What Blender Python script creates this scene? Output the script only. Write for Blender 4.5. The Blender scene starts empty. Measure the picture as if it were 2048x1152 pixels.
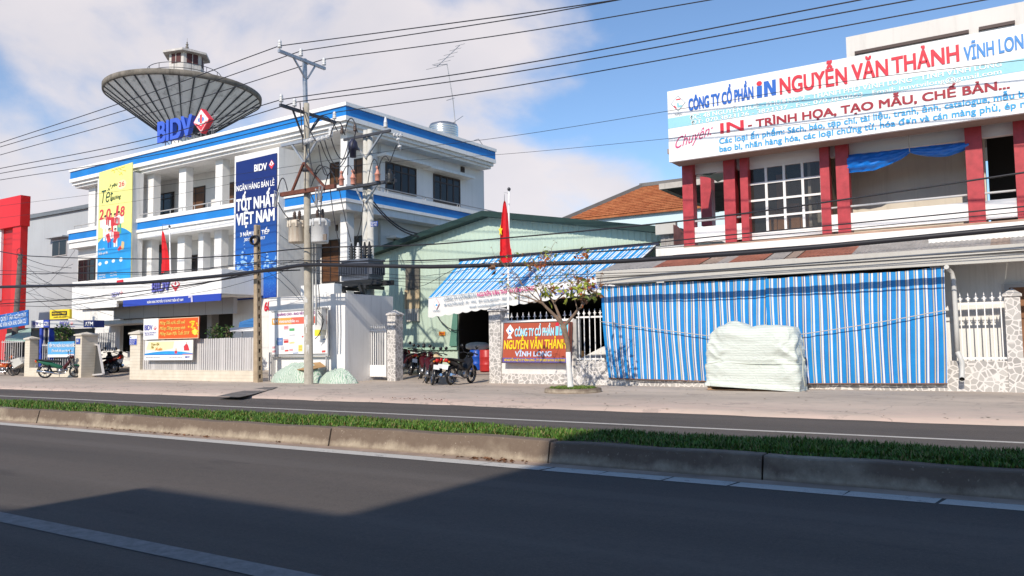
import bpy, math, random
from mathutils import Vector, Matrix
import numpy as np
random.seed(7)
SC = bpy.context.scene
COL = SC.collection
V = Vector
rad = math.radians

# ------------------------------------------------------------------ camera
CAM_H = 1.35
FPX = 1600.0                       # focal length in pixels of a 2048 px wide frame
_yw, _pt, _rl = rad(-32.3), rad(4.05), rad(0.75)
CF = V((math.sin(_yw)*math.cos(_pt), math.cos(_yw)*math.cos(_pt), math.sin(_pt)))
_r0 = V((math.cos(_yw), -math.sin(_yw), 0)); _u0 = _r0.cross(CF)
CR = _r0*math.cos(_rl) - _u0*math.sin(_rl)
CU = _u0*math.cos(_rl) + _r0*math.sin(_rl)
CC = V((0, 0, CAM_H))
cd = bpy.data.cameras.new('camera'); cam = bpy.data.objects.new('camera', cd); COL.objects.link(cam)
cd.sensor_width = 36; cd.lens = 36*FPX/2048; cd.clip_end = 5000; cd.clip_start = 0.05
cam.matrix_world = Matrix(((CR.x, CU.x, -CF.x, 0), (CR.y, CU.y, -CF.y, 0), (CR.z, CU.z, -CF.z, CAM_H), (0, 0, 0, 1)))
SC.camera = cam

# ------------------------------------------------------------------ sun, sky, exposure
SUN_AZ, SUN_EL = rad(-8.0), rad(36)      # shadows travel along this azimuth (from +y towards +x)
sd = bpy.data.lights.new('sun', 'SUN'); sd.energy = 4.35; sd.angle = rad(0.6); sd.color = (1.0, 0.90, 0.77)
so = bpy.data.objects.new('sun', sd); COL.objects.link(so)
_d = V((math.sin(SUN_AZ)*math.cos(SUN_EL), math.cos(SUN_AZ)*math.cos(SUN_EL), -math.sin(SUN_EL)))
so.rotation_euler = _d.to_track_quat('-Z', 'Y').to_euler(); so.location = (0, -30, 40)
SC.view_settings.view_transform = 'Standard'; SC.view_settings.look = 'None'
SC.view_settings.gamma = 1; SC.view_settings.use_curve_mapping = False
SC.view_settings.exposure = 0.13
def ray(px, py): return CF + CR*((px-1024)/FPX) - CU*((py-576)/FPX)

W = bpy.data.worlds.new('World'); SC.world = W; W.use_nodes = True
wn = W.node_tree; bg = wn.nodes['Background']; bg.inputs[1].default_value = 0.15
sky = wn.nodes.new('ShaderNodeTexSky'); sky.sky_type = 'NISHITA'; sky.sun_disc = False
sky.sun_elevation = SUN_EL
_ts = -_d; sky.sun_rotation = math.atan2(_ts.x, _ts.y)
sky.air_density = 1.0; sky.dust_density = 0.1; sky.ozone_density = 4.5
def wnode(t, **k):
    n = wn.nodes.new(t)
    for a, b in k.items(): setattr(n, a, b)
    return n
def wmath(op, a, b=None, clamp=False):
    n = wnode('ShaderNodeMath', operation=op); n.use_clamp = clamp
    for i, v in enumerate((a, b)):
        if v is None: continue
        if isinstance(v, (int, float)): n.inputs[i].default_value = v
        else: wn.links.new(v, n.inputs[i])
    return n.outputs[0]
tc = wnode('ShaderNodeTexCoord')
nz = wnode('ShaderNodeTexNoise'); nz.inputs['Scale'].default_value = 3.6; nz.inputs['Detail'].default_value = 9
nz.inputs['Roughness'].default_value = 0.53; nz.inputs['Distortion'].default_value = 0.25
mp = wnode('ShaderNodeMapping'); mp.inputs['Scale'].default_value = (1, 1, 1.5); mp.inputs['Location'].default_value = (0.35, 0.2, 0.1)
wn.links.new(tc.outputs['Generated'], mp.inputs[0]); wn.links.new(mp.outputs[0], nz.inputs['Vector'])
# cumulus banks: directions (as seen from the street) with an angular radius and a weight
banks = [((480, 60), 14, 1.0), ((470, 150), 13, 1.0), ((260, 200), 12, 0.8), ((820, 200), 10, 0.9), ((90, 130), 7, .5), ((60, 420), 14, .75), ((640, 230), 9, .6),
         ((1100, 90), 8, .8), ((900, 330), 11, .6), ((1080, 400), 11, .6), ((1250, 420), 9, .4), ((300, 450), 16, .7), ((1400, 10), 7, .2)]
tot = None
for (q, rd_, w_) in banks:
    r_ = ray(*q).normalized()
    dp = wnode('ShaderNodeVectorMath', operation='DOT_PRODUCT'); wn.links.new(tc.outputs['Generated'], dp.inputs[0]); dp.inputs[1].default_value = r_
    mr = wnode('ShaderNodeMapRange'); mr.interpolation_type = 'SMOOTHSTEP'
    mr.inputs['From Min'].default_value = math.cos(rad(rd_)); mr.inputs['From Max'].default_value = 1.0
    mr.inputs['To Max'].default_value = w_; wn.links.new(dp.outputs['Value'], mr.inputs['Value'])
    tot = mr.outputs[0] if tot is None else wmath('ADD', tot, mr.outputs[0])
tot = wmath('MINIMUM', tot, 1.0)
dens = wmath('ADD', wmath('MULTIPLY', tot, 0.36), nz.outputs['Fac'])
cm = wnode('ShaderNodeMapRange'); cm.interpolation_type = 'SMOOTHSTEP'
cm.inputs['From Min'].default_value = 0.72; cm.inputs['From Max'].default_value = 0.93; wn.links.new(dens, cm.inputs['Value'])
nz2 = wnode('ShaderNodeTexNoise'); nz2.inputs['Scale'].default_value = 5.0; nz2.inputs['Detail'].default_value = 5
wn.links.new(mp.outputs[0], nz2.inputs['Vector'])
cr = wnode('ShaderNodeMix', data_type='RGBA')
cr.inputs['A'].default_value = (4.7, 4.5, 4.75, 1); cr.inputs['B'].default_value = (5.5, 5.1, 5.15, 1)
cf = wnode('ShaderNodeMapRange'); cf.inputs['From Min'].default_value = .35; cf.inputs['From Max'].default_value = .68
wn.links.new(nz2.outputs['Fac'], cf.inputs['Value']); wn.links.new(cf.outputs[0], cr.inputs['Factor'])
mx = wnode('ShaderNodeMix', data_type='RGBA')
wn.links.new(wmath('MULTIPLY', cm.outputs[0], 0.93), mx.inputs['Factor'])
wn.links.new(sky.outputs[0], mx.inputs['A']); wn.links.new(cr.outputs['Result'], mx.inputs['B'])
wn.links.new(mx.outputs['Result'], bg.inputs[0])

# ------------------------------------------------------------------ measuring: pixel of the photo -> point on a real plane
def PY(px, py, Y): d = ray(px, py); return CC + d*(Y/d.y)
def PX(px, py, X): d = ray(px, py); return CC + d*(X/d.x)
def PZ(px, py, z): d = ray(px, py); return CC + d*((z-CAM_H)/d.z)
def PD(px, py, D): return CC + ray(px, py)*D
def PP(px, py, p0, n): d = ray(px, py); n = V(n); return CC + d*((V(p0)-CC).dot(n)/d.dot(n))
def RY(xl, yb, xr, yt, Y):
    a, b = PY(xl, yb, Y), PY(xr, yt, Y); return a.x, b.x, a.z, b.z
def gz(Y):                                     # pavement / yard level
    if Y < 16: return 0.05 + 0.07*max(0, (Y-14.7))/1.3
    if Y < 21.8: return .12
    return min(.42, .12 + (Y-21.8)*0.068)

# ------------------------------------------------------------------ materials
MATS = {}
def mat(name, col, rough=.6, metal=0.0, var=.12, vs=2.0, streak=0.0, bump=0.0, bs=60.0, spec=.4, dirt=None, dirt_amt=0, alpha=None):
    if name in MATS: return MATS[name]
    m = bpy.data.materials.new(name); m.use_nodes = True; MATS[name] = m
    n = m.node_tree.nodes; l = m.node_tree.links; b = n['Principled BSDF']
    b.inputs['Roughness'].default_value = rough; b.inputs['Metallic'].default_value = metal
    b.inputs['Specular IOR Level'].default_value = spec
    t = n.new('ShaderNodeTexCoord'); base = None
    def noise(scale, det=5, vec=None, rgh=.6):
        q = n.new('ShaderNodeTexNoise'); q.inputs['Scale'].default_value = scale; q.inputs['Detail'].default_value = det; q.inputs['Roughness'].default_value = rgh
        l.new(vec or t.outputs['Object'], q.inputs['Vector']); return q.outputs['Fac']
    def mixc(f, a, c, blend='MIX'):
        q = n.new('ShaderNodeMix'); q.data_type = 'RGBA'; q.blend_type = blend
        for s, v in (('Factor', f), ('A', a), ('B', c)):
            if isinstance(v, (int, float)): q.inputs[s].default_value = v
            elif isinstance(v, tuple): q.inputs[s].default_value = v if len(v) == 4 else (*v, 1)
            else: l.new(v, q.inputs[s])
        return q.outputs['Result']
    def rng(f, a, c):
        q = n.new('ShaderNodeMapRange'); q.inputs['From Min'].default_value = a; q.inputs['From Max'].default_value = c; l.new(f, q.inputs['Value']); return q.outputs[0]
    c0 = tuple(max(0, x*(1-var)) for x in col); c1 = tuple(min(1, x*(1+var*.7)) for x in col)
    base = mixc(rng(noise(vs), .3, .7), c0, c1)
    if streak:
        mpn = n.new('ShaderNodeMapping'); mpn.inputs['Scale'].default_value = (3.5, 3.5, .22); l.new(t.outputs['Object'], mpn.inputs[0])
        f = rng(noise(1.6, 6, mpn.outputs[0], .7), .5, .78)
        q = n.new('ShaderNodeMath'); q.operation = 'MULTIPLY'; q.inputs[1].default_value = streak; l.new(f, q.inputs[0])
        base = mixc(q.outputs[0], base, tuple(x*.35 for x in (dirt or (col[0]*.9, col[1]*.85, col[2]*.75))))
    if dirt_amt:
        f = rng(noise(vs*.6, 8, None, .68), .5, .72)
        q = n.new('ShaderNodeMath'); q.operation = 'MULTIPLY'; q.inputs[1].default_value = dirt_amt; l.new(f, q.inputs[0])
        base = mixc(q.outputs[0], base, dirt)
    l.new(base, b.inputs['Base Color'])
    if bump:
        bn = n.new('ShaderNodeBump'); bn.inputs['Strength'].default_value = bump; bn.inputs['Distance'].default_value = .02
        l.new(noise(bs, 4), bn.inputs['Height']); l.new(bn.outputs[0], b.inputs['Normal'])
    return m
def flat(name, col, rough=.5, **k): return mat(name, col, rough, var=k.pop('var', .05), **k)

WHITE = mat('white_paint', (.78, .77, .74), .7, var=.06, vs=.8, streak=.38, bump=.08, bs=25)
WHITE2 = mat('white_trim', (.82, .81, .79), .65, var=.05, vs=.8, streak=.28)
CREAM = mat('cream_wall', (.60, .54, .45), .8, var=.12, vs=.7, streak=.3)
GREYW = mat('grey_wall', (.56, .57, .58), .8, var=.1, vs=.5, streak=.25)
BLUEB = mat('blue_band_paint', (.012, .20, .58), .5, var=.14, vs=1.2)
REDC = mat('red_tile_column', (.42, .045, .055), .42, var=.22, vs=5)
DARK = flat('dark_interior', (.02, .02, .02), .9)
GLASS = mat('window_glass', (.018, .018, .02), .08, var=.3, vs=1.0, spec=.35)
BROWNW = mat('brown_window_frame', (.06, .04, .03), .5, var=.2)
WOOD = mat('brown_wood', (.22, .10, .045), .55, var=.25, vs=3)
STEEL = mat('galvanised_steel', (.42, .43, .45), .45, .6, var=.15, vs=6)
DSTEEL = mat('dark_steel', (.07, .07, .08), .5, .4, var=.2, vs=6)
RUST = mat('rusty_steel', (.17, .06, .04), .75, .2, var=.35, vs=8)
BLACK = mat('black_rubber', (.014, .014, .015), .55, var=.2)
CABLE = flat('black_cable', (.018, .018, .024), .5)
PORC = flat('porcelain', (.62, .62, .62), .25)
CONC = mat('weathered_concrete', (.36, .33, .28), .9, var=.2, vs=3, streak=.4, bump=.3, bs=40)
WHT = flat('white_print', (.85, .85, .85), .5)
TXB = flat('blue_print', (.012, .12, .50), .5)
TXC = flat('cyan_print', (.03, .36, .72), .5)
TXR = flat('red_print', (.62, .02, .045), .5)
TXD = flat('crimson_print', (.33, .012, .03), .5)
TXY = flat('yellow_print', (.86, .62, .02), .5)
NAVY = flat('navy_print', (.008, .03, .20), .45)
ROYAL = flat('royal_blue', (.025, .06, .42), .45)
GOLD = flat('gold_print', (.85, .55, .12), .5)
FLAGR = mat('red_flag_cloth', (.62, .012, .02), .8, var=.15, vs=6)

# ------------------------------------------------------------------ mesh building
ORG = {}
def setp(o, label=None, cat=None, group=None, kind=None):
    for k, v in (('label', label), ('category', cat), ('group', group), ('kind', kind)):
        if v: o[k] = v
    return o
def thing(name, label, cat, loc=(0, 0, 0), group=None, rz=0):
    o = bpy.data.objects.new(name, None); COL.objects.link(o); o.location = loc; o.rotation_euler = (0, 0, rz)
    o.empty_display_size = .2
    ORG[o.name] = V(loc) if rz == 0 else None
    return setp(o, label, cat, group)
class MB:
    def __init__(s, tf=None): s.v = []; s.f = []; s.m = []; s.sm = []; s.tf = tf
    def add(s, pts, faces, mi=0, smooth=False):
        b = len(s.v)
        for p in pts: s.v.append(V(s.tf(p)) if s.tf else V(p))
        for f in faces: s.f.append([b+i for i in f]); s.m.append(mi); s.sm.append(smooth)
        return s
    def quad(s, a, b, c, d, mi=0): return s.add([a, b, c, d], [(0, 1, 2, 3)], mi)
    def box(s, x0, x1, y0, y1, z0, z1, mi=0):
        p = [(x, y, z) for z in (z0, z1) for y in (y0, y1) for x in (x0, x1)]
        return s.add(p, [(0, 2, 3, 1), (4, 5, 7, 6), (0, 1, 5, 4), (2, 6, 7, 3), (0, 4, 6, 2), (1, 3, 7, 5)], mi)
    def slab(s, poly, off, mi=0):                 # polygon extruded by a vector
        n = len(poly); off = V(off); p = [V(q) for q in poly]
        return s.add(p+[q+off for q in p], [tuple(range(n)), tuple(range(2*n-1, n-1, -1))]+[(i, (i+1) % n, n+(i+1) % n, n+i) for i in range(n)], mi)
    def bar(s, a, b, w, h, mi=0, up=(0, 0, 1)):   # rectangular bar between two points
        a, b = V(a), V(b); d = (b-a).normalized(); u = V(up)
        if abs(d.dot(u)) > .98: u = V((0, 1, 0))
        r = d.cross(u).normalized()*w*.5; t = r.cross(d).normalized()*h*.5
        p = [a-r-t, a+r-t, a+r+t, a-r+t, b-r-t, b+r-t, b+r+t, b-r+t]
        return s.add(p, [(0, 1, 2, 3), (7, 6, 5, 4), (0, 4, 5, 1), (1, 5, 6, 2), (2, 6, 7, 3), (3, 7, 4, 0)], mi)
    def tube(s, pts, r, seg=8, mi=0, cap=True):
        pts = [V(p) for p in pts]; n = len(pts); rs = r if isinstance(r, (list, tuple)) else [r]*n
        ring = []; prev = None
        for i, p in enumerate(pts):
            d = (pts[min(i+1, n-1)]-pts[max(i-1, 0)]).normalized()
            if prev is None:
                u = V((0, 0, 1)) if abs(d.z) < .9 else V((1, 0, 0))
                a = d.cross(u).normalized()
            else:
                a = (prev-d*prev.dot(d)); a = a.normalized() if a.length > 1e-6 else d.orthogonal().normalized()
            prev = a; b = d.cross(a)
            ring += [p+(a*math.cos(2*math.pi*k/seg)+b*math.sin(2*math.pi*k/seg))*rs[i] for k in range(seg)]
        fs = [(i*seg+k, i*seg+(k+1) % seg, (i+1)*seg+(k+1) % seg, (i+1)*seg+k) for i in range(n-1) for k in range(seg)]
        s.add(ring, fs, mi, True)
        if cap:
            b = len(s.v)-n*seg
            for o in (0, (n-1)*seg): s.f.append([b+o+k for k in range(seg)]); s.m.append(mi); s.sm.append(False)
        return s
    def lathe(s, c, prof, seg=24, axis='z', mi=0, smooth=True):
        c = V(c); P = []
        for (r, z) in prof:
            for k in range(seg):
                t = 2*math.pi*k/seg; u, w = r*math.cos(t), r*math.sin(t)
                P.append(c+V({'z': (u, w, z), 'y': (u, z, w), 'x': (z, u, w)}[axis]))
        n = len(prof)
        return s.add(P, [(i*seg+k, i*seg+(k+1) % seg, (i+1)*seg+(k+1) % seg, (i+1)*seg+k) for i in range(n-1) for k in range(seg)], mi, smooth)
    def grid(s, fn, nu, nv, mi=0, smooth=True):   # fn(u,v) -> point ; mi may be a function of (u,v)
        b = len(s.v)
        for j in range(nv+1):
            for i in range(nu+1):
                p = fn(i/nu, j/nv); s.v.append(V(s.tf(p)) if s.tf else V(p))
        for j in range(nv):
            for i in range(nu):
                s.f.append([b+j*(nu+1)+i, b+j*(nu+1)+i+1, b+(j+1)*(nu+1)+i+1, b+(j+1)*(nu+1)+i])
                s.m.append(mi((i+.5)/nu, (j+.5)/nv) if callable(mi) else mi); s.sm.append(smooth)
        return s
    def build(s, name, mats, parent=None, label=None, cat=None, group=None, kind=None):
        me = bpy.data.meshes.new(name); o0 = ORG.get(parent.name) if parent else None
        vs = [p-o0 for p in s.v] if o0 is not None else s.v
        me.from_pydata([tuple(p) for p in vs], [], s.f)
        for m_ in (mats if isinstance(mats, (list, tuple)) else [mats]): me.materials.append(m_)
        me.polygons.foreach_set('material_index', s.m); me.polygons.foreach_set('use_smooth', s.sm)
        me.update()
        o = bpy.data.objects.new(name, me); COL.objects.link(o)
        if parent: o.parent = parent; ORG[o.name] = ORG.get(parent.name)
        return setp(o, label, cat, group, kind)
def children(o): return [c for c in bpy.data.objects if c.parent == o]
def copy_tree(o, parent=None):
    c = o.copy(); COL.objects.link(c)
    if parent: c.parent = parent
    for ch in KIDS(o): copy_tree(ch, c)
    return c
def KIDS(o): return list(o.children)

# ------------------------------------------------------------------ lettering
def text_mesh(body, bold=0.0, shear=0.0, space=1.0):
    cu = bpy.data.curves.new('lettering', 'FONT'); cu.body = body; cu.offset = bold; cu.shear = shear; cu.space_character = space
    cu.resolution_u = 4; cu.extrude = 0
    o = bpy.data.objects.new('lettering', cu); COL.objects.link(o)
    dg = bpy.context.evaluated_depsgraph_get(); dg.update()
    me = bpy.data.meshes.new_from_object(o.evaluated_get(dg))
    co = [v.co.copy() for v in me.vertices]; fs = [list(p.vertices) for p in me.polygons]
    bpy.data.objects.remove(o); bpy.data.curves.remove(cu); bpy.data.meshes.remove(me)
    return co, fs
_cap = max(p.y for p in text_mesh('H')[0])
class Panel:
    """A flat board in space: origin at its lower left, unit vectors along its width and height."""
    def __init__(s, o, ux, uy, w, h, parent=None, thick=.04, back=None):
        s.o, s.ux, s.uy, s.w, s.h = V(o), V(ux).normalized(), V(uy).normalized(), w, h
        s.n = s.ux.cross(s.uy).normalized(); s.parent = parent; s.k = 0
        if s.n.dot(CC-s.o) < 0: s.n = -s.n
    @staticmethod
    def px(tl, tr, br, bl, plane, parent=None):
        a, b, c, d = plane(*bl), plane(*br), plane(*tr), plane(*tl)
        ux = (b-a+c-d); uy = (d-a+c-b)
        p = Panel(a, ux, uy, ux.length/2, uy.length/2, parent); p.plane = plane; return p
    def pt(s, u, v, lift=0): return s.o+s.ux*(u*s.w)+s.uy*(v*s.h)+s.n*lift
    def uv(s, px, py):
        q = s.plane(px, py)-s.o; c = s.ux.dot(s.uy); a, b = q.dot(s.ux), q.dot(s.uy); k = 1-c*c
        return (a-c*b)/k/s.w, (b-c*a)/k/s.h
    def board(s, name, m, thick=.05, grow=0):
        g = grow; mb = MB()
        P = [s.o-s.ux*g-s.uy*g, s.o+s.ux*(s.w+g)-s.uy*g, s.o+s.ux*(s.w+g)+s.uy*(s.h+g), s.o-s.ux*g+s.uy*(s.h+g)]
        mb.slab(P, -s.n*thick); return mb.build(name, m, s.parent)
    def polys(s, name, m, polys, lift=.004, parent=None):
        mb = MB()
        for i, pl in enumerate(polys): mb.slab([s.pt(u, v, lift+i*.0001) for u, v in pl], s.n*.002)
        return mb.build(name, m, parent or s.parent)
    def rects(s, name, m, rs, lift=.004):
        return s.polys(name, m, [[(a, b), (c, b), (c, d), (a, d)] for a, b, c, d in rs], lift)
    def ell(s, cu, cv, ru, rv, n=20, a0=0, a1=360):
        return [(cu+ru*math.cos(rad(a0+(a1-a0)*i/n)), cv+rv*math.sin(rad(a0+(a1-a0)*i/n))) for i in range(n if a1-a0 == 360 else n+1)]
    def text(s, body, u0, v0, u1, cap, m, bold=.012, shear=0, dv=0, space=1.0, lift=.008, name='lettering', ext=.004, fat=None):
        if fat is None: fat = bold*1.05
        co, fs = text_mesh(body, 0.0, shear, space)
        x0 = min(p.x for p in co); x1 = max(p.x for p in co)
        sx = (u1-u0)*s.w/(x1-x0); sy = cap*s.h/_cap
        mb = MB(); base = s.pt(u0, v0, lift); L = (u1-u0)*s.w; sl = dv*s.h/L if L else 0
        f_ = [base+s.ux*((p.x-x0)*sx)+s.uy*(p.y*sy+(p.x-x0)*sx*sl) for p in co]
        nb = len(f_); mb.add([q+s.n*ext for q in f_], fs)
        if fat:
            for k, (ox, oy) in enumerate(((fat, 0), (-fat, 0), (fat, fat*.7), (-fat, fat*.7), (fat, -fat*.7), (-fat, -fat*.7), (fat*.5, 0), (-fat*.5, 0))):
                mb.add([q+s.n*(ext-.0005*(k+1) if ext > .01 else ext+.0006*(k+1))+s.ux*(ox*sx)+s.uy*(oy*sy) for q in f_], fs)
        ed = {}
        for f in fs:
            for i in range(len(f)):
                k = (f[i], f[(i+1) % len(f)]); ed[k] = 1
        side = [(a, b) for (a, b) in ed if (b, a) not in ed]
        if ext > .01:
            b0 = len(mb.v); mb.v += f_
            for a, b in side: mb.f.append([a, b, b0+b, b0+a]); mb.m.append(0); mb.sm.append(False)
        return mb.build(name, m, s.parent)
    def textp(s, body, xl, yl, xr, yr, hpx, m, **k):     # by measured baseline ends and cap height
        u0, v0 = s.uv(xl, yl); u1, v1 = s.uv(xr, yr); c = s.uv(xl, yl-hpx)[1]-v0
        return s.text(body, u0, v0, u1, c, m, dv=v1-v0, **k)
# ================================================================== STREET
def node_mat(name, fn, rough=.8, spec=.3):
    m = bpy.data.materials.new(name); m.use_nodes = True; n = m.node_tree.nodes; l = m.node_tree.links; b = n['Principled BSDF']
    b.inputs['Roughness'].default_value = rough; b.inputs['Specular IOR Level'].default_value = spec
    t = n.new('ShaderNodeTexCoord').outputs['Object']
    class K: pass
    k = K(); k.n, k.l, k.b, k.t = n, l, b, t
    def node(ty, **kw):
        q = n.new(ty)
        for a, v in kw.items(): setattr(q, a, v)
        return q
    def mapped(sc, loc=(0, 0, 0), rot=(0, 0, 0), vec=None):
        q = node('ShaderNodeMapping'); q.inputs['Scale'].default_value = sc; q.inputs['Location'].default_value = loc; q.inputs['Rotation'].default_value = rot
        l.new(vec or t, q.inputs[0]); return q.outputs[0]
    def noise(scale, det=5, rgh=.6, vec=None, dist=0):
        q = node('ShaderNodeTexNoise'); q.inputs['Scale'].default_value = scale; q.inputs['Detail'].default_value = det
        q.inputs['Roughness'].default_value = rgh; q.inputs['Distortion'].default_value = dist; l.new(vec or t, q.inputs['Vector']); return q.outputs['Fac']
    def rng(f, a, c, lo=0, hi=1):
        q = node('ShaderNodeMapRange'); q.inputs['From Min'].default_value = a; q.inputs['From Max'].default_value = c
        q.inputs['To Min'].default_value = lo; q.inputs['To Max'].default_value = hi; l.new(f, q.inputs['Value']); return q.outputs[0]
    def math_(op, a, c=None):
        q = node('ShaderNodeMath', operation=op)
        for i, v in enumerate((a, c)):
            if v is None: continue
            if isinstance(v, (int, float)): q.inputs[i].default_value = v
            else: l.new(v, q.inputs[i])
        return q.outputs[0]
    def mix(f, a, c, blend='MIX'):
        q = node('ShaderNodeMix', data_type='RGBA', blend_type=blend)
        for s, v in (('Factor', f), ('A', a), ('B', c)):
            if isinstance(v, (int, float)): q.inputs[s].default_value = v
            elif isinstance(v, tuple): q.inputs[s].default_value = (*v, 1)
            else: l.new(v, q.inputs[s])
        return q.outputs['Result']
    def sep(i, vec=None):
        q = node('ShaderNodeSeparateXYZ'); l.new(vec or t, q.inputs[0]); return q.outputs[i]
    def bump(h, st=.3, d=.02):
        q = node('ShaderNodeBump'); q.inputs['Strength'].default_value = st; q.inputs['Distance'].default_value = d; l.new(h, q.inputs['Height']); l.new(q.outputs[0], b.inputs['Normal'])
    k.node, k.mapped, k.noise, k.rng, k.math, k.mix, k.sep, k.bump = node, mapped, noise, rng, math_, mix, sep, bump
    c = fn(k); l.new(c, b.inputs['Base Color']); MATS[name] = m; return m
def f_asph(k):
    lane = k.noise(.55, 4, .5, k.mapped((.12, 1.4, 1)))
    fine = k.noise(160, 3, .7); mid = k.noise(9, 6, .65); agg = k.noise(420, 1, .5)
    c = k.mix(k.rng(lane, .35, .68), (.080, .070, .063), (.118, .100, .088))
    c = k.mix(k.math('MULTIPLY', k.rng(mid, .45, .75), .5), c, (.063, .057, .053))
    c = k.mix(k.math('MULTIPLY', k.rng(fine, .52, .74), .6), c, (.20, .18, .165))
    gr = k.noise(38, 4, .75); c = k.mix(k.math('MULTIPLY', k.rng(gr, .53, .72), .45), c, (.17, .155, .14)); c = k.mix(k.math('MULTIPLY', k.rng(gr, .45, .30), .45), c, (.035, .033, .032))
    ty = k.noise(.8, 3, .5, k.mapped((.03, 2.2, 1), (0, 5, 0))); c = k.mix(k.math('MULTIPLY', k.rng(ty, .52, .66), .30), c, (.145, .13, .118))
    oil = k.noise(1.6, 5, .6, k.mapped((.25, 1, 1), (11, 2, 0))); c = k.mix(k.math('MULTIPLY', k.rng(oil, .62, .72), .45), c, (.038, .036, .036))
    c = k.mix(k.math('MULTIPLY', k.rng(agg, .35, .2), .4), c, (.02, .02, .02))
    pat = k.noise(.22, 5, .6, k.mapped((.5, 1.0, 1), (7, 3, 0)))
    c = k.mix(k.math('MULTIPLY', k.rng(pat, .56, .62), .22), c, (.066, .064, .064))
    k.bump(fine, .6, .008)
    return c
ASPH = node_mat('asphalt', f_asph, .85, .25)
def f_pave(k):
    big = k.noise(.35, 7, .62, k.mapped((.5, 1.2, 1))); mid = k.noise(3.2, 8, .7); fine = k.noise(70, 3, .6)
    c = k.mix(k.rng(big, .35, .66), (.37, .315, .265), (.52, .435, .36))
    c = k.mix(k.math('MULTIPLY', k.rng(mid, .52, .68), .55), c, (.28, .25, .225))
    # pinkish laterite dust collects along the road edge
    e = k.rng(k.sep(1), 17.0, 14.7)
    c = k.mix(k.math('MULTIPLY', e, k.rng(k.noise(1.4, 6, .65, k.mapped((.4, 1.6, 1))), .3, .6)), c, (.56, .43, .36))
    x = k.rng(k.noise(.9, 6, .7, k.mapped((1, 1, 1), (4, 9, 0))), .60, .63)
    c = k.mix(k.math('MULTIPLY', x, .35), c, (.17, .15, .14))
    cr = k.node('ShaderNodeTexVoronoi', feature='DISTANCE_TO_EDGE'); cr.inputs['Scale'].default_value = .23
    nv = k.node('ShaderNodeVectorMath', operation='ADD'); k.l.new(k.t, nv.inputs[0])
    cn = k.node('ShaderNodeTexNoise'); cn.inputs['Scale'].default_value = 1.7; cn.inputs['Detail'].default_value = 6; k.l.new(k.t, cn.inputs['Vector'])
    k.l.new(cn.outputs['Color'], nv.inputs[1]); k.l.new(nv.outputs[0], cr.inputs['Vector'])
    c = k.mix(k.math('MULTIPLY', k.rng(cr.outputs['Distance'], .006, .002), .35), c, (.09, .08, .075))
    c = k.mix(k.math('MULTIPLY', k.rng(fine, .5, .8), .3), c, (.5, .46, .42))
    k.bump(mid, .4, .03); return c
PAVE = node_mat('pavement_concrete', f_pave, .9, .2)
def f_kerb(k):
    z = k.sep(2); edge = k.math('ADD', z, k.math('MULTIPLY', k.math('SUBTRACT', k.noise(2.3, 8, .72, k.mapped((1, 1, .6))), .5), .32))
    mid = k.noise(7, 8, .7); blot = k.noise(.55, 5, .6)
    c = k.mix(k.rng(mid, .35, .7), (.28, .235, .18), (.46, .39, .30))
    m = k.math('MULTIPLY', k.rng(edge, .035, .12), k.rng(blot, .28, .44))
    c = k.mix(k.math('MULTIPLY', m, .86), c, (.135, .098, .076))
    c = k.mix(k.math('MULTIPLY', k.rng(k.noise(26, 4, .7), .62, .72), .8), c, (.42, .36, .29))
    c = k.mix(k.math('MULTIPLY', k.rng(z, .035, .0), .6), c, (.12, .08, .06))
    k.bump(mid, .5, .02); return c
KERB = node_mat('stained_kerb_concrete', f_kerb, .9, .2)
def f_line(k):
    w = k.noise(6, 8, .75); w2 = k.noise(90, 3, .6)
    c = k.mix(k.rng(w, .3, .7), (.42, .40, .36), (.58, .56, .52))
    c = k.mix(k.math('MULTIPLY', k.rng(k.math('ADD', w, k.math('MULTIPLY', w2, .35)), .72, .84), .7), c, (.13, .12, .115)); return c
LINE = node_mat('worn_road_paint', f_line, .8, .2)
def f_line2(k):
    w = k.noise(10, 8, .75)
    c = k.mix(k.rng(w, .3, .62), (.16, .155, .15), (.27, .26, .25)); return c
LINE2 = node_mat('faded_centre_paint', f_line2, .8, .2)
DUST = mat('gutter_dust', (.36, .27, .21), .95, var=.3, vs=1.6, dirt=(.14, .11, .09), dirt_amt=.7)
EARTH = mat('earth', (.075, .05, .03), .95, var=.3, vs=5)
def sheet(mb, x0, x1, y0, y1, z): mb.quad((x0, y0, z), (x1, y0, z), (x1, y1, z), (x0, y1, z))
m = MB(); sheet(m, -900, 900, -400, 1500, -.06); m.build('ground', mat('dry_ground', (.40, .37, .31), .95, var=.2, vs=.1), kind='structure')
m = MB(); sheet(m, -200, 90, -3.2, 14.95, 0); m.build('road', ASPH, kind='structure')
m = MB(); m.box(-200, 90, -7.5, -3.2, -.05, .14); m.build('near_pavement', PAVE, kind='structure')
# far pavement: an apron ramping up from the road, then a flat, then the sloping forecourts
def pave(u, v):
    x = -110+u*160
    ys = [14.62, 14.72, 15.2, 16.0, 17.5, 19.5, 21.8, 26, 32, 60]
    i = v*(len(ys)-1); a = int(min(i, len(ys)-2)); y = ys[a]+(ys[a+1]-ys[a])*(i-a)
    w = .05*math.sin(x*.9)+.04*math.sin(x*2.3+1)+.03*math.sin(x*5.1)
    if y < 15: y += w
    return (x, y, -.02 if v == 0 else gz(y)+.006*math.sin(x*1.3+y)-(.02 if v < .2 and math.sin(x*.45) > .3 else 0))
m = MB(); m.grid(pave, 420, 9); m.build('pavement', PAVE, kind='structure')
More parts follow.
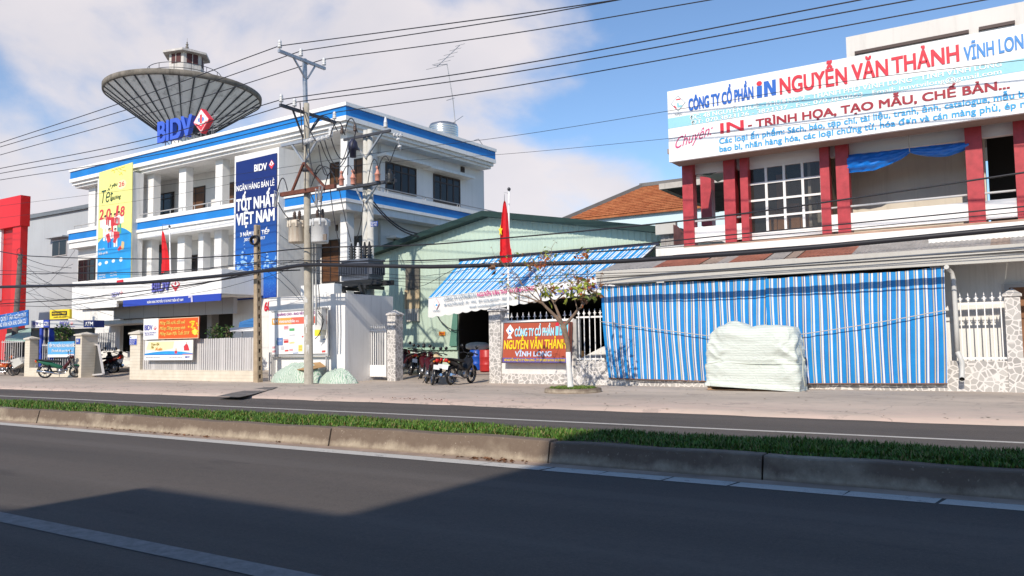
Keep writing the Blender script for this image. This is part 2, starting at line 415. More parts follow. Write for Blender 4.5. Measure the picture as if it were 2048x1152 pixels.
# painted lines
m = MB(); x = -120
while x < 3.5:
    L = 3.0 if x < -6.5 else random.uniform(.62, 1.05); e = min(x+L, 3.6)
    y0, y1 = 7.50, 7.75; j = random.uniform(-.03, .03); g = 0 if x < -6.5 else .022
    m.quad((x, y0+random.uniform(-.006, .006), .004), (e-g+j, y0, .004), (e-g+.03, y1, .004), (x+.03+j*.5, y1, .004)); x = e
m.build('edge_line', LINE, kind='structure')
m = MB(); sheet(m, -120, 40, 7.75, 7.97, .005); m.build('gutter_strip', DUST, kind='structure')
m = MB(); sheet(m, -120, 40, 3.27, 3.47, .004); m.build('centre_line', LINE2, kind='structure')
m = MB(); sheet(m, -120, 40, 12.25, 12.39, .004); m.build('far_lane_line', LINE, kind='structure')
# median: precast kerb blocks both sides, earth and grass
KT = .245
m = MB()
jx = sorted([PZ(245, 866, .1).x, PZ(1032, 925, .1).x, PZ(1484, 960, .1).x])
edges = [-90.0]
xs = jx[0]
while xs > -85: edges.append(xs); xs -= 4.1
edges += [jx[0], jx[1], jx[2]]; mid = (jx[0]+jx[1])/2; edges += [mid]
xs = jx[2]
while xs < 20: edges.append(xs); xs += 3.6
edges = sorted(set(round(e, 3) for e in edges))
for a, b in zip(edges, edges[1:]):
    if b-a < .3: continue
    z = KT+random.uniform(-.012, .012); dy = random.uniform(-.012, .012); g = .010
    prof = [(7.97+dy, 0), (8.0+dy, z*.5), (8.025+dy, z-.015), (8.035+dy, z-.004), (8.05+dy, z), (8.22+dy, z), (8.22+dy, 0)]
    n = 14; vs = []
    for i in range(n+1):
        xx = a+g+(b-a-2*g)*i/n
        vs += [(xx, y+.004*math.sin(xx*3), zz+(.006*math.sin(xx*4.3) if zz > .1 else 0)) for y, zz in prof]
    k = len(prof); fs = [(i*k+j, (i+1)*k+j, (i+1)*k+j+1, i*k+j+1) for i in range(n) for j in range(k-1)]
    fs += [tuple(range(k)), tuple(range(n*k+k-1, n*k-1, -1))]
    m.add(vs, fs)
m.build('median_kerb', KERB, kind='structure')
m = MB(); m.box(-90, 20, 9.28, 9.45, 0, KT-.02); m.build('far_median_kerb', KERB, kind='structure')
m = MB(); m.grid(lambda u, v: (-90+u*110, 8.22+v*1.08, KT-.035+.03*math.sin(u*300)*math.sin(v*9)), 200, 6); m.build('median_earth', EARTH, kind='structure')

def grass_mesh(name, spots, mats, wmin, wmax, hmin, hmax, lean=.6):
    n = len(spots); r = np.random.default_rng(5)
    P = np.array(spots); ang = r.uniform(0, 2*np.pi, n); h = r.uniform(hmin, hmax, n)*P[:, 3]; w = r.uniform(wmin, wmax, n); le = r.uniform(.1, lean, n)*h
    dx, dy = np.cos(ang), np.sin(ang); v = np.zeros((n, 5, 3), np.float32); b = P[:, :3]
    sx, sy = -dy*w/2, dx*w/2
    def at(t, s, f): return np.stack([b[:, 0]+dx*le*t*t+sx*s*f, b[:, 1]+dy*le*t*t+sy*s*f, b[:, 2]+h*(t-.25*t*t*le/h)], 1)
    v[:, 0] = at(0, -1, .8); v[:, 1] = at(0, 1, .8); v[:, 2] = at(.6, 1, 1); v[:, 3] = at(.6, -1, 1); v[:, 4] = at(1, 0, 0)
    me = bpy.data.meshes.new(name); me.vertices.add(n*5); me.vertices.foreach_set('co', v.reshape(-1))
    li = np.tile(np.array([0, 1, 2, 3, 3, 2, 4]), (n, 1))+np.arange(n)[:, None]*5
    me.loops.add(n*7); me.loops.foreach_set('vertex_index', li.reshape(-1).astype(np.int32))
    st = (np.arange(n)[:, None]*7+np.array([0, 4])).reshape(-1); me.polygons.add(n*2)
    me.polygons.foreach_set('loop_start', st.astype(np.int32))
    mi = np.repeat(r.choice(len(mats), n, p=[.42, .30, .15, .13][:len(mats)] if len(mats) == 4 else None), 2)
    for q in mats: me.materials.append(q)
    me.polygons.foreach_set('material_index', mi.astype(np.int32)); me.update(calc_edges=True); me.validate()
    o = bpy.data.objects.new(name, me); COL.objects.link(o); return o
def leafmat(name, c, tr=.25):
    m = mat(name, c, .55, var=.35, vs=6, spec=.3); b = m.node_tree.nodes['Principled BSDF']
    b.inputs['Transmission Weight'].default_value = 0; b.inputs['Subsurface Weight'].default_value = 0; return m
GR = [leafmat('grass_green', (.085, .185, .022)), leafmat('grass_dark', (.05, .13, .016)), leafmat('grass_lime', (.16, .25, .04)), leafmat('grass_straw', (.24, .20, .07))]
sp = []
rg = np.random.default_rng(3)
def patch(x, y): return .62+.3*math.sin(x*.8+y)+.25*math.sin(x*2.7-y*2)+.2*math.sin(x*6.1+y*5)
for x0, x1, dens in ((-3.2, 3, 3400), (-8, -3.2, 2900), (-16, -8, 2000), (-40, -16, 1000)):
    n = int((x1-x0)*1.1*dens)
    for x, y in zip(rg.uniform(x0, x1, n), 8.20+1.08*rg.uniform(0, 1, n)**1.0):
        p = patch(x, y)
        if rg.uniform() > .35+p*.7: continue
        e = .62 if y < 8.36 else 1
        sp.append((x, y, KT-.03, e*(.7+.35*p)*(1.0 if x > -16 else 1.05)))
g = grass_mesh('grass', sp, GR, .007, .016, .05, .105, .9)
setp(g, 'rough green grass growing along the median strip', 'grass', kind='stuff')
m = MB(); a = [PZ(432, 797.5, .02), PZ(478, 799.5, .02), PZ(500, 789, .1), PZ(545, 779, .12), PZ(556, 774.5, .12), PZ(528, 775.5, .12), PZ(470, 784, .1)]
m.add([V((q.x, q.y, gz(q.y)+.016+(0 if q.y > 15 else .02))) for q in a], [tuple(range(len(a)))]); m.build('driveway_ramp', mat('dark_ramp', (.15, .135, .125), .9, var=.35, vs=2.5), kind='structure')
# litter: dead leaves in the gutter
def litter(name, label, cx, cy, n, sx, sy, m_, z=.012):
    mb = MB()
    for i in range(n):
        x, y = random.gauss(cx, sx), random.gauss(cy, sy); a = random.uniform(0, 6.3); s = random.uniform(.015, .04)
        t = random.uniform(.2, .7)
        mb.quad((x, y, z), (x+s*math.cos(a), y+s*math.sin(a), z+s*t), (x+s*1.6*math.cos(a+.4), y+s*1.6*math.sin(a+.4), z+s*.2), (x+s*math.cos(a+.9), y+s*math.sin(a+.9), z))
    return mb.build(name, m_, None, label, 'leaves', kind='stuff')
DRY = mat('dead_leaf', (.16, .075, .035), .8, var=.4, vs=30)
q = PZ(985, 919, 0); litter('leaf_litter', 'dry brown leaves swept against the median kerb', q.x, 7.88, 90, .28, .05, DRY)
q = PZ(330, 869, 0); litter('leaf_litter', 'scattered dead leaves in the gutter of the left kerb', q.x, 7.90, 120, 1.2, .04, DRY)
q = PZ(830, 798, .05); litter('leaf_litter', 'small patch of debris at the far road edge', q.x+.3, 15.0, 60, .5, .12, DRY, .09)

SPK = mat('pavement_scrap', (.30, .25, .19), .9, var=.5, vs=30)
mb = MB(); rl = random.Random(8)
for _ in range(260):
    x, y = rl.uniform(-34, 3), rl.uniform(14.9, 21.2); 
    if rl.random() < .45: y = 14.75+abs(rl.gauss(0, .35))
    s_ = rl.uniform(.012, .045); a = rl.uniform(0, 6.3); z_ = gz(y)+.012
    mb.add([(x+s_*math.cos(a+k_*1.6)*(1 if k_ % 2 else .6), y+s_*math.sin(a+k_*1.6), z_+.01*(k_ % 2)) for k_ in range(4)], [(0, 1, 2, 3)])
mb.build('pavement_litter', SPK, None, 'small scraps and dry leaves scattered over the far pavement', 'litter', kind='stuff')
# ------------------------------------------------------------------ houses across the street behind the viewer (they throw the shade on the road)
def back_house(x0, x1, yf, H, label, mcol, depth=9):
    t = thing('shophouse', label, 'house', ((x0+x1)/2, yf, 0), 'shophouses behind the viewer')
    m = MB(); m.box(x0, x1, yf-depth, yf, -.05, H-.0); m.build('wall', mcol, t)
    m = MB(); m.box(x0-.002, x1+.002, yf-depth, yf+.002, H, H+.003); m.build('roof', CONC, t)
    nfl = max(1, int(H/3.4))
    for f in range(nfl):
        nb = max(2, int((x1-x0)/3))
        for i in range(nb):
            xa = x0+(x1-x0)*(i+.25)/nb; xb = x0+(x1-x0)*(i+.75)/nb; z0 = f*3.4+.9
            if f == 0: z0 = .1
            w = MB(); w.box(xa, xb, yf+.004, yf+.06, z0, min(f*3.4+2.5, H-.3)); w = w.build('window' if f else 'shutter_door', BROWNW, t)
            p = MB(); p.box(xa+.08, xb-.08, yf+.062, yf+.07, z0+.08, min(f*3.4+2.42, H-.38)); p.build('pane', GLASS, w)
k = math.cos(SUN_AZ)/math.tan(SUN_EL)
yb = -7.5; sh = lambda x, Y: x-(Y-yb)*math.tan(SUN_AZ)      # house edge whose shadow falls at x on the road
xa, xb = sh(-7.32, 4.8), sh(-3.95, 6.0)
back_house(xa, xb-.02, yb, (4.80-yb)/k, 'cream two storey shophouse behind the viewer', CREAM)
back_house(xb, 16, yb, (11.0-yb)/k, 'tall grey shophouse behind the viewer', GREYW, 12)
back_house(-26, xa-.02, yb, (3.55-yb)/k, 'low white shophouse row behind the viewer', WHITE)
# ================================================================== PRINTING COMPANY ON THE RIGHT
def f_stone(k):
    v = k.mapped((1, 1, 1))
    d = k.node('ShaderNodeTexVoronoi', feature='DISTANCE_TO_EDGE'); d.inputs['Scale'].default_value = 7.2; k.l.new(v, d.inputs['Vector'])
    e = k.node('ShaderNodeTexVoronoi'); e.inputs['Scale'].default_value = 7.2; k.l.new(v, e.inputs['Vector'])
    q = k.node('ShaderNodeSeparateColor'); k.l.new(e.outputs['Color'], q.inputs[0])
    st = k.mix(q.outputs[0], (.34, .325, .31), (.54, .52, .49))
    st = k.mix(k.math('MULTIPLY', k.rng(k.noise(60, 3, .7), .45, .7), .5), st, (.26, .25, .24))
    st = k.mix(k.math('MULTIPLY', k.rng(k.noise(.9, 5, .6), .6, .75), .35), st, (.2, .19, .18))
    j = k.rng(d.outputs['Distance'], .06, .10)
    return k.mix(j, (.68, .65, .62), st)
STONE = node_mat('crazy_stone_cladding', f_stone, .7, .3)
# stone faces seen square on need a flat slice of the pattern, so the pattern is only ever read on the street side
FW = 21.5
def pilaster(name, label, x0, x1, yf, depth, z1, group):
    t = thing(name, label, 'pillar', ((x0+x1)/2, yf+depth/2, .1), group)
    m = MB(); m.box(x0, x1, yf, yf+depth, .08, z1); m.build('shaft', STONE, t)
    cx, cy = (x0+x1)/2, yf+depth/2; a = (x1-x0)/2+.035; b = depth/2+.035
    m = MB(); m.box(cx-a, cx+a, cy-b, cy+b, z1+.002, z1+.05)
    m.add([(cx-a, cy-b, z1+.052), (cx+a, cy-b, z1+.052), (cx+a, cy+b, z1+.052), (cx-a, cy+b, z1+.052), (cx, cy, z1+.2)], [(0, 1, 4), (1, 2, 4), (2, 3, 4), (3, 0, 4), (0, 3, 2, 1)])
    m.build('cap', STONE, t); return t
x0, x1, z0, z1 = RY(979, 766, 1000, 622, 21.55)
pilaster('gate_pillar', 'stone clad gate pillar beside the brown company sign', x0, x1, 21.55, x1-x0, z1, 'stone clad gate pillars')
x0, x1, z0, z1 = RY(774.5, 762, 790.5, 630, 21.75)
pilaster('gate_pillar', 'stone clad gate pillar standing right of the small white gate', x0, x1, 21.75, .42, z1, 'stone clad gate pillars')
GPX = x0
x0, x1, z0, z1 = RY(721, 759, 727, 637, 21.85)
m = MB(); m.box(x0, x1, 21.85, 22.05, .08, z1); m.build('gate_post', STONE, None, 'slim stone clad post between the white gate and the booth', 'post')
# small white gate
xa, xb, za, zb = RY(734, 753, 773, 659, 21.9)
t = thing('side_gate', 'small white barred side gate between stone posts', 'gate', ((xa+xb)/2, 21.9, za))
m = MB(); zp = PY(755, 730, 21.9).z
for a, b in ((xa, xa+.05), (xb-.05, xb)): m.box(a, b, 21.88, 21.93, za, zb)
m.box(xa+.05, xb-.05, 21.885, 21.925, zb-.05, zb); m.box(xa+.05, xb-.05, 21.885, 21.925, za, zp); m.build('gate_frame', WHITE2, t)
for i in range(8):
    x = xa+.05+(xb-xa-.1)*(i+.5)/8
    m = MB(); m.tube([(x, 21.905, zp), (x, 21.905, zb+.1)], .013, 6); m.lathe((x, 21.905, zb+.1), [(.025, 0), (.02, .03), (.002, .09)], 6); m.build('bar', WHITE2, t)
# sign wall
x0, x1, z0, z1 = RY(1003, 766, 1153, 640, 21.62); SWX0, SWX1, SWZ = x0, x1, z1
zst = PY(1080, 748, 21.62).z
t = thing('sign_wall', 'low white wall with stone foot carrying the brown company sign', 'wall', (x0, 21.62, .1))
m = MB(); m.box(x0, x1-.13, 21.62, 21.85, zst, z1); m.build('wall', mat('white_wall_panel', (.70, .69, .67), .75, var=.07, vs=1.2, streak=.25), t)
m = MB(); m.box(x0, x1, 21.60, 21.85, .08, zst-.001); m.build('stone_foot', STONE, t)
m = MB(); m.box(x1-.128, x1, 21.60, 21.9, zst, z1+.03); m.build('end_post', mat('grey_plaster', (.42, .42, .41), .8), t)
def spike_rail(t, x0, x1, y, z, h, step, mt, rings=True):
    m = MB(); m.bar((x0, y, z), (x1, y, z), .04, .05); m.build('rail', mt, t)
    n = max(2, round((x1-x0)/step)); 
    for i in range(n):
        x = x0+(x1-x0)*(i+.5)/n; m = MB()
        m.tube([(x, y, z), (x, y, z+h*.55)], .014, 6)
        m.bar((x-.055, y, z+h*.5), (x+.055, y, z+h*.5), .02, .02)
        m.lathe((x, y, z+h*.5), [(.03, 0), (.028, h*.15), (.002, h*.55)], 6); m.build('spike', mt, t)
spike_rail(t, x0+.02, x1-.15, 21.74, z1+.03, .26, .21, WHITE2)
# brown sign
pl = lambda Y: (lambda x, y: PY(x, y, Y))
t = thing('company_sign', 'brown red company board with cyan and yellow lettering on the white wall', 'sign', PY(1005, 728, 21.36))
P = Panel.px((1008.5, 648.5), (1139, 643.5), (1136, 727), (1005, 724.5), pl(21.36), t)
P.board('board', mat('brick_red_board', (.42, .085, .045), .35, var=.1), .2)
P.rects('address_strip', flat('violet_strip', (.13, .10, .35), .4), [(0, 0, 1, .115)], .002)
P.rects('frame_edge', flat('dark_trim', (.06, .03, .03)), [(-.012, -.02, 0, 1.02), (1, -.02, 1.012, 1.02), (0, 1, 1, 1.02), (0, -.02, 1, 0)], .004)
P.polys('emblem', WHT, [[(.10, .66), (.165, .82), (.10, .97), (.035, .82)], [(.06, .61), (.14, .61), (.115, .69), (.085, .69)]])
P.polys('emblem_mark', TXB, [[(.085, .80), (.10, .87), (.105, .80), (.12, .80), (.12, .775), (.08, .775)], [(.095, .69), (.105, .69), (.105, .74), (.095, .74)]], .008)
P.text('CÔNG TY CỔ PHẦN', .185, .66, .78, .185, flat('sign_cyan', (.20, .62, .80)), bold=.015, dv=.01)
P.text('CÔNG TY CỔ PHẦN', .18, .668, .775, .185, WHT, bold=.035, dv=.01, lift=.005)
P.polys('lettering', flat('sign_cyan', (.2, .62, .8)), [[(.80, .67), (.845, .67), (.845, .90), (.80, .90)], [(.86, .67), (.90, .67), (.90, .80), (.945, .67), (.985, .67), (.985, .95), (.945, .95), (.945, .82), (.90, .95), (.86, .95)]])
P.polys('letter_dot', TXR, [P.ell(.822, .945, .026, .05)], .006)
P.text('NGUYỄN VĂN THẢNH', .02, .34, .965, .215, TXY, bold=.03, dv=.012)
P.text('VĨNH LONG', .20, .155, .755, .12, flat('sign_pale_blue', (.55, .66, .85)), bold=.03)
P.text('48 NGUYỄN HUỆ P2 TP VĨNH LONG - ĐT: 070.3823126 FAX: 070.3830653', .03, .032, .96, .055, TXY, bold=.02)
# fence with bars, left end, and the stone foot running to the right
zst2 = PY(1180, 722, FW).z
xA = SWX1+.002; xB = 3.2
t = thing('stone_foot_wall', 'long low stone clad wall under the striped curtains', 'wall', ((xA+xB)/2, FW, .1))
m = MB(); m.box(xA, xB, FW, FW+.22, .06, zst2); m.build('wall', STONE, t)
def bar_fence(label, xa, xb, y, za, zb, step, spikes=True, mt=WHITE2):
    t = thing('bar_fence', label, 'fence', ((xa+xb)/2, y, za))
    for z in (za+.06, zb): m = MB(); m.bar((xa, y, z), (xb, y, z), .035, .05); m.build('rail', mt, t)
    n = round((xb-xa)/step)
    for i in range(n):
        x = xa+(xb-xa)*(i+.5)/n; m = MB(); m.tube([(x, y-.03, za), (x, y-.03, zb+.08)], .014, 6)
        if spikes: m.bar((x-.05, y-.03, zb+.12), (x+.05, y-.03, zb+.12), .02, .02); m.lathe((x, y-.03, zb+.06), [(.028, 0), (.03, .06), (.002, .2)], 6)
        m.build('bar', mt, t)
    return t
zf = PY(1180, 634, FW+.1).z
bar_fence('short white spiked fence between brown sign and striped curtain', xA+.01, PY(1208, 680, FW+.1).x, FW+.1, zst2, zf, .17)
# right end: white wall behind fence, pillar, window
xr0 = PY(1893, 650, 22.3).x
t = thing('white_side_wall', 'white side wall behind the fence at the right edge', 'wall', (xr0+2, 22.4, .1))
m = MB(); m.box(xr0-.3, 5, 22.3, 22.5, .1, 4.0); m.build('wall', WHITE, t)
xw, _, zw, zw1 = RY(2010, 600, 2012, 568, 22.25)
m = MB(); m.box(xw, xw+.09, 22.22, 22.298, .9, zw1); m.box(xw+.09, xw+2, 22.22, 22.298, zw1-.09, zw1); w = m.build('window', mat('grey_frame', (.45, .45, .45), .5), t)
m = MB(); m.box(xw+.09, xw+2, 22.27, 22.297, .9, zw1-.09); m.build('pane', WOOD, w)
zf2 = PY(1960, 607, FW+.08).z
t = bar_fence('white spiked fence in front of the white wall at the right edge', PY(1915, 650, FW+.08).x, PY(2012, 650, FW+.08).x, FW+.08, zst2, zf2, .175)
x0, x1, z0, z1 = RY(2019, 787, 2040, 592, FW-.04)
pilaster('gate_pillar', 'stone clad gate pillar at the right edge of the picture', x0, x1, FW-.04, .4, z1, 'stone clad gate pillars')
# PVC drain pipe
t = thing('drain_pipe', 'grey plastic drain pipe beside the right striped curtain', 'drain pipe', PY(1920, 762, FW-.1))
PVC = mat('grey_pvc', (.55, .55, .53), .45, var=.15, vs=3)
Yp = FW-.12
m = MB(); pts = [PY(1893, 534, Yp-.25), PY(1896, 538, Yp-.12), PY(1903, 545, Yp), PY(1907, 560, Yp), PY(1912, 640, Yp), PY(1915, 706, Yp)]; m.tube(pts, .055, 10); m.build('upper_pipe', PVC, t)
m = MB(); pts = [PY(1915, 704, Yp), PY(1921, 716, Yp-.03), PY(1924, 726, Yp-.05), PY(1924, 752, Yp-.05), PY(1924, 757, Yp-.1), PY(1924, 759, Yp-.16)]; m.tube(pts, .06, 10, cap=False); m.build('lower_pipe', PVC, t)
m = MB(); m.lathe(PY(1924, 759, Yp-.1), [(.05, 0), (.0, .001)], 12, 'y'); m.build('pipe_mouth', DARK, t)

# ---- lean-to roof with gutter
YG = 21.15
def gl(px, py): return PY(px, py, YG)
zb_l, zb_r = gl(1236, 566).z, gl(2048, 523).z; zt_l, zt_r = gl(1193, 543.5).z, gl(2048, 486.5).z
zb = (zb_l+zb_r)/2; zt = (zt_l+zt_r)/2
gx0 = gl(1193, 556).x; gx1 = 4.2
t = thing('lean_to_roof', 'long lean-to roof with grey gutter over the striped curtains', 'roof', ((gx0+gx1)/2, YG, zb))
GUT = mat('painted_gutter', (.50, .49, .46), .55, var=.08, vs=.7, streak=.15)
m = MB(); hm = zb+(zt-zb)*.52
m.box(gx0, gx1, YG, YG+.16, zb, hm); m.box(gx0-.0, gx1, YG-.05, YG+.2, hm+.002, zt); m.build('gutter', GUT, t)
YB = 23.25; zr = PY(1668, 489, YB).z
RD, GY = mat('rust_red_tin', (.30, .11, .07), .7, var=.35, vs=2.5, streak=.3), mat('weathered_tin', (.36, .34, .32), .6, .2, var=.25, vs=3, streak=.3)
BR = mat('brown_tin', (.33, .25, .20), .7, .1, var=.3, vs=3)
segs = [(1193, 'g'), (1300, 'r'), (1395, 'b'), (1428, 'g'), (1452, 'r'), (1525, 'g'), (1565, 'b'), (1590, 'r'), (1700, 'g'), (1980, 'b'), (2020, 'g'), (2200, 'g')]
m = MB()
for (pa, c), (pb_, _) in zip(segs, segs[1:]):
    xa_ = PY(pa, 528-(pa-1193)*.055, YG+.1).x; xb_ = PY(pb_, 528-(pb_-1193)*.055, YG+.1).x
    n = max(2, int((xb_-xa_)/.055)); mi = 'rgb'.index(c)
    sk = .35
    for i in range(n):
        a = xa_+(xb_-xa_)*i/n; b = xa_+(xb_-xa_)*(i+1)/n; h0 = .02 if i % 2 else 0; h1 = 0 if i % 2 else .02
        m.quad((a, YG+.05, zt-.02+h0), (b, YG+.05, zt-.02+h1), (b+.0, YB, zr+h1), (a+.0, YB, zr+h0), mi)
m.build('tin_sheet', [RD, GY, BR], t)
m = MB(); m.slab([(gx0+.05, YG+.2, zb+.05), (gx0+.05, YB, zb+.05), (gx0+.05, YB, zr-.05), (gx0+.05, YG+.2, zt-.05)], (.04, 0, 0)); m.build('gable_end', GUT, t)
# dark yard behind the curtains: back wall and paving
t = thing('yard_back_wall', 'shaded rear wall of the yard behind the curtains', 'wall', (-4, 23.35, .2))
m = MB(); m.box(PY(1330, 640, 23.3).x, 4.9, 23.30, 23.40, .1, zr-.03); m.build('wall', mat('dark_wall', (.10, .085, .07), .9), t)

# ---- striped curtains
CB, CWH, CBE, CDB = mat('curtain_blue', (.012, .245, .62), .42, var=.12, vs=2, spec=.45), mat('curtain_white', (.72, .74, .80), .5, var=.05), mat('curtain_beige', (.52, .46, .32), .5, var=.06), mat('curtain_dark_blue', (.03, .09, .33), .5, var=.06)
CWV = mat('canvas_white', (.74, .73, .71), .7, var=.06, vs=2)
PAT = [(0, .46), (3, .03), (2, .14), (3, .02), (0, .09), (3, .02), (1, .19), (3, .05)]
def stripe_of(x, period):
    f = (x/period) % 1.0; acc = 0
    for mi, w in PAT:
        acc += w
        if f < acc: return mi
    return 0
def curtain(label, tl, tr, br, bl, seed, period, Y=21.3):
    a, b, c, d = PY(*bl, Y), PY(*br, Y), PY(*tr, Y), PY(*tl, Y); rr = random.Random(seed)
    t = thing('striped_curtain', label, 'curtain', a, 'striped tarpaulin curtains')
    ph = [rr.uniform(0, 6) for _ in range(8)]
    wid = (b-a).length
    def fn(u, v):
        p = a.lerp(b, u).lerp(d.lerp(c, u), v)
        x = u*wid; sag = .006*math.sin(x*11+ph[0]+v*1.2)+.004*math.sin(x*23+ph[1])+.03*math.sin(x*1.7+ph[2]+v*2)*(1-v)-.13*(1-v)
        p = p+V((.012*math.sin(v*5+x*3+ph[3]), -sag-.05*math.sin(v*math.pi)+.03*math.sin(u*9+v*6+ph[4])*(1-v)**2, 0))
        p.z += (.022*math.sin(x*2.4+ph[5])+.012*abs(math.sin(x*6+ph[6])))*(v if v > .8 else 0)
        return p
    nu = int(wid/.0135)
    m = MB(); m.grid(fn, nu, 22, lambda u, v: stripe_of(u*wid, period)); m.build('cloth', [CB, CWH, CBE, CDB], t)
    m = MB(); m.tube([fn(u/20, 0)+V((0, -.015, -.012)) for u in range(21)], .016, 6); m.build('bottom_pole', mat('brown_pole', (.18, .09, .06), .6), t)
    return t, fn
t, f1 = curtain('long blue white and beige striped curtain left of the covered pallet', (1202, 573), (1533, 556.5), (1535, 766), (1212, 756), 1, .195)
m = MB(); m.tube([PY(1200+i*24, 643+i*3.05+1.3*math.sin(i/14*3.14), 21.20) for i in range(11)], .011, 5); m.build('tie_rope', flat('rope', (.5, .47, .42), .8), t)
t, f2 = curtain('striped curtain right of the covered pallet, beside the drain pipe', (1531, 557), (1890, 537), (1894, 767), (1540, 767), 2, .195, 21.26)
m = MB(); m.tube([PY(1600+i*29.3, 669-i*4.9+2*math.sin(i/10*3.14), 21.15) for i in range(11)], .011, 5); m.build('tie_rope', flat('rope', (.5, .47, .42), .8), t)

# ---- building
t = thing('printing_house', 'white upper storey with red tiled columns above the lean-to roof', 'building', PY(1690, 480, 23.7))
PH = t
YC = 23.7
def colp(xl, xr, pt_, pb, Y, dep=None):
    x0, x1, z0, z1 = RY(xl, pb, xr, pt_, Y); d = dep or (x1-x0)
    m = MB(); m.box(x0, x1, Y, Y+d, z0, z1); return m.build('column', REDC, PH)
zsb = 6.82
for xl, xr, pt_, pb in ((1368, 1384.3, 326, 494), (1451, 1467.9, 312, 488.5), (1677, 1694.4, 278, 471), (1938.5, 1961, 235, 451), (2036.6, 2060, 225, 445)):
    colp(xl, xr, pt_, pb, YC)
colp(1484.3, 1493.8, 307, 485, YC, .3); colp(1645, 1656, 285, 473, YC, .3)
colp(1403, 1421, 335, 452, 27.3)
lz1, lz0 = PY(1668, 472, 23.2).z, PY(1668, 486, 23.2).z
Xl = PY(1368, 400, YC).x; Xr = 4.0
m = MB(); m.box(Xl-.25, Xr, 23.2, 26.9, lz0, lz1); m.build('ledge', WHITE2, PH)
m = MB(); m.box(Xl, Xr, 23.55, 26.8, lz1+.002, lz1+.10); m.build('floor_slab', mat('brown_stained_concrete', (.36, .24, .18), .85, var=.25, vs=2), PH)
def strip(name, xl, xr, yb_, yt_, xref, Y, dep, m_):       # z from the pixels at xref
    x0, x1 = PY(xl, yt_, Y).x, PY(xr, yt_, Y).x; z0, z1 = PY(xref, yb_, Y).z, PY(xref, yt_, Y).z
    m = MB(); m.box(x0, x1, Y, Y+dep, z0, z1); return m.build(name, m_, PH)
PARA = mat('parapet_white', (.80, .79, .78), .7, var=.03, vs=1)
yp = YC+.06
pz0, pz1 = PY(1800, 449, yp).z, PY(1800, 417, yp).z
pz0b, pz1b = PY(1390, 489, yp).z, PY(1390, 455, yp).z
pz0, pz1 = (pz0+pz0b)/2, (pz1+pz1b)/2
for xl, xr in ((1385, 1451), (1468.5, 1484), (1656.5, 1677), (1695, 1938), (1961.5, 2036)):
    m = MB(); x0, x1 = PY(xl, 440, yp).x, PY(xr, 440, yp).x; m.box(x0+.002, x1-.002, yp, yp+.12, pz0, pz1); m.build('parapet', PARA, PH)
    m = MB(); m.tube([(x0, yp+.06, pz1+.2), (x1, yp+.06, pz1+.2)], .03, 8); m.build('handrail', mat('pale_pipe', (.62, .62, .62), .5), PH)
# lintel band and window
yl = YC+.25
lz = PY(1460, 341, yl).z; lzr = PY(1800, 296, yl).z; lz = (lz+lzr)/2
m = MB(); m.box(Xl+.1, Xr, yl, yl+.2, lz, 7.4); m.build('lintel', PARA, PH)
m = MB(); m.box(Xl-.2, Xr, YC-.78, 27.8, 7.1, 7.25); m.build('soffit', mat('brown_soffit', (.30, .22, .18), .8), PH)
x0 = PY(1495.5, 400, yl).x; x1 = PY(1647, 400, yl).x; wz1 = lz-.004; wz0 = (PY(1497, 469, yl).z+PY(1647, 458, yl).z)/2
m = MB(); m.box(x0, x0+.07, yl, yl+.1, wz0, wz1); m.box(x1-.07, x1, yl, yl+.1, wz0, wz1); nx, nzz = 4, 4
m.box(x0+.07, x1-.07, yl, yl+.1, wz1-.05, wz1); m.box(x0+.07, x1-.07, yl, yl+.1, wz0, wz0+.05)
for i in range(1, 4): xx = x0+.035+(x1-x0-.07)*i/4; m.box(xx-.035, xx+.035, yl+.003, yl+.09, wz0+.05, wz1-.05)
for j in range(1, 4):
    zz = wz0+(wz1-wz0)*j/4
    for i in range(4):
        xa_ = x0+.035+(x1-x0-.07)*i/4+.035; xb_ = x0+.035+(x1-x0-.07)*(i+1)/4-.035; m.box(xa_, xb_, yl+.006, yl+.085, zz-.03, zz+.03)
w = m.build('window', PARA, PH)
gm = bpy.data.materials.new('tinted_glass'); gm.use_nodes = True; b_ = gm.node_tree.nodes['Principled BSDF']
b_.inputs['Base Color'].default_value = (.05, .045, .04, 1); b_.inputs['Roughness'].default_value = .04; b_.inputs['Alpha'].default_value = .55; b_.inputs['Specular IOR Level'].default_value = .6
m = MB(); m.quad((x0+.05, yl+.05, wz0), (x1-.05, yl+.05, wz0), (x1-.05, yl+.05, wz1), (x0+.05, yl+.05, wz1)); m.build('pane', gm, w)
m = MB(); m.box(x0, x1, yl+.01, yl+.2, pz0-.02, wz0-.003); m.build('sill_panel', PARA, PH)
# room behind the window: walls, wooden partition
m = MB(); xq = PY(1469, 420, yl).x
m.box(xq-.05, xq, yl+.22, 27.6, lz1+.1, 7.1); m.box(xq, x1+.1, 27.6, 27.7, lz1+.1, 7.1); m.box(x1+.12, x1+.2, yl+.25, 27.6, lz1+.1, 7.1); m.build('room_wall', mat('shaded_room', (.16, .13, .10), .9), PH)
m = MB()
for i in range(6):
    a = x0+.2+(x1-x0)*i/6.3; m.box(a, a+(x1-x0)/6.6, 25.2+.02*(i % 2), 25.3, lz1+.1, lz1+1.25+(1.0 if i == 1 else 0)+.05*(i % 3))
m.build('wooden_partition', mat('plywood', (.52, .24, .09), .55, var=.2, vs=4), PH)
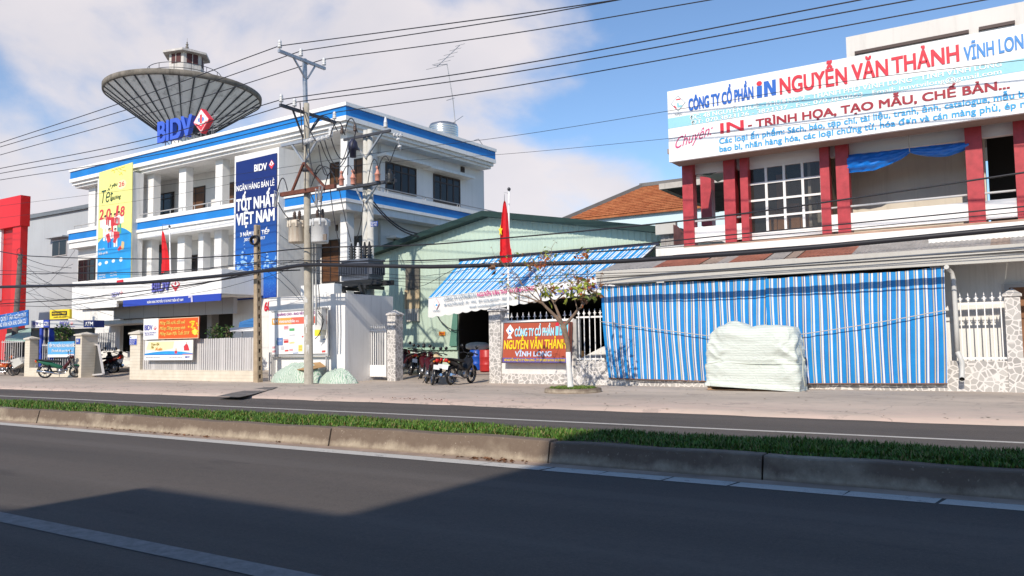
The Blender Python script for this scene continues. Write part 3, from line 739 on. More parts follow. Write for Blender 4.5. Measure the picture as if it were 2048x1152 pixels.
# balcony back wall, dark opening
xb0, xb1 = PY(1705, 380, 25.0).x, PY(1944, 360, 25.0).x
m = MB(); m.box(xb0-1.0, xb1+.248, 25.0, 25.1, lz1+.1, 7.1); m.build('balcony_wall', CREAM, PH)
m = MB(); m.box(xb1+.25, xb1+.34, 24.4, 25.1, lz1+.1, 7.1); m.build('balcony_return', CREAM, PH)
m = MB(); m.box(xb0-1.08, xb0-1.002, 24.2, 25.1, lz1+.1, 7.1); m.build('balcony_return', CREAM, PH)
m = MB(); m.box(xb1+.36, Xr, 26.6, 26.7, lz1+.1, 7.1); m.build('dark_recess', DARK, PH)
x0_, x1_, z0_, z1_ = RY(1694, 430, 1706, 395, 25.45)
# upper roof storey, set back
x0, _, z0, z1 = RY(1693, 107, 1700, 73, 25.2)
m = MB(); m.box(x0, 4.5, 25.2, 31, 7.3, z1); m.build('roof_storey', mat('off_white_storey', (.66, .63, .59), .8, var=.05, vs=.6, streak=.2), PH)
for a, b in (((1710, 108), (1938, 65)), ((1958, 61), (2030, 45))):
    p, q = PY(*a, 25.2), PY(*b, 25.2); zz = (p.z+q.z)/2
    m = MB(); m.box(p.x, q.x, 25.13, 25.196, zz-.03, zz+.06); m.build('slit_opening', flat('slit_brown', (.05, .025, .022)), PH)
# blue tarpaulin rolled under the lintel
t = thing('rolled_tarpaulin', 'bright blue tarpaulin tied up under the balcony lintel', 'tarpaulin', PY(1810, 310, YC+.1))
BT = mat('blue_tarpaulin', (.005, .16, .60), .3, var=.15, vs=5, spec=.6)
yt = YC+.12
top = lambda u: PY(1695+u*243, 309.5-u*26, yt)
def tarp(u, v):
    a = top(u); k_ = abs(u-.51)
    drop = (.42 if u < .51 else .27)*min(1, (k_/.30))**.6*(1-.75*max(0, (u-.55)/.45)**3)+.10
    p = V((a.x, a.y, a.z-drop*v)); p.y += -.10*math.sin(v*math.pi)*(.5+min(1, k_*3))+.015*math.sin(u*60+v*14)+.02*math.sin(v*22+u*7); return p
m = MB(); m.grid(tarp, 60, 12); m.build('cloth', BT, t)
q = top(.51); m = MB(); m.tube([q+V((0, -.05, .65)), q+V((0, -.07, .1)), q+V((.01, -.09, -.12))], .012, 6); m.build('tie_cord', flat('rope', (.5, .47, .42)), t)
# pale green canopy on the open corner
t = thing('corner_canopy', 'pale green plastic canopy over the open corner balcony', 'canopy', PY(1415, 350, 24.6))
PG = mat('pale_green_plastic', (.50, .60, .52), .5, var=.08, vs=3)
def can(u, v):
    a = PY(1383+u*70, 355-u*15, YC+.25); p = a+V((0, v*2.6, .30*math.sin(v*1.9)+.05*math.sin(u*9)*(1-v)+.12*math.sin(u*2.6)*v)); return p
m = MB(); m.grid(can, 16, 10); m.build('sheet', PG, t)
# ---- big sign
t = thing('roof_sign', 'huge white billboard of the printing company with red and blue lettering', 'billboard', PY(1340, 327, 22.9))
YS = 22.9
BL = PY(1338, 327.4, YS); TL = PY(1335, 184.7, YS); TR = PY(1690, 114.5, YS); BR_ = PY(1694, 271.5, YS)
zb = (BL.z+BR_.z)/2; zt = (TL.z+TR.z)/2; SX0 = (BL.x+TL.x)/2; SX1 = 2.9
P = Panel((SX0, YS, zb), (1, 0, 0), (0, 0, 1), SX1-SX0, zt-zb, t); P.plane = pl(YS)
SGN = mat('billboard_white', (.82, .82, .82), .35, var=.02, vs=1, streak=.06)
P.board('board', SGN, .12)
m = MB(); m.box(SX0+.03, SX1-.03, YS+.125, YS+.78, zb, zb+.12); m.box(SX0+.03, SX1-.03, YS+.3, YS+.5, zt-.25, zt-.1); m.build('support_frame', mat('brown_soffit', (.30, .22, .18), .8), t)
va = P.uv(1340, 250)[1]; vb = P.uv(1338, 225)[1]
va, vb = P.uv(1341, 257)[1], P.uv(1338, 237)[1]
P.rects('pale_blue_band', flat('band_cyan', (.30, .60, .70), .5), [(.0, va, 1, vb)], .003)
P.textp('CÔNG TY CỔ PHẦN', 1378, 221, 1507, 196.5, 22, TXB, bold=.045)
P.polys('lettering', TXB, [[P.uv(*q) for q in ((1514, 196.5), (1524.5, 195), (1524, 171), (1513.5, 173))], [P.uv(*q) for q in ((1528.5, 194.3), (1536, 193), (1535.5, 174), (1544, 191.5), (1552.5, 190), (1551.5, 158.5), (1544, 160), (1544.6, 177), (1536.5, 161.5), (1527.5, 163.5))]], .008)
u_, v_ = P.uv(1518.5, 167); P.polys('letter_dot', TXR, [P.ell(u_, v_, .0068, .032)], .008)
NGU = dict(bold=.03)
P.textp('NGUYỄN', 1561, 188.5, 1694, 167, 31, TXR, **NGU)
P.textp('VĂN', 1705, 161, 1776, 150, 31, TXR, **NGU); P.textp('THẢNH', 1785, 147, 1918, 122, 31, TXR, **NGU)
P.textp('VĨNH LONG', 1929, 122, 2066, 92, 27, flat('mid_blue_print', (.05, .24, .60)), bold=.028)
PWH = flat('pale_print', (.86, .86, .84))
P.textp('ĐC: 48 NGUYỄN HUỆ - PHƯỜNG 2 - THÀNH PHỐ VĨNH LONG - TỈNH VĨNH LONG', 1380, 240, 2003, 132.5, 8.3, PWH, bold=.012)
P.textp('ĐT: 070.3823126 - 3823337 - Fax: 070.3830653   Email: innvtvilong@gmail.com', 1382.5, 249.5, 2003, 147, 7.5, PWH, bold=.012)
P.textp('IN', 1442, 267, 1487, 260.5, 20, TXR, bold=.02)
P.textp('- TRÌNH HỌA, TẠO MẪU, CHẾ BẢN...', 1497, 256.5, 2019, 176.5, 14.5, TXD, bold=.03)
P.textp('Chuyên:', 1351, 298, 1426, 268, 21, flat('pink_script', (.62, .06, .20)), bold=.0, shear=.42)
P.textp('Các loại ấn phẩm: Sách, báo, tạp chí, tài liệu, tranh, ảnh, catalogue, mẫu biểu,', 1439, 288, 2085, 188, 11, TXC, bold=.02)
P.textp('bao bì, nhãn hàng hóa, các loại chứng từ, hóa đơn và cán màng phủ, ép nhũ...', 1439.5, 304, 2095, 207, 11, TXC, bold=.02)
dm = [(1341, 208), (1356, 191.5), (1371.5, 205), (1356.5, 223)]; mc = (1356.3, 207)
ins = lambda f: [P.uv(mc[0]+(x-mc[0])*f, mc[1]+(y-mc[1])*f) for x, y in dm]
P.polys('emblem_outline', flat('emblem_grey', (.30, .36, .40)), [ins(1.0)], .004); P.polys('emblem_field', SGN, [ins(.88)], .008)
P.polys('emblem_mark', flat('emblem_teal', (.25, .55, .62)), [[P.uv(*q) for q in ((1354, 207), (1357, 205), (1358.5, 211), (1364, 210), (1364, 214), (1355, 215.5))]], .012)
P.polys('emblem_red_mark', TXR, [[P.uv(*q) for q in w_] for w_ in (((1352.5, 201), (1361, 199.5), (1361, 197), (1352.5, 198.5)), ((1347, 212), (1350, 211.5), (1354, 216.5), (1352, 218)))], .012)
P.textp('NPJC', 1350, 231.3, 1365, 229, 4, flat('emblem_grey', (.45, .5, .55)), bold=.01)

# ---- covered pallet
t = thing('covered_pallet', 'stack of goods on a wooden pallet under a tied pale green tarpaulin', 'pallet', PZ(1510, 785, .12))
pl_, pr_ = PZ(1404, 781, .12), PZ(1590, 786, .12)
X0, X1 = pl_.x, pr_.x+.02; Yf = 20.05; Yb = Yf+1.0
H0 = PY(1500, 657, Yf+.3).z-.12
rr = random.Random(4)
TG = mat('pale_green_tarpaulin', (.60, .68, .61), .55, var=.10, vs=2.5, spec=.35)
def f_tg(k):
    w = k.node('ShaderNodeTexWave', bands_direction='Z'); w.inputs['Scale'].default_value = 5.0; w.inputs['Distortion'].default_value = 1.0; w.inputs['Detail'].default_value = 2; k.l.new(k.t, w.inputs[0])
    c = k.mix(k.rng(w.outputs['Fac'], .35, .65), (.54, .60, .55), (.62, .66, .62))
    h = k.math('ADD', k.noise(4.5, 5, .55, k.mapped((1, 1, 1.8)), 1.2), k.math('MULTIPLY', k.noise(16, 4, .6, k.mapped((.35, 1, 2.6)), .8), .3)); k.bump(h, .5, .05)
    return c
TG = node_mat('tied_tarpaulin', f_tg, .5, .35)
cx, cy = (X0+X1)/2, (Yf+Yb)/2; hx, hy = (X1-X0)/2, (Yb-Yf)/2
from mathutils import noise as NZ
def cloth(u, v):
    # u round the stack, v from the hem to the middle of the top
    a = u*2*math.pi; ca, sa = math.cos(a), math.sin(a); e = .20
    qx = math.copysign(abs(ca)**e, ca); qy = math.copysign(abs(sa)**e, sa)
    h = min(1, v/.72); kk = max(0, (v-.72)/.28)
    r_ = (1-.09*h**1.6)*(1-kk)**.9
    z = h*H0*(1-.10*max(0, h-.8)/.2*(kk == 0))+(.06*math.sin(kk*2.2) if kk else 0)
    tie = math.exp(-((h-.44)/.035)**2); r_ -= tie*.035*(1 if kk == 0 else 0)
    x = cx+hx*qx*r_; y = cy+hy*qy*r_; s = (x-X0)/(X1-X0)
    z *= 1+.07*math.exp(-((s-.33)/.13)**2)-.045*math.exp(-((s-.50)/.07)**2)+.01*math.exp(-((s-.75)/.18)**2)-.13*max(0, .17-s)/.17
    # folds: long soft creases radiating from the tie, stronger above it
    p = V((x*1.0, y*1.0, z))
    f1 = NZ.noise(V((p.x*1.6, p.y*1.6, p.z*2.4))); f2 = NZ.noise(V((p.x*2.6+p.z*2.6, p.y*3, p.z*2.4-p.x*1.7)))
    f3 = NZ.noise(V((p.x*6-p.z*4, p.y*6, p.z*5+p.x*2)))
    up = 1.0 if h > .44 else .45
    d = (.075*f1+.10*(.22-abs(f2))*up+.03*f3*up)*min(1, h*4+.3)
    n = V((qx*abs(ca)**.6, qy*abs(sa)**.6, .9*kk)); n = n.normalized() if n.length > 1e-4 else V((0, 0, 1))
    x, y, z = V((x, y, z))+n*d
    if v < .04: x, y = x+.02*math.sin(a*11), y-.03*abs(math.sin(a*3))
    lift = .12*(1-s)*(1-h)
    return (x, y, .125+z+max(0, lift))
m = MB(); m.grid(cloth, 240, 80); m.build('tarpaulin', TG, t)
m = MB()
for z in (.13, .20):
    for i in range(4): y = Yf+.1+i*(hy*2-.3)/3; m.box(X0+.06, X1-.1, y, y+.1, z, z+.02)
for i in range(3): xx = X0+.08+i*(hx*2-.36)/2; m.box(xx, xx+.1, Yf+.1, Yb-.1, .151, .199)
m.build('pallet', mat('pale_timber', (.42, .27, .16), .8, var=.3, vs=6), t)
m = MB()
rp = []
for i in range(41):
    q = V(cloth(i/40, .72*.42)); o_ = (q-V((cx, cy, q.z))).normalized(); rp.append(q+o_*.012)
m.tube(rp, .010, 5); rx = X1+.02
for k_ in range(3):
    m.tube([V((rx, Yf+.15+.1*k_, 1.25-.2*k_)), V((rx+.07, Yf+.1+.1*k_, .9)), V((rx+.05, Yf+.1, .6-.05*k_)), V((rx+.1, Yf+.05+.1*k_, .25))], .011, 5)
m.build('rope', flat('pale_rope', (.55, .58, .50), .8), t)

# ---- street tree in a round planter
tb = PZ(1146, 784, .12)
ring = thing('tree_ring', 'round concrete planter ring with grass around the young tree', 'planter', tb)
m = MB(); rx_ = abs(PZ(1208, 784, .12).x-PZ(1083, 784, .12).x)/2*.96
m.lathe(tb, [(rx_-.13, -.02), (rx_-.13, .09), (rx_-.10, .11), (rx_-.02, .11), (rx_, .09), (rx_+.01, -.02)], 40); m.build('ring', KERB, ring)
m = MB(); m.lathe(tb, [(rx_-.12, .06), (0.001, .085)], 30); m.build('soil', EARTH, ring)
sp = []
for _ in range(3600):
    a, r_ = random.uniform(0, 6.283), (rx_-.14)*math.sqrt(random.random()); sp.append((tb.x+r_*math.cos(a), tb.y+r_*math.sin(a), .18, 1.0))
g = grass_mesh('ring_grass', sp, [GR[2], GR[0], GR[3], GR[1]], .006, .014, .05, .12, .8)
setp(g, 'bright short grass inside the round tree planter', 'grass', kind='stuff')
tree = thing('street_tree', 'young street tree with whitewashed trunk and few yellowing leaves', 'tree', tb)
BARK = mat('grey_brown_bark', (.20, .14, .10), .9, var=.35, vs=9, bump=.6, bs=30); LIME = mat('whitewash', (.72, .71, .69), .9, var=.08, vs=8, bump=.3, bs=30)
TY = tb.y
def tp(x, y, dy=0): return PY(x, y, TY+dy)
m = MB(); m.tube([tp(1142, 786), tp(1140, 760), tp(1137.5, 730), tp(1136.5, 704)], [.085, .075, .068, .064], 10); m.build('limewashed_base', LIME, tree)
m = MB(); m.tube([tp(1136.5, 704), tp(1136, 690), tp(1131, 668), tp(1126, 650)], [.062, .062, .07, .085], 10); m.build('trunk', BARK, tree)
limbs = [([(1126, 650), (1112, 634), (1095, 617), (1084, 606), (1076, 603)], .052, .0, -.4), ([(1124, 648), (1117, 628), (1108, 605), (1100, 595)], .045, .0, .3),
         ([(1130, 650), (1142, 637), (1155, 620), (1162, 615), (1166, 602)], .042, .0, .35)]
sub = [((1076, 603), (1055, 594), (1030, 587), (1008, 580), (.024, -.5)), ((1084, 606), (1065, 590), (1045, 570), (1030, 560), (.022, -.2)), ((1095, 617), (1082, 600), (1074, 583), (1068, 566), (.022, -.3)),
       ((1100, 595), (1088, 580), (1080, 562), (1070, 545), (.022, .3)), ((1100, 595), (1103, 575), (1098, 555), (1108, 540), (.02, .5)), ((1108, 605), (1124, 590), (1140, 578), (1152, 560), (.022, .2)),
       ((1162, 615), (1175, 600), (1190, 585), (1200, 572), (.022, .5)), ((1166, 602), (1163, 585), (1168, 568), (1175, 560), (.02, .2)), ((1155, 620), (1150, 600), (1160, 585), (1150, 575), (.018, .1)),
       ((1076, 603), (1058, 605), (1038, 600), (1022, 590), (.018, -.7)), ((1045, 570), (1035, 550), (1022, 540), (1012, 535), (.012, -.2)), ((1080, 562), (1090, 545), (1100, 522), (1105, 515), (.012, .4)),
       ((1124, 590), (1112, 572), (1128, 560), (1135, 550), (.012, .3)), ((1068, 566), (1058, 552), (1066, 538), (1074, 530), (.012, -.3))]
bm_ = MB(); tw = MB(); tips = []; rt = random.Random(9)
for pts, r0, d0, d1 in limbs:
    n = len(pts); bm_.tube([tp(x, y, d0+(d1-d0)*i/(n-1)) for i, (x, y) in enumerate(pts)], [r0*(1-.5*i/(n-1)) for i in range(n)], 8)
for a, b, c, d, (r0, dy) in sub:
    pts = [tp(*a, dy*.6), tp(*b, dy*.9+rt.uniform(-.1, .1)), tp(*c, dy*1.2+rt.uniform(-.15, .15)), tp(*d, dy*1.5)]
    bm_.tube(pts, [r0, r0*.75, r0*.5, r0*.3], 6)
    for base in (pts[1], pts[2], pts[2], pts[3], pts[3], pts[3]):
        e = base+V((rt.uniform(-.35, .35), rt.uniform(-.35, .35), rt.uniform(.05, .42))); mid_ = base.lerp(e, .5)+V((rt.uniform(-.06, .06), rt.uniform(-.06, .06), .03))
        tw.tube([base, mid_, e], [.008, .006, .003], 4)
        for q in (mid_, e):
            e2 = q+V((rt.uniform(-.18, .18), rt.uniform(-.18, .18), rt.uniform(-.02, .22))); tw.tube([q, e2], [.004, .002], 3); tips.append(e2)
        tips.append(e)
bm_.build('branches', BARK, tree); tw.build('twigs', mat('twig_bark', (.22, .13, .09), .9, var=.3, vs=9), tree, kind='stuff')
LF = [leafmat('leaf_lime', (.30, .34, .05)), leafmat('leaf_olive', (.14, .18, .04)), leafmat('leaf_rust', (.34, .10, .03)), leafmat('leaf_brown', (.20, .10, .05))]
lm = MB()
def leaf(p, d, L, mi):
    d = d.normalized(); s = d.cross(V((rt.uniform(-1, 1), rt.uniform(-1, 1), rt.uniform(-.2, 1)))).normalized()*L*.24; n = d.cross(s).normalized()*L*.1
    lm.add([p, p+d*L*.45+s-n, p+d*L, p+d*L*.45-s-n, p+d*L*.45+n*.3], [(0, 1, 4), (1, 2, 4), (2, 3, 4), (3, 0, 4)], mi)
clusters = [(1140, 578, 10, 0), (1152, 560, 7, 1), (1168, 575, 12, 0), (1180, 562, 8, 2), (1092, 580, 10, 0), (1100, 586, 6, 0), (1064, 530, 7, 3), (1084, 528, 8, 2), (1098, 512, 5, 3), (1158, 513, 5, 2), (1172, 508, 6, 1), (985, 529, 8, 3), (1185, 590, 9, 1), (1195, 585, 6, 3), (1110, 578, 5, 2), (1070, 575, 3, 1), (1168, 598, 5, 3), (1135, 590, 4, 0)]
for px, py, n, mi in clusters:
    c = tp(px, py, rt.uniform(-.3, .4))
    near = min(tips, key=lambda q: (q-c).length); tw2 = None
    for _ in range(int(n*1.9)):
        q = c+V((rt.gauss(0, .10), rt.gauss(0, .10), rt.gauss(0, .08))); leaf(q, V((rt.uniform(-1, 1), rt.uniform(-1, 1), rt.uniform(-1.2, .5))), rt.uniform(.12, .23), mi if rt.random() > .3 else rt.randrange(4))
for e in tips:
    if rt.random() < .42: leaf(e, V((rt.uniform(-1, 1), rt.uniform(-1, 1), -.5)), rt.uniform(.07, .14), rt.randrange(4))
lm.build('leaves', LF, tree, kind='stuff')
st_ = MB()
for px, py, n, mi in clusters:
    c = tp(px, py, 0); near = min(tips, key=lambda q: (q-c).length); st_.tube([near, near.lerp(c, .5)+V((0, 0, .03)), c], [.005, .004, .003], 3)
st_.build('leaf_stalks', mat('twig_bark', (.22, .13, .09), .9), tree, kind='stuff')
# ================================================================== GREEN WORKSHOP, AWNING, TILED HOUSE
YSH = 26.2
SG = mat('green_sheet', (.46, .57, .475), .6, var=.06, vs=.7, streak=.10)
SGD = mat('dark_green_trim', (.012, .035, .03), .5, var=.2)
shed = thing('workshop', 'pale green corrugated workshop with dark trimmed gable', 'workshop', PY(960, 730, YSH))
rg_ = PY(977, 429, YSH); le = PY(748, 507, YSH); re_ = PY(1372, 465, YSH)
sx0, sx1 = le.x-.3, re_.x+.1
zt_ = lambda x: (le.z+(rg_.z-le.z)*(x-le.x)/(rg_.x-le.x)) if x < rg_.x else (rg_.z+(re_.z-rg_.z)*(x-rg_.x)/(re_.x-rg_.x))
dx0 = PY(918, 690, YSH).x; dtop = PY(925, 606, YSH).z
def ribs(mb, x0, x1, zb, ztf, y, step=.22, mi=0):
    n = max(1, round((x1-x0)/step)); s = (x1-x0)/n
    for i in range(n):
        a = x0+i*s
        for (u0, u1, d0, d1) in ((0, .55, 0, 0), (.55, .65, 0, -.018), (.65, .9, -.018, -.018), (.9, 1, -.018, 0)):
            p, q = a+u0*s, a+u1*s
            mb.quad((p, y+d0, zb), (q, y+d1, zb), (q, y+d1, ztf(q)), (p, y+d0, ztf(p)), mi)
m = MB(); ribs(m, sx0, dx0, .3, zt_, YSH); ribs(m, dx0, sx1, dtop, zt_, YSH)
m.build('gable_wall', SG, shed)
m = MB(); m.box(sx0, dx0, YSH-.10, YSH-.04, PY(860, 700, YSH).z, PY(860, 696, YSH).z+.02); m.build('sill_rail', mat('green_rail', (.34, .50, .39), .6), shed)
m = MB()
for a, b in ((le, rg_), (rg_, re_)):
    d = V((b.x-a.x, 0, b.z-a.z)); ex = d*(.02)
    m.slab([V((a.x-(ex.x if a is le else 0), YSH-.45, a.z-(ex.z if a is le else 0)-.12)), V((b.x, YSH-.45, b.z-.12)), V((b.x, YSH-.45, b.z+.10)), V((a.x-(ex.x if a is le else 0), YSH-.45, a.z-(ex.z if a is le else 0)+.10))], (0, 26, 0))
m.build('roof', SGD, shed)
for i in range(7):
    u = (i+.5)/7; p = V((le.x+(rg_.x-le.x)*u, YSH-.48, le.z+(rg_.z-le.z)*u)); q = V((rg_.x+(re_.x-rg_.x)*u, YSH-.48, rg_.z+(re_.z-rg_.z)*u))
m = MB(); m.box(sx1-.1, sx1, YSH+.01, YSH+25, .3, re_.z-.15); m.box(sx0, sx0+.1, YSH+.05, YSH+25, .3, le.z-.15); m.build('side_wall', SG, shed)
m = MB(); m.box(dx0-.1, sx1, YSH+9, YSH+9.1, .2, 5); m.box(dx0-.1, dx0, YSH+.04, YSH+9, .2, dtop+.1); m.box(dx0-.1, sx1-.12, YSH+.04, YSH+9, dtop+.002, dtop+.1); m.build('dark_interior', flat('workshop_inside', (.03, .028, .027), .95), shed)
m = MB(); x0, x1, z0, z1 = RY(908, 692, 921, 608, YSH-.3); m.slab([V((dx0-.42, YSH-.1, z0)), V((dx0, YSH-.1, z0)), V((dx0, YSH-.1, z1)), V((dx0-.16, YSH-.1, z1))], (0, .05, 0)); m.build('door_edge', mat('dark_teal_sheet', (.10, .24, .19), .6), shed)
# weathered window with a tan panel below
x0, x1, z0, z1 = RY(812, 618, 839, 530, YSH-.06); zm = PY(825, 578, YSH).z; zl_ = PY(825, 643, YSH).z
m = MB(); m.box(x0, x1, YSH-.09, YSH-.04, zm+.02, z1); m.box(x0, x1, YSH-.12, YSH-.04, zm-.04, zm+.018); w = m.build('window', mat('weathered_panel', (.13, .12, .10), .7, var=.4, vs=3), shed)
m = MB(); m.box(x0, x1, YSH-.10, YSH-.04, z0, zm-.042); m.box(x0-.03, x0+.05, YSH-.13, YSH-.101, z0, zm-.042); m.box(x1-.06, x1+.02, YSH-.13, YSH-.101, z0, zm-.042); m.build('tan_panel', mat('tan_board', (.45, .36, .23), .8, var=.2, vs=2, streak=.3), shed)
m = MB()
for i in range(8): a = x0+(x1-x0)*i/8; m.box(a+.01, a+(x1-x0)/8-.02, YSH-.13, YSH-.04, zl_, z0-.004)
m.build('torn_curtain', mat('dusty_cloth', (.52, .50, .45), .9, var=.2), shed)
x0, x1, z0, z1 = RY(878, 671, 890, 663, YSH-.05)
m = MB(); m.box(x0, x1, YSH-.06, YSH-.045, z0, z1); pl2 = m.build('notice_plate', flat('orange_plate', (.75, .28, .03)), shed)
Pn = Panel((x0, YSH-.065, z0), (1, 0, 0), (0, 0, 1), x1-x0, z1-z0, shed); Pn.text('No 48', .15, .3, .85, .4, TXR)
m = MB(); m.tube([PY(871, 625, YSH-.2), PY(880, 641, YSH-.2), PY(895, 655, YSH-.2), PY(908, 661, YSH-.2), PY(925, 659, YSH-.2)], .02, 6); m.build('hanging_cable', CABLE, shed)
# small tin lean-to right of the gable
t = thing('tin_annex', 'small grey and rust tin annex between workshop and printing house', 'shed', PY(1345, 500, 25.7))
xa_, xb_, za_, zb_ = RY(1322, 505, 1350, 468, 25.7)
m = MB(); ribs(m, xa_, xb_, za_-2, lambda x: zb_, 25.7, .2); m.build('grey_panel', mat('weathered_tin', (.36, .34, .32)), t)
m = MB(); m.box(xa_-.1, xb_+.1, 25.5, 25.69, zb_, zb_+.4); m.build('cap', mat('painted_gutter', (.5, .49, .46)), t)
xc, _, zc, zd = RY(1352, 497, 1372, 462, 25.3)
xe = PY(1374, 480, 24.6).x
m = MB(); m.slab([(xb_+.02, 25.5, za_-.1), (xe, 24.6, za_-.4), (xe, 24.6, zb_-.3), (xb_+.02, 25.5, zb_+.3)], (.06, .1, 0)); m.build('rust_panel', mat('dark_rust_tin', (.13, .05, .045), .7, var=.3, vs=4), t)
m = MB(); m.box(xb_-.3, xe-.01, 24.7, 24.9, 2.5, za_+.1); m.build('white_block', WHITE, t)
# ---- awning
aw = thing('striped_awning', 'blue and white striped awning with lettered white valance over the workshop entrance', 'awning', PY(870, 600, 24))
ATL, ATR = PY(921, 523, YSH-.15), PY(1312, 490, YSH-.15); ABL, ABR = PY(857, 595.5, 23.9), PY(1243, 549.5, 22.7)
AB, AWH = mat('awning_blue', (.02, .29, .68), .6, var=.08, vs=2), mat('awning_white', (.74, .78, .80), .6, var=.05, vs=2)
APAT = [(0, .26), (1, .10), (0, .08), (1, .09), (0, .20), (1, .07), (0, .06), (1, .14)]
def ast(u):
    f = (u*14) % 1; c = 0
    for mi, w in APAT:
        c += w
        if f < c: return mi
    return 0
def awf(u, v):
    p = ATL.lerp(ATR, u).lerp(ABL.lerp(ABR, u), v); p.z += -.03*math.sin(v*math.pi); return p
m = MB(); m.grid(awf, 620, 6, lambda u, v: ast(u)); m.build('canvas', [AB, AWH], aw)
d_ = (ABR-ABL)
hv = .73
def vf(u, v):
    p = ABL+d_*u; return p+V((.0, -.010*math.sin(u*31)*v-.03*v, -hv*v*(1-.42*u)-(.05*abs(math.sin(u*60)) if v > .9 else 0)))
m = MB(); m.grid(vf, 240, 8); m.build('valance', mat('valance_canvas', (.74, .74, .73), .7, var=.05, vs=2), aw)
Pv = Panel(ABL+V((0, -.062, -hv*.98)), d_, (0, 0, 1), d_.length, hv, aw)
Pv.plane = lambda x, y, p0=ABL+V((0, -.062, 0)), n=Pv.n: PP(x, y, p0, n)
GYT = flat('grey_print', (.25, .33, .42)); PKT = flat('pink_print', (.62, .06, .24))
Pv.textp('CÔNG TY CỔ PHẦN IN', 888, 602, 952, 594, 6.5, GYT, bold=.02)
Pv.textp('NGUYỄN VĂN THẢNH VĨNH LONG', 955, 593.5, 1069, 580, 7, PKT, bold=.03)
Pv.textp('48 NGUYỄN HUỆ - P2 - TPVL   ĐT: 0270.3823337 - 3823126 - FAX: 3830653', 888, 612, 1062, 594, 4.5, GYT, bold=.015)
Pv.textp('Email: innvtvilong@gmail.com', 940, 616, 1014, 608.5, 4, GYT, bold=.015)
Pv.textp('Kính Chào Quý Khách', 1079, 594, 1205, 575, 12, flat('script_blue', (.05, .13, .52)), bold=.012, shear=.4)
u_, v_ = Pv.uv(873, 608)
Pv.polys('emblem_outline', flat('emblem_pink', (.62, .32, .38)), [[(u_-.018, v_), (u_, v_-.30), (u_+.018, v_), (u_, v_+.30)]], .006)
Pv.polys('emblem_field', WHT, [[(u_-.016, v_), (u_, v_-.26), (u_+.016, v_), (u_, v_+.26)]], .010)
Pv.polys('emblem_mark', TXC, [[(u_-.007, v_-.1), (u_+.008, v_-.1), (u_+.008, v_-.04), (u_-.002, v_+.02), (u_-.002, v_-.05)]], .014)
Pv.textp('VNPJC', 866, 623.5, 881, 622, 2.6, GYT)
m = MB()
for u in (0, .25, .5, .75, 1): m.tube([ATL.lerp(ATR, u)+V((0, .05, -.04)), (ABL+d_*u)+V((0, .02, -.04))], .022, 6)
m.tube([ABL+V((0, .02, -.03)), ABR+V((0, .02, -.03))], .025, 6)
m.bar(ATL+V((-.1, .05, .05)), ATR+V((.1, .05, .05)), .06, .12); m.build('frame', mat('dark_navy_metal', (.02, .025, .05), .5), aw)
# ---- flag pole by the sign
def flagpole(label_p, label_f, base, top, ft, fb, wtop, wbot, Yf, seed, star):
    t = thing('flag_pole', label_p, 'flag pole', base); b, tp_ = V(base), V(top)
    m = MB(); m.tube([b, tp_], [.035, .03], 8); m.build('pole', WHITE2, t)
    m = MB(); m.lathe(tp_, [(.001, .12), (.05, .08), (.06, .03), (.03, -.02)], 10); m.build('finial', DSTEEL, t)
    a = PY(*ft, Yf); c = PY(*fb, Yf); L = (a.z-c.z)
    m = MB(); m.tube([V((tp_.x, tp_.y, a.z+.25)), V((a.x, Yf, a.z+.3)), a], .012, 5); m.build('bracket', STEEL, t)
    rr = random.Random(seed); ph = [rr.uniform(0, 6) for _ in range(4)]
    f = thing('national_flag', label_f, 'flag', a)
    def fn(u, v):
        w = (wtop*(1-v)+wbot*v**.6) if v < .8 else wbot*(1+(v-.8)*.2)
        x = (u-.5)*w; p = a.lerp(c, v); fold = math.sin(u*15+ph[0]+v*2)*.5+math.sin(u*7+ph[1])*.5
        low = -.22*(abs(u-.62))*(1 if v > .9 else 0)
        return p+V((x+.04*math.sin(v*5+ph[2])*v, -.09*fold*(.3+v), (.25*u*v if v > .5 else .25*u*v)-.28*v*(u*.5)))
    m = MB(); m.grid(fn, 36, 30); m.build('cloth', FLAGR, f)
    if star:
        s = star; u0, v0, r_ = s
        pts = [fn(u0, v0)+V((0, -.13, 0))+V((math.sin(k*math.pi/5)*r_*(1 if k % 2 == 0 else .42)*.45, 0, math.cos(k*math.pi/5)*r_*(1 if k % 2 == 0 else .42))) for k in range(10)]
        m = MB(); m.slab(pts, (0, .01, 0)); m.build('star', TXY, f)
flagpole('white flag pole behind the brown sign wall', 'limp red flag with yellow star hanging in front of the green workshop', PY(1016, 640, 22.4), PY(1018, 381, 22.4), (1009, 402), (1010, 531), .03, .42, 22.3, 3, (.12, .46, .20))
# ---- drums at the workshop door
def drum(name, label, px, pbase, Y, m_, r_=.30, H=.9):
    p = PY(px, pbase, Y); t = thing(name, label, 'drum', (p.x, Y, gz(Y)), 'plastic drums at the workshop door')
    prof = [(0, H-.05), (r_*.9, H-.05), (r_*.93, H), (r_, H-.03), (r_, H*.70), (r_*1.03, H*.68), (r_*1.03, H*.64), (r_, H*.62), (r_, H*.36), (r_*1.03, H*.34), (r_*1.03, H*.3), (r_, H*.28), (r_, .04), (r_*.95, 0), (0, 0)]
    m = MB(); m.lathe((p.x, Y, gz(Y)), prof, 24); m.build('barrel', m_, t); return p
q = drum('plastic_drum', 'blue plastic drum in the workshop doorway', 954, 739, 25.7, mat('drum_blue', (.01, .08, .45), .4), .27, .78)
q2 = drum('plastic_drum', 'red plastic drum beside the blue drum', 975, 741, 25.2, mat('drum_red', (.45, .03, .03), .4), .29, .82)
t = thing('plastic_bundle', 'grey plastic wrapped bundle lying on top of the drums', 'bundle', (q.x, 25.6, gz(25.6)+.80))
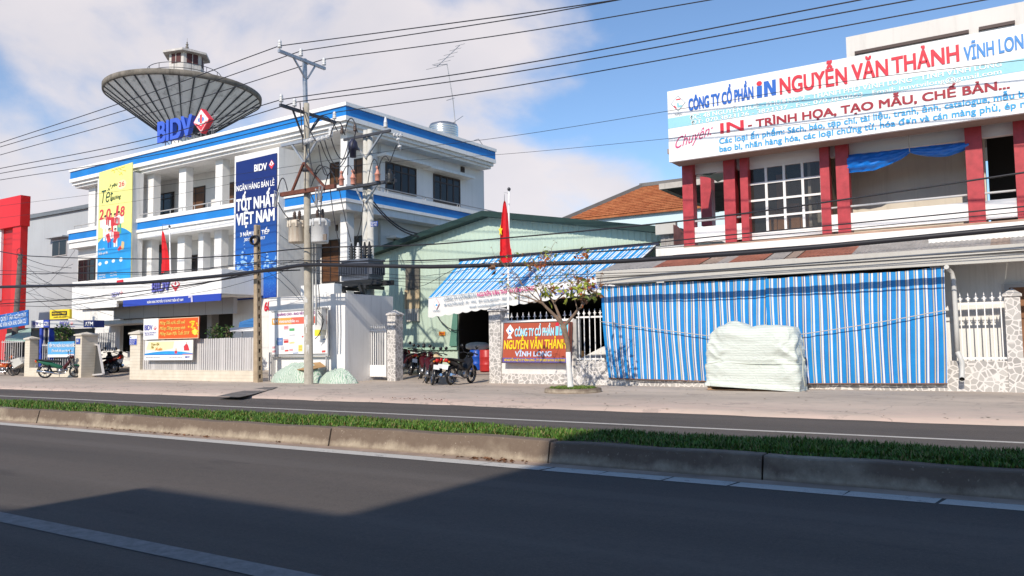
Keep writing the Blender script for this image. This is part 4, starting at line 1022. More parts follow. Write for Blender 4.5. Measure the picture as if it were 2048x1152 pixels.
m = MB(); m.lathe((q.x+.1, 25.6, gz(25.6)+.93), [(0, -.55), (.10, -.5), (.15, -.3), (.17, 0), (.15, .35), (.09, .5), (0, .55)], 14, 'x'); m.build('bundle', mat('grey_plastic', (.45, .47, .47), .35, var=.25, vs=6), t)
# shelves and cartons dimly visible behind the small fence
t = thing('carton_stack', 'brown cartons stacked in the shade behind the short fence', 'cartons', PY(1165, 710, 24.0))
m = MB()
for i, (a, b, c) in enumerate(((0, .55, .5), (.58, .5, .42), (.1, .45, .38))):
    bx_ = PY(1160, 710, 24.4).x-.6; m.box(bx_+a, bx_+a+b, 24.4, 24.9, .2+(.52 if i == 2 else 0), .2+(.52 if i == 2 else 0)+c)
m.build('carton', mat('cardboard', (.42, .26, .12), .8, var=.2), t)
# yard partition wall behind the short fence
t = thing('yard_partition', 'sloping white partition wall behind the short fence', 'wall', PY(1190, 700, 23.8))
m = MB(); a = PY(1150, 722, 23.6); b = PY(1212, 690, 23.6); m.slab([(a.x, 23.6, .2), (b.x+2, 23.6, .2), (b.x+2, 23.6, b.z+.9), (b.x, 23.6, b.z), (a.x, 23.6, a.z)], (0, .1, 0)); m.build('wall', WHITE, t)
# ---- tiled house behind
YT = 46
th = thing('tiled_house', 'white house with orange tiled roof behind the workshop', 'house', PY(1250, 470, YT))
wl, wr = PY(1120, 445, YT), PY(1480, 405, YT)
zw1 = PY(1370, 418, YT).z
zw0 = zw1-1.35
m = MB(); m.box(wl.x-4, wr.x+3, YT, YT+12, 0, zw0-.004); m.build('wall', WHITE, th)
m = MB(); m.box(wl.x-4, wr.x+3, YT-.04, YT+12, zw0, zw1); m.build('pale_blue_band', mat('pale_blue_wall', (.56, .70, .75), .7, var=.03), th)
YR = 51
rl_, rr_ = PY(1283, 374, YR), PY(1330, 369, YR); zr_ = rr_.z
bl_ = PY(1130, 441, YT-.3)
TILE = None
def f_tile(k):
    w = k.noise(1.2, 5, .6); f = k.noise(11, 4, .7)
    c = k.mix(k.rng(w, .35, .65), (.36, .11, .045), (.50, .19, .08)); c = k.mix(k.math('MULTIPLY', k.rng(f, .55, .7), .75), c, (.10, .05, .04)); return c
TILE = node_mat('orange_roof_tile', f_tile, .85, .2)
E0 = V((bl_.x, YT-.3, zw1+.03)); R0_ = V((rl_.x, YR, zr_)); E1 = V((wr.x+4, YT-.3, zw1+.03)); R1 = V((wr.x+2, YR, zr_))
m = MB(); nu, nv = 150, 16
def tile(u, v): return E0.lerp(E1, u).lerp(R0_.lerp(R1, u), v)
for j in range(nv):
    for i in range(nu):
        u0, u1, v0, v1 = i/nu, (i+1)/nu, j/nv, (j+1)/nv
        um = (u0+u1)/2; n0 = V((0, -.02, .07+.02*random.random())); n1 = V((0, 0, .015))
        a, b, c, d = tile(u0, v0), tile(u1, v0), tile(u1, v1), tile(u0, v1); am, dm = tile(um, v0), tile(um, v1)
        m.add([a+n1*2.2, am+n0, b+n1*2.2, c+n1*.2, dm+n0*.5, d+n1*.2], [(0, 1, 4, 5), (1, 2, 3, 4)])
m.slab([E0, E1, R1, R0_], (0, .02, -.12)); m.slab([R0_+V((0, .1, -.1)), R1+V((0, .1, -.1)), E1+V((0, 12, 0)), E0+V((0, 12, 0))], (0, 0, -.1))
rf = m.build('roof', TILE, th)
m = MB(); m.bar(E0+V((-.1, -.05, .1)), R0_+V((0, 0, .12)), .35, .22); m.bar(R0_+V((-.1, 0, .14)), R1+V((0, 0, .14)), .3, .25); m.build('ridge_cap', mat('grey_mortar', (.16, .155, .15), .9), rf)
# slab overhang in front of the tiled roof
t = thing('concrete_canopy', 'stained concrete roof slab jutting out beside the tiled roof', 'canopy', PY(1350, 375, 30))
x0, x1, z0, z1 = RY(1318, 379, 1372, 361, 30); 
m = MB(); m.box(x0, x1+5, 30, 30.2, z0, z1+.0); m.box(x0, x0+.2, 30.2, 37, z0, z1); m.build('edge', mat('stained_edge', (.50, .47, .43), .85, var=.2, vs=2, streak=.4), t)
m = MB(); m.box(x0+.202, x1+5, 30.202, 37, z0+.02, z0+.15); m.build('slab', mat('dark_slab', (.11, .10, .095), .95, var=.4, vs=2), t)
# ================================================================== BANK BUILDING
BO = V((-24.4, 25.2, 0)); BA = V((math.cos(rad(1)), -math.sin(rad(1)), 0)); BB = V((math.sin(rad(3.5)), math.cos(rad(3.5)), 0))
_det = BA.x*BB.y-BA.y*BB.x
def btf(p): return BO+BA*p[0]+BB*p[1]+V((0, 0, p[2]))
def bloc(P): q = V(P)-BO; return V(((q.x*BB.y-q.y*BB.x)/_det, (BA.x*q.y-BA.y*q.x)/_det, P.z))
def PB(px, py, b): return bloc(PP(px, py, BO+BB*b, (-BA.y, BA.x, 0)))
def PS(px, py, a): return bloc(PP(px, py, BO+BA*a, (BB.y, -BB.x, 0)))
def PBw(b): return lambda px, py: PP(px, py, BO+BB*b, (-BA.y, BA.x, 0))
bank = thing('bank_building', 'white three storey bank with blue bands and open balconies', 'building', btf((-8, 0, 0)))
def part(name, m_, *boxes, parent=None):
    m = MB(btf)
    for b in boxes: m.box(*b)
    return m.build(name, m_, parent or bank)
aL = PB(140.4, 352, 0).x; bE = PS(990.8, 312, 0).y
z = {k: PB(690.8, y, 0).z for k, y in dict(cop=204.5, bt=211.8, bb=230.8, c1=240, c2=251).items()}
z2 = {k: PB(684, y, 0).z for k, y in dict(cop=372, bt=379.2, bb=397.4, c1=404, c2=419).items()}
def lband(name, m_, z0, z1, off, aoff=None, wid=.35):    # an L-shaped band along the front and the side, set back by off
    m = MB(btf); A0, B0 = aL+off*.5, off
    m.box(A0, -off, B0, B0+wid, z0, z1); m.box(-off-wid, -off, B0+wid+.001, bE-off*.4, z0, z1); return m.build(name, m_, bank)
lband('coping', WHITE2, z['bt']+.002, z['cop'], -.07, wid=.5); lband('blue_band', BLUEB, z['bb']+.002, z['bt'], 0)
lband('cornice', WHITE2, z['c1'], z['bb'], -.03, wid=.6); lband('cornice', WHITE2, z['c1']-.16, z['c1']-.002, .10, wid=.7); lband('cornice', WHITE2, z['c2']-.05, z['c1']-.162, .24, wid=.8)
part('roof_slab', WHITE, (aL+.5, -.3, .3, bE-.3, z['c2']+.0, z['c2']+.15))
part('roof_deck', CONC, (aL+.4, -.36, .36, bE-.4, z['bb'], z['bb']+.1))
lband('balcony_coping', WHITE2, z2['bt']+.002, z2['cop']+.04, -.06, wid=.45); lband('blue_band', BLUEB, z2['bb']+.002, z2['bt'], 0)
lband('cornice', WHITE2, z2['c1'], z2['bb'], -.05, wid=.5); lband('cornice', WHITE2, z2['c2'], z2['c1']-.002, .04, wid=.6)
part('balcony_slab', WHITE, (aL+.4, -.05, .1, 2.4, z2['c2']+.02, z2['c2']+.16), (-1.0, -.05, 2.401, bE-.2, z2['c2']+.02, z2['c2']+.16))
# body walls
bw = 2.3; aw_ = -.95; bW = PS(968, 380, aw_).y
BW = mat('bank_wall', (.72, .71, .69), .75, var=.05, vs=.6, streak=.18)
part('front_wall', BW, (aL+.6, aw_, bw, bw+.2, z2['c2']+.17, z['c2']-.002), (aL+.6, aw_, bw, bw+.2, 3.9, z2['c2']+.018))
part('side_wall', BW, (aw_-.2, aw_, bw+.202, bW, 0, z['c2']-.002))
part('rear_wall', BW, (aL+.6, aw_-.202, bW-.2, bW, 0, z['c2']-.002)); part('far_side_wall', BW, (aL+.6, aL+.8, bw+.202, bW-.202, 0, z['c2']-.002))
COLW = mat('bank_column', (.75, .74, .72), .7, var=.05, vs=1, streak=.15)
def bcol(xl, xr, y, b, z0, z1, nm='column'):
    a0, a1 = PB(xl, y, b).x, PB(xr, y, b).x; d = min(.42, a1-a0); part(nm, COLW, (a0, a1, b, b+d, z0, z1))
for xl, xr, y in ((177, 190, 410), (294, 307, 375), (358, 372, 360), (431, 445, 345), (681, 694, 340)): bcol(xl, xr, y, .62, z2['c2']+.17, z['c2']-.002)
for xl, xr, y in ((288, 303, 520), (355, 369, 500), (396.7, 406.5, 490), (428.6, 442.5, 490), (680.6, 694, 470)): bcol(xl, xr, y, .62, .2 if xl > 600 else 3.95, z2['c2']+.018)
# balcony rails
def rail(name, a0, a1, b, zz):
    m = MB(btf); m.tube([(a0, b, zz), (a1, b, zz)], .03, 6)
    n = int(abs(a1-a0)/1.1)+1
    for i in range(n+1): a = a0+(a1-a0)*i/n; m.tube([(a, b, zz-.3), (a, b, zz)], .022, 6)
    return m.build(name, mat('grey_handrail', (.40, .40, .40), .5), bank)
rail('handrail', PB(272, 440, .15).x, PB(468, 400, .15).x, .15, z2['cop']+.3); rail('handrail', aL+.3, PB(193, 450, .15).x, .15, z2['cop']+.3)
m = MB(btf); m.tube([(-.12, 2, z2['cop']+.25), (-.12, bW, z2['cop']+.25)], .028, 6)
for i in range(6): b = 2.5+i*2.6; m.tube([(-.12, b, z2['cop']), (-.12, b, z2['cop']+.25)], .02, 5); m.tube([(-.12, b+.18, z2['cop']), (-.12, b+.18, z2['cop']+.25)], .02, 5)
m.build('handrail', mat('grey_handrail', (.40, .40, .40)), bank)
# openings on the balconies (frame > pane)
BFR = mat('dark_brown_frame', (.045, .03, .025), .5, var=.2)
def opening(nm, xl, xr, yt, yb_, b, wood=False, nx=3):
    p, q = PB(xl, yt, b), PB(xr, yt, b); zt, zb_ = p.z, PB(xl, yb_, b).z; a0, a1 = p.x, q.x
    m = MB(btf); f = .06
    m.box(a0, a1, b-.05, b-.003, zt-f, zt); m.box(a0, a1, b-.05, b-.003, zb_, zb_+f)
    for i in range(nx+1): a = a0+(a1-a0-f)*i/nx; m.box(a, a+f, b-.052, b-.003, zb_+f, zt-f)
    zm = zt-(zt-zb_)*.28
    for i in range(nx): a = a0+f+(a1-a0-f)*i/nx; m.box(a+.001, a+(a1-a0-f)/nx-f-.001, b-.05, b-.003, zm-.03, zm+.03)
    w = m.build(nm, BFR, bank)
    m = MB(btf); m.box(a0+f*.5, a1-f*.5, b-.03, b-.002, zb_+f*.5, zt-f*.5); m.build('pane', mat('dark_brown_wood', (.11, .05, .024), .5, var=.25, vs=3) if wood else GLASS, w); return w
for xl, xr, yt, yb_, wd in ((308, 349, 391, 432, 0), (374.5, 411, 378, 424, 1), (447, 470, 368, 412, 1), (661, 679, 327, 371, 1), (699, 727, 321, 372, 1)): opening('window', xl, xr, yt, yb_, bw, wd, 2)
for xl, xr, yt, yb_, wd in ((305, 327, 482, 552, 0), (372, 395, 512, 552, 0), (408, 416, 505, 552, 1), (446, 456, 500, 552, 1), (698, 726, 474, 560, 0)): opening('door', xl, xr, yt, yb_, bw, wd, 1)
opening('door', 645, 680, 482, 566, bw, True, 2); opening('louvre', 672, 676, 450, 462, bw, True, 1)
opening('window', 158.5, 191.5, 521, 571, .5, False, 3)
part('bay_wall', BW, (aL+.1, PB(196, 540, .6).x, .52, 2.29, 3.9, z2['c2']+.018))
# side windows with concrete hoods
def sidewin(nm, xl, xr, ytl, ybl, nx=4):
    p, q = PS(xl, ytl, aw_), PS(xr, ytl, aw_); zt, zb_ = p.z, PS(xl, ybl, aw_).z; b0, b1 = p.y, q.y
    m = MB(btf); f = .07; x0, x1 = aw_+.003, aw_+.05
    m.box(x0, x1, b0, b1, zt-f, zt); m.box(x0, x1, b0, b1, zb_, zb_+f); zm = zt-(zt-zb_)*.27
    for i in range(nx+1): b = b0+(b1-b0-f)*i/nx; m.box(x0, x1+.002, b, b+f, zb_+f, zt-f)
    for i in range(nx): b = b0+f+(b1-b0-f)*i/nx; m.box(x0, x1, b+.001, b+(b1-b0-f)/nx-f-.001, zm-.03, zm+.03)
    w = m.build(nm, BFR, bank); m = MB(btf); m.box(x0-.001, x0+.02, b0+.03, b1-.03, zb_+.03, zt-.03); m.build('pane', GLASS, w)
sidewin('window', 770.5, 831.5, 322.7, 380.5); sidewin('window', 866, 919, 346.7, 402.6); sidewin('vent', 921, 928, 333, 343.5, 2); sidewin('window', 787, 822, 478, 500, 3)
for xl, yl, xr in ((762.7, 309, 855), (853, 334.5, 941), (782, 473, 826)):
    p, q = PS(xl, yl, aw_+.3), PS(xr, yl, aw_+.3); part('window_hood', WHITE, (aw_, aw_+.62, p.y, q.y, p.z-.06, p.z+.06))
m = MB(btf); p = PS(759, 350, aw_+.1); m.tube([(aw_+.1, p.y, z['c2']-.05), (aw_+.1, p.y, .2)], .05, 8); m.build('drain_pipe', PVC, bank)
# fins that carry the hanging banners
def fin(xl, xr, yt, b0, xs, ys, zb_):
    a0, a1 = PB(xl, yt, b0).x, PB(xr, yt, b0).x; zt = PB(xl, yt, b0).z; b1 = PS(xs, ys, a1).y
    part('banner_fin', WHITE, (a0, a1, b0, max(b0+.6, min(b1, 2.2)), zb_, min(zt, z['c2']-.06))); return a0, a1
fin(196, 266, 340, -.30, 288, 330, 3.9); fin(469.5, 558, 313, -.35, 612, 310, .1)
# ground floor: entrance canopy, grey beam, dark hall
bC = -2.6
cz1, cz0 = PB(443, 537.6, bC).z, PB(442, 601, bC).z; zs = PB(442, 586.8, bC).z
a0, a1 = PB(232, 575, bC).x, PB(443, 560, bC).x; aX = PB(142, 596, bC).x
part('canopy_fascia', WHITE2, (a0, a1, bC, bC+.15, zs, cz1), (a1-.15, a1, bC+.151, .5, zs, cz1)); part('canopy_roof', WHITE, (aX, a1-.152, bC+.152, 2.29, cz0+.25, cz0+.4))
la0 = a0-.002
lz1_, lz0_ = PB(142, 574, bC).z, PB(142, 619.6, bC).z
part('canopy_fascia', WHITE2, (aX, la0, bC+.05, bC+.15, lz0_, lz1_+.25)); part('canopy_end', WHITE2, (aX, aX+.12, bC+.151, .5, lz0_, lz1_+.25))
part('blue_fascia_strip', ROYAL, (PB(246, 606, bC-.04).x, a1+.02, bC-.04, bC-.002, cz0, zs))
GT = node_mat('grey_panel_tile', lambda k: k.mix(k.math('MULTIPLY', k.math('LESS_THAN', k.math('FRACT', k.math('MULTIPLY', k.sep(0), .8)), .02), .8), (.40, .40, .41), (.12, .12, .12)), .4)
g0, g1 = PB(466, 626.6, -1.2).z, PB(240, 612, -1.2).z
part('grey_beam', GT, (PB(228, 620, -1.2).x, PB(467, 610, -1.2).x, -1.2, -1.0, g0, cz0+.24))
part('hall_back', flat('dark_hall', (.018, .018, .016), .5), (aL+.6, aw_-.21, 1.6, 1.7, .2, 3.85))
part('hall_column', mat('hall_column_grey', (.30, .30, .30), .6), (PB(414, 650, .2).x, PB(423, 650, .2).x, .2, .6, .2, 3.85))
part('ground_wall', WHITE, (PB(136, 660, .9).x, PB(240, 660, .9).x, .9, 1.1, .2, 3.85), (PB(240.1, 720, .9).x, PB(286, 720, .9).x, .9, 1.1, .2, PB(260, 703, .9).z))
p, q = PB(160, 640, -.8), PB(290, 640, -.8); part('porch_slab', WHITE2, (p.x, q.x, -.9, .89, PB(242, 648, -.8).z, PB(242, 640, -.8).z))
# bank entrance sign pieces
t = thing('entrance_sign', 'white fascia sign with violet letters and red emblem over the bank entrance', 'sign', btf((a0, bC-.05, zs)))
P = Panel(btf((a0, bC-.003, zs)), BA, (0, 0, 1), a1-a0, cz1-zs, t); P.plane = PBw(bC-.003)
VIO = flat('violet_letters', (.13, .13, .45), .4)
P.textp('BIDV', 307, 584, 341, 580, 20, VIO, bold=.03, ext=.08)
def emblem(P, cx, cy, w, h, out, inn, sz=1):
    u, v = P.uv(cx, cy); u1, _ = P.uv(cx+w/2, cy); _, v1 = P.uv(cx, cy-h/2); du, dv_ = abs(u1-u), abs(v1-v)
    P.polys('emblem', out, [[(u-du, v), (u, v-dv_), (u+du, v), (u, v+dv_)]], .01)
    P.polys('emblem_field', inn, [[(u-du*.8, v+dv_*.06), (u, v-dv_*.28), (u+du*.8, v+dv_*.06), (u, v+dv_*.84)]], .014)
    P.polys('emblem_mark', out, [[(u-du*.2, v+dv_*.0), (u, v-dv_*.12), (u+du*.2, v), (u+du*.2, v+dv_*.3), (u, v+dv_*.5), (u-du*.2, v+dv_*.3)]], .018)
EMR = flat('emblem_crimson', (.58, .04, .06), .45)
emblem(P, 351.5, 569.5, 18, 27, EMR, WHT); emblem(P, 228+15, 585, 6, 9, EMR, WHT)
P.textp('BIDV', 224, 594, 239.5, 591, 7.5, VIO, bold=.02)
P.textp('NGÂN HÀNG TMCP ĐẦU TƯ VÀ PHÁT TRIỂN VIỆT NAM', 297, 607, 369, 602, 4.5, WHT, bold=.02, lift=.06)
P.polys('red_tab', TXR, [[P.uv(*q) for q in ((234, 567), (247, 565), (247, 559), (234, 561))]], .02)
P.polys('pale_tab', flat('pale_violet', (.55, .52, .68)), [[P.uv(*q) for q in ((379, 592), (387, 590.5), (388, 604), (384.5, 604.5), (384, 595), (379, 596))]], .06)
# ---- hanging banners
t = thing('festival_banner', 'tall yellow and blue new year banner with a drawn family on the bank front', 'banner', PBw(-.36)(195, 572))
P = Panel.px((198, 339.2), (264.8, 324.5), (260.8, 556), (194.3, 573.5), PBw(-.36), t)
YB_, SB_ = mat('banner_yellow', (.84, .79, .26), .45, var=.08, vs=.6), mat('banner_sky_blue', (.02, .30, .68), .45, var=.2, vs=.6)
P.board('board', YB_, .04)
P.polys('blue_field', SB_, [[(0, 0), (1, 0)]+[(1-i/16, .40+.085*math.sin(math.pi*(i/16)**.9)-.02*(i/16)) for i in range(17)]], .002)
TG_ = flat('banner_dark_green', (.03, .08, .04))
P.textp('Tết', 203, 407, 226, 402, 25, TG_, bold=.0, shear=.25); P.textp('yêu', 223, 375, 235, 371, 7, TG_, shear=.2); P.textp('thương', 223, 401, 242, 396, 8, TG_, shear=.25)
RN = flat('banner_red', (.62, .05, .07))
for ch, x, y, h in (('2', 199, 440, 19), ('0', 213, 438, 19), ('1', 232, 433, 20), ('8', 241, 433, 19)): P.textp(ch, x, y, x+(8 if ch != '1' else 5), y-2, h, RN, bold=.02, shear=.1)
u, v = P.uv(244, 369); P.polys('round_seal', flat('banner_cream', (.85, .75, .45)), [P.ell(u, v, .13, .04)]); P.textp('26', 238, 374, 249, 371, 9, RN, bold=.01)
br = []
for x0_, y0_, x1_, y1_ in ((222, 342, 250, 333), (235, 340, 246, 350), (240, 338, 252, 342)):
    p, q = P.uv(x0_, y0_), P.uv(x1_, y1_); br.append([p, q, (q[0], q[1]-.004), (p[0], p[1]-.004)])
P.polys('blossom_branch', flat('branch_olive', (.28, .26, .03)), br)
P.polys('blossoms', flat('blossom_gold', (.75, .55, .02)), [P.ell(*P.uv(x, y), .02, .006, 7) for x, y in ((226, 341), (233, 338), (240, 337), (248, 334), (243, 346), (240, 349), (250, 341), (229, 344))], .006)
def figure(x, y, h, top, bot):                    # printed little person: legs, body, head
    def r(dx0, dy0, dx1, dy1): return [P.uv(x+dx0*h, y-dy0*h), P.uv(x+dx1*h, y-dy0*h), P.uv(x+dx1*h, y-dy1*h), P.uv(x+dx0*h, y-dy1*h)]
    P.polys('printed_legs', bot, [r(-.09, 0, -.01, .48), r(.02, .02, .10, .48)], .006)
    P.polys('printed_body', top, [[*r(-.13, .46, .14, .82)], r(-.20, .5, -.14, .8), r(.15, .5, .21, .8)], .008)
    P.polys('printed_head', flat('print_skin', (.60, .38, .26)), [P.ell(*P.uv(x, y-.9*h), .035, .009*h/28, 10)], .010); P.polys('printed_hair', DARK, [P.ell(*P.uv(x, y-.955*h), .036, .005*h/28, 10)], .012)
cw, cr_, cg = flat('print_white', (.78, .78, .76)), flat('print_red', (.6, .04, .05)), flat('print_green', (.1, .35, .2))
for f in ((211, 482, 52, cw, cw), (222, 474, 48, cr_, cr_), (230, 472, 46, cr_, cw), (238, 468, 46, cw, cg), (219, 496, 40, cw, TXB), (231, 494, 38, cr_, cw)): figure(*f)
P.polys('printed_gifts', cr_, [[P.uv(*q) for q in w_] for w_ in (((212, 470), (219, 466), (222, 482), (216, 486)), ((226, 484), (233, 466), (237, 469), (231, 487)), ((235, 499), (241, 491), (244, 497), (238, 502)))], .014)
P.polys('printed_mascot_gift', flat('print_tan', (.62, .45, .22)), [[P.uv(*q) for q in ((241, 500), (248, 498), (249, 484), (244, 482))]], .01)
for x, y, s_ in ((200, 528, 1.3), (213, 525, 1.2), (227, 522, 1.2), (242, 519, 1.6)): P.polys('printed_icon', flat('print_pale', (.70, .78, .82)), [P.ell(*P.uv(x, y), .05, .012*s_, 12)], .006)
P.textp('Gửi tiền', 198, 501, 210, 499, 3, WHT); P.textp('Nhận quà lớn', 198, 510, 216, 507, 4.5, WHT)
for x in (198, 221): P.textp('Giải thưởng', x, 552-(x-198)*.2, x+13, 550-(x-198)*.2, 2.5, WHT); P.textp('hàng tỷ đồng', x, 557-(x-198)*.2, x+13, 555-(x-198)*.2, 2.5, WHT)
t = thing('bank_banner', 'tall navy bank banner with white slogan and a night city picture', 'banner', PBw(-.41)(470, 600))
P = Panel.px((471.7, 322), (553, 305.8), (551.7, 591), (469.7, 601), PBw(-.41), t)
def f_nb(k):
    q = k.node('ShaderNodeVectorMath', operation='SUBTRACT'); k.l.new(k.t, q.inputs[0]); q.inputs[1].default_value = (P.o-PBw(-.41)(470, 600))[:]
    zz = k.math('DIVIDE', k.sep(2, q.outputs[0]), P.h)
    city = k.node('ShaderNodeTexVoronoi'); city.inputs['Scale'].default_value = 1.0; k.l.new(k.mapped((6, 1, 9)), city.inputs['Vector'])
    sepc = k.node('ShaderNodeSeparateColor'); k.l.new(city.outputs['Color'], sepc.inputs[0])
    tow = k.noise(1.0, 2, .5, k.mapped((2.6, 0, .1))); top_ = k.math('ADD', .30, k.math('MULTIPLY', k.math('SUBTRACT', tow, .5), .42))
    c = k.mix(k.rng(zz, .62, .25), (.008, .022, .15), (.015, .14, .52)); c = k.mix(k.rng(zz, .16, .0), c, (.012, .05, .34))
    inc = k.math('MULTIPLY', k.math('LESS_THAN', zz, top_), k.math('GREATER_THAN', zz, .20))
    lit = k.math('MULTIPLY', inc, k.math('GREATER_THAN', sepc.outputs[0], .66)); drk = k.math('MULTIPLY', inc, k.math('LESS_THAN', sepc.outputs[1], .45))
    c = k.mix(k.math('MULTIPLY', drk, .6), c, (.01, .04, .22)); c = k.mix(k.math('MULTIPLY', lit, .7), c, (.38, .62, .85))
    ref = k.math('MULTIPLY', k.math('LESS_THAN', zz, .20), k.rng(k.noise(3, 4, .6, k.mapped((3, 1, 5))), .52, .7)); return k.mix(k.math('MULTIPLY', ref, .45), c, (.12, .35, .75))
P.board('board', node_mat('banner_navy_city', f_nb, .4, .4), .04)
P.textp('BIDV', 509.2, 343, 534, 339, 13, WHT, bold=.03); emblem(P, 543.5, 329, 11, 19, flat('emblem_bright_red', (.70, .05, .07)), WHT)
P.textp('NGÂN HÀNG BÁN LẺ', 473.5, 383, 549, 370.5, 10.5, WHT, bold=.02)
P.textp('TỐT NHẤT', 473.5, 422, 551, 411.5, 22, WHT, bold=.04); P.textp('VIỆT NAM', 473.5, 451, 549, 440, 22, WHT, bold=.04)
P.textp('3 NĂM LIÊN TIẾP', 481, 473.8, 539, 467, 8, WHT, bold=.03); P.textp('2015, 2016, 2017', 489, 482.5, 530.5, 478, 5.5, WHT, bold=.02)
P.textp('Bình chọn bởi', 471.5, 575, 491, 573.5, 3.6, WHT); P.textp('THE ASIAN BANKER', 471, 585, 527, 581, 8, WHT, bold=.02)
# anniversary mark at the foot of the fin
t = thing('anniversary_mark', 'red numeral mark on the white wall under the navy banner', 'sign', PBw(-.37)(535, 615))
P = Panel.px((520, 596), (556, 594), (555, 626), (519, 629), PBw(-.365), t)
P.polys('red_stroke', TXR, [[P.uv(*q) for q in ((529, 594), (532, 590.5), (552, 588.5), (552, 592), (535, 594), (531, 598))]], .003)
P.textp('60', 529, 622, 541, 620, 17, TXR, bold=.03)
t = thing('stall_parasol', 'blue and white awning cloth against the white wall behind the bank fence', 'awning', PY(495, 655, 21.5))
m = MB(); a, b, c, d = PY(477, 655, 21.4), PY(511, 655, 21.4), PY(511, 635, 22.4), PY(479, 645, 22.4); m.slab([a, b, c, d], (0, .02, .02)); m.build('cloth', mat('parasol_blue', (.04, .18, .42), .7), t)
m = MB(); m.box(a.x-.4, b.x+.3, 21.3, 21.34, a.z-.16, a.z-.005); m.build('valance', WHITE2, t)
m = MB(); m.tube([(a.x+.2, 21.42, .15), (a.x+.2, 21.42, a.z-.01)], .025, 6); m.build('pole', STEEL, t)
# ---- letters on the roof
t = thing('rooftop_letters', 'big blue block letters and red diamond standing on the bank roof', 'sign', PBw(.5)(324, 290))
P = Panel.px((320, 250), (440, 221), (440, 262), (320, 290), PBw(.5), t)
P.textp('BIDV', 325, 287, 392, 272.5, 39, flat('rooftop_blue', (.06, .13, .60), .4), bold=.035, ext=.28, lift=.0)
u, v = P.uv(412, 244); du = abs(P.uv(428, 244)[0]-u); dv_ = abs(P.uv(412, 219.5)[1]-v)
def thick(name, pl, l, th, m_):
    mb = MB(); mb.slab([P.pt(a, b, l) for a, b in pl], P.n*th); return mb.build(name, m_, t)
dia = lambda k, ku=0: [(u-du*k, v+ku), (u, v-dv_*k+ku), (u+du*k, v+ku), (u, v+dv_*k+ku)]
EMB = flat('emblem_bright_red', (.70, .05, .07))
thick('diamond', dia(1), 0, .28, EMB); thick('diamond_face', dia(.9), .282, .01, WHT)
thick('diamond_chevron', [(u-du*.72, v-dv_*.08), (u-du*.0, v-dv_*.42), (u+du*.72, v-dv_*.08), (u+du*.72, v-dv_*.15), (u, v-dv_*.82), (u-du*.72, v-dv_*.15)], .294, .01, EMB)
thick('diamond_bars', [(u-du*.12, v-dv_*.2), (u+du*.12, v-dv_*.2), (u+du*.12, v+dv_*.5), (u-du*.12, v+dv_*.5)], .294, .012, EMB); thick('diamond_bars', [(u-du*.34, v-dv_*.02), (u-du*.18, v-dv_*.1), (u-du*.18, v+dv_*.28), (u-du*.34, v+dv_*.2)], .294, .012, TXB); thick('diamond_bars', [(u+du*.34, v-dv_*.02), (u+du*.18, v-dv_*.1), (u+du*.18, v+dv_*.28), (u+du*.34, v+dv_*.2)], .294, .012, TXB)
m = MB()
for x, y in ((331, 293), (343, 290), (357, 286), (370, 283), (384, 279), (402, 275), (412, 272), (424, 270)):
    a = PBw(.5)(x, y-14); m.tube([a, V((a.x, a.y, z['cop']-.2))], .03, 5); m.tube([a, btf(bloc(a)+V((0, .9, -.9)))], .02, 5)
for y_ in (235, 252, 262): m.tube([PBw(.55)(396, y_+5), PBw(.55)(436, y_-5)], .02, 5)
m.tube([PBw(.55)(427, 222), PBw(.55)(427, 268)], .02, 5); m.build('support_frame', STEEL, t)
# ---- water tank and aerials on the roof
c = PS(887, 262, -4.0); t = thing('water_tank', 'stainless steel water tank on the bank roof', 'tank', btf(c))
R_ = .85; wz0, wz1 = PS(887, 275, -4).z-.6, PS(887, 246, -4).z; ct = btf((c.x, c.y, 0))
prof = [(R_, wz0)]
for i in range(9): zz = wz0+(wz1-wz0-.25)*(i+1)/9; prof += [(R_, zz-.06), (R_*1.015, zz-.03), (R_, zz)]
prof += [(R_*.93, wz1-.12), (R_*.6, wz1-.02), (.22, wz1), (.22, wz1+.06), (0, wz1+.07)]
m = MB(); m.lathe(ct, prof, 32); m.build('tank', mat('stainless_steel', (.62, .60, .57), .28, .9, var=.08, vs=3), t)
t = thing('roof_aerial', 'tall thin television aerial behind the steel tank on the bank roof', 'aerial', btf((-3.2, PS(915, 277, -3.2).y, z['cop'])))
ah = lambda x, y: btf(PS(x, y, -3.2)); b0 = ah(915, 277)
AL = flat('aerial_metal', (.30, .31, .33), .4)
m = MB(); m.tube([b0-V((0, 0, .6)), ah(906, 200), ah(894, 128)], .025, 5); m.build('mast', AL, t)
m = MB(); m.tube([ah(873, 134), ah(920, 90)], .02, 5)
for k_ in range(6): q = ah(873+47*k_/5, 134-44*k_/5); L = .75-.08*k_; m.tube([q-BA*L, q+BA*L], .013, 4)
m.tube([ah(867, 131), ah(895, 128)], .015, 4); m.tube([ah(893, 201), ah(909, 196)], .015, 4); m.tube([ah(903, 248), ah(926, 232)], .016, 4); m.build('antenna', AL, t)
t = thing('roof_hook', 'thin bent rod on the far end of the bank roof edge', 'rod', btf((0, PS(958, 285, 0).y, z['cop']))); q = lambda x, y: btf(PS(x, y, -.1))
m = MB(); m.tube([q(948, 281), q(957, 278), q(966, 291)], .02, 5); m.build('rod', AL, t)
# ---- flag on the entrance
flagpole('thin white flag pole rising from the bank entrance canopy', 'red flag hanging slack over the bank entrance', PBw(-2.4)(341, 548), PBw(-2.4)(339, 455), (325, 462), (331, 546), .02, .75, PBw(-2.4)(325, 500).y, 5, None)
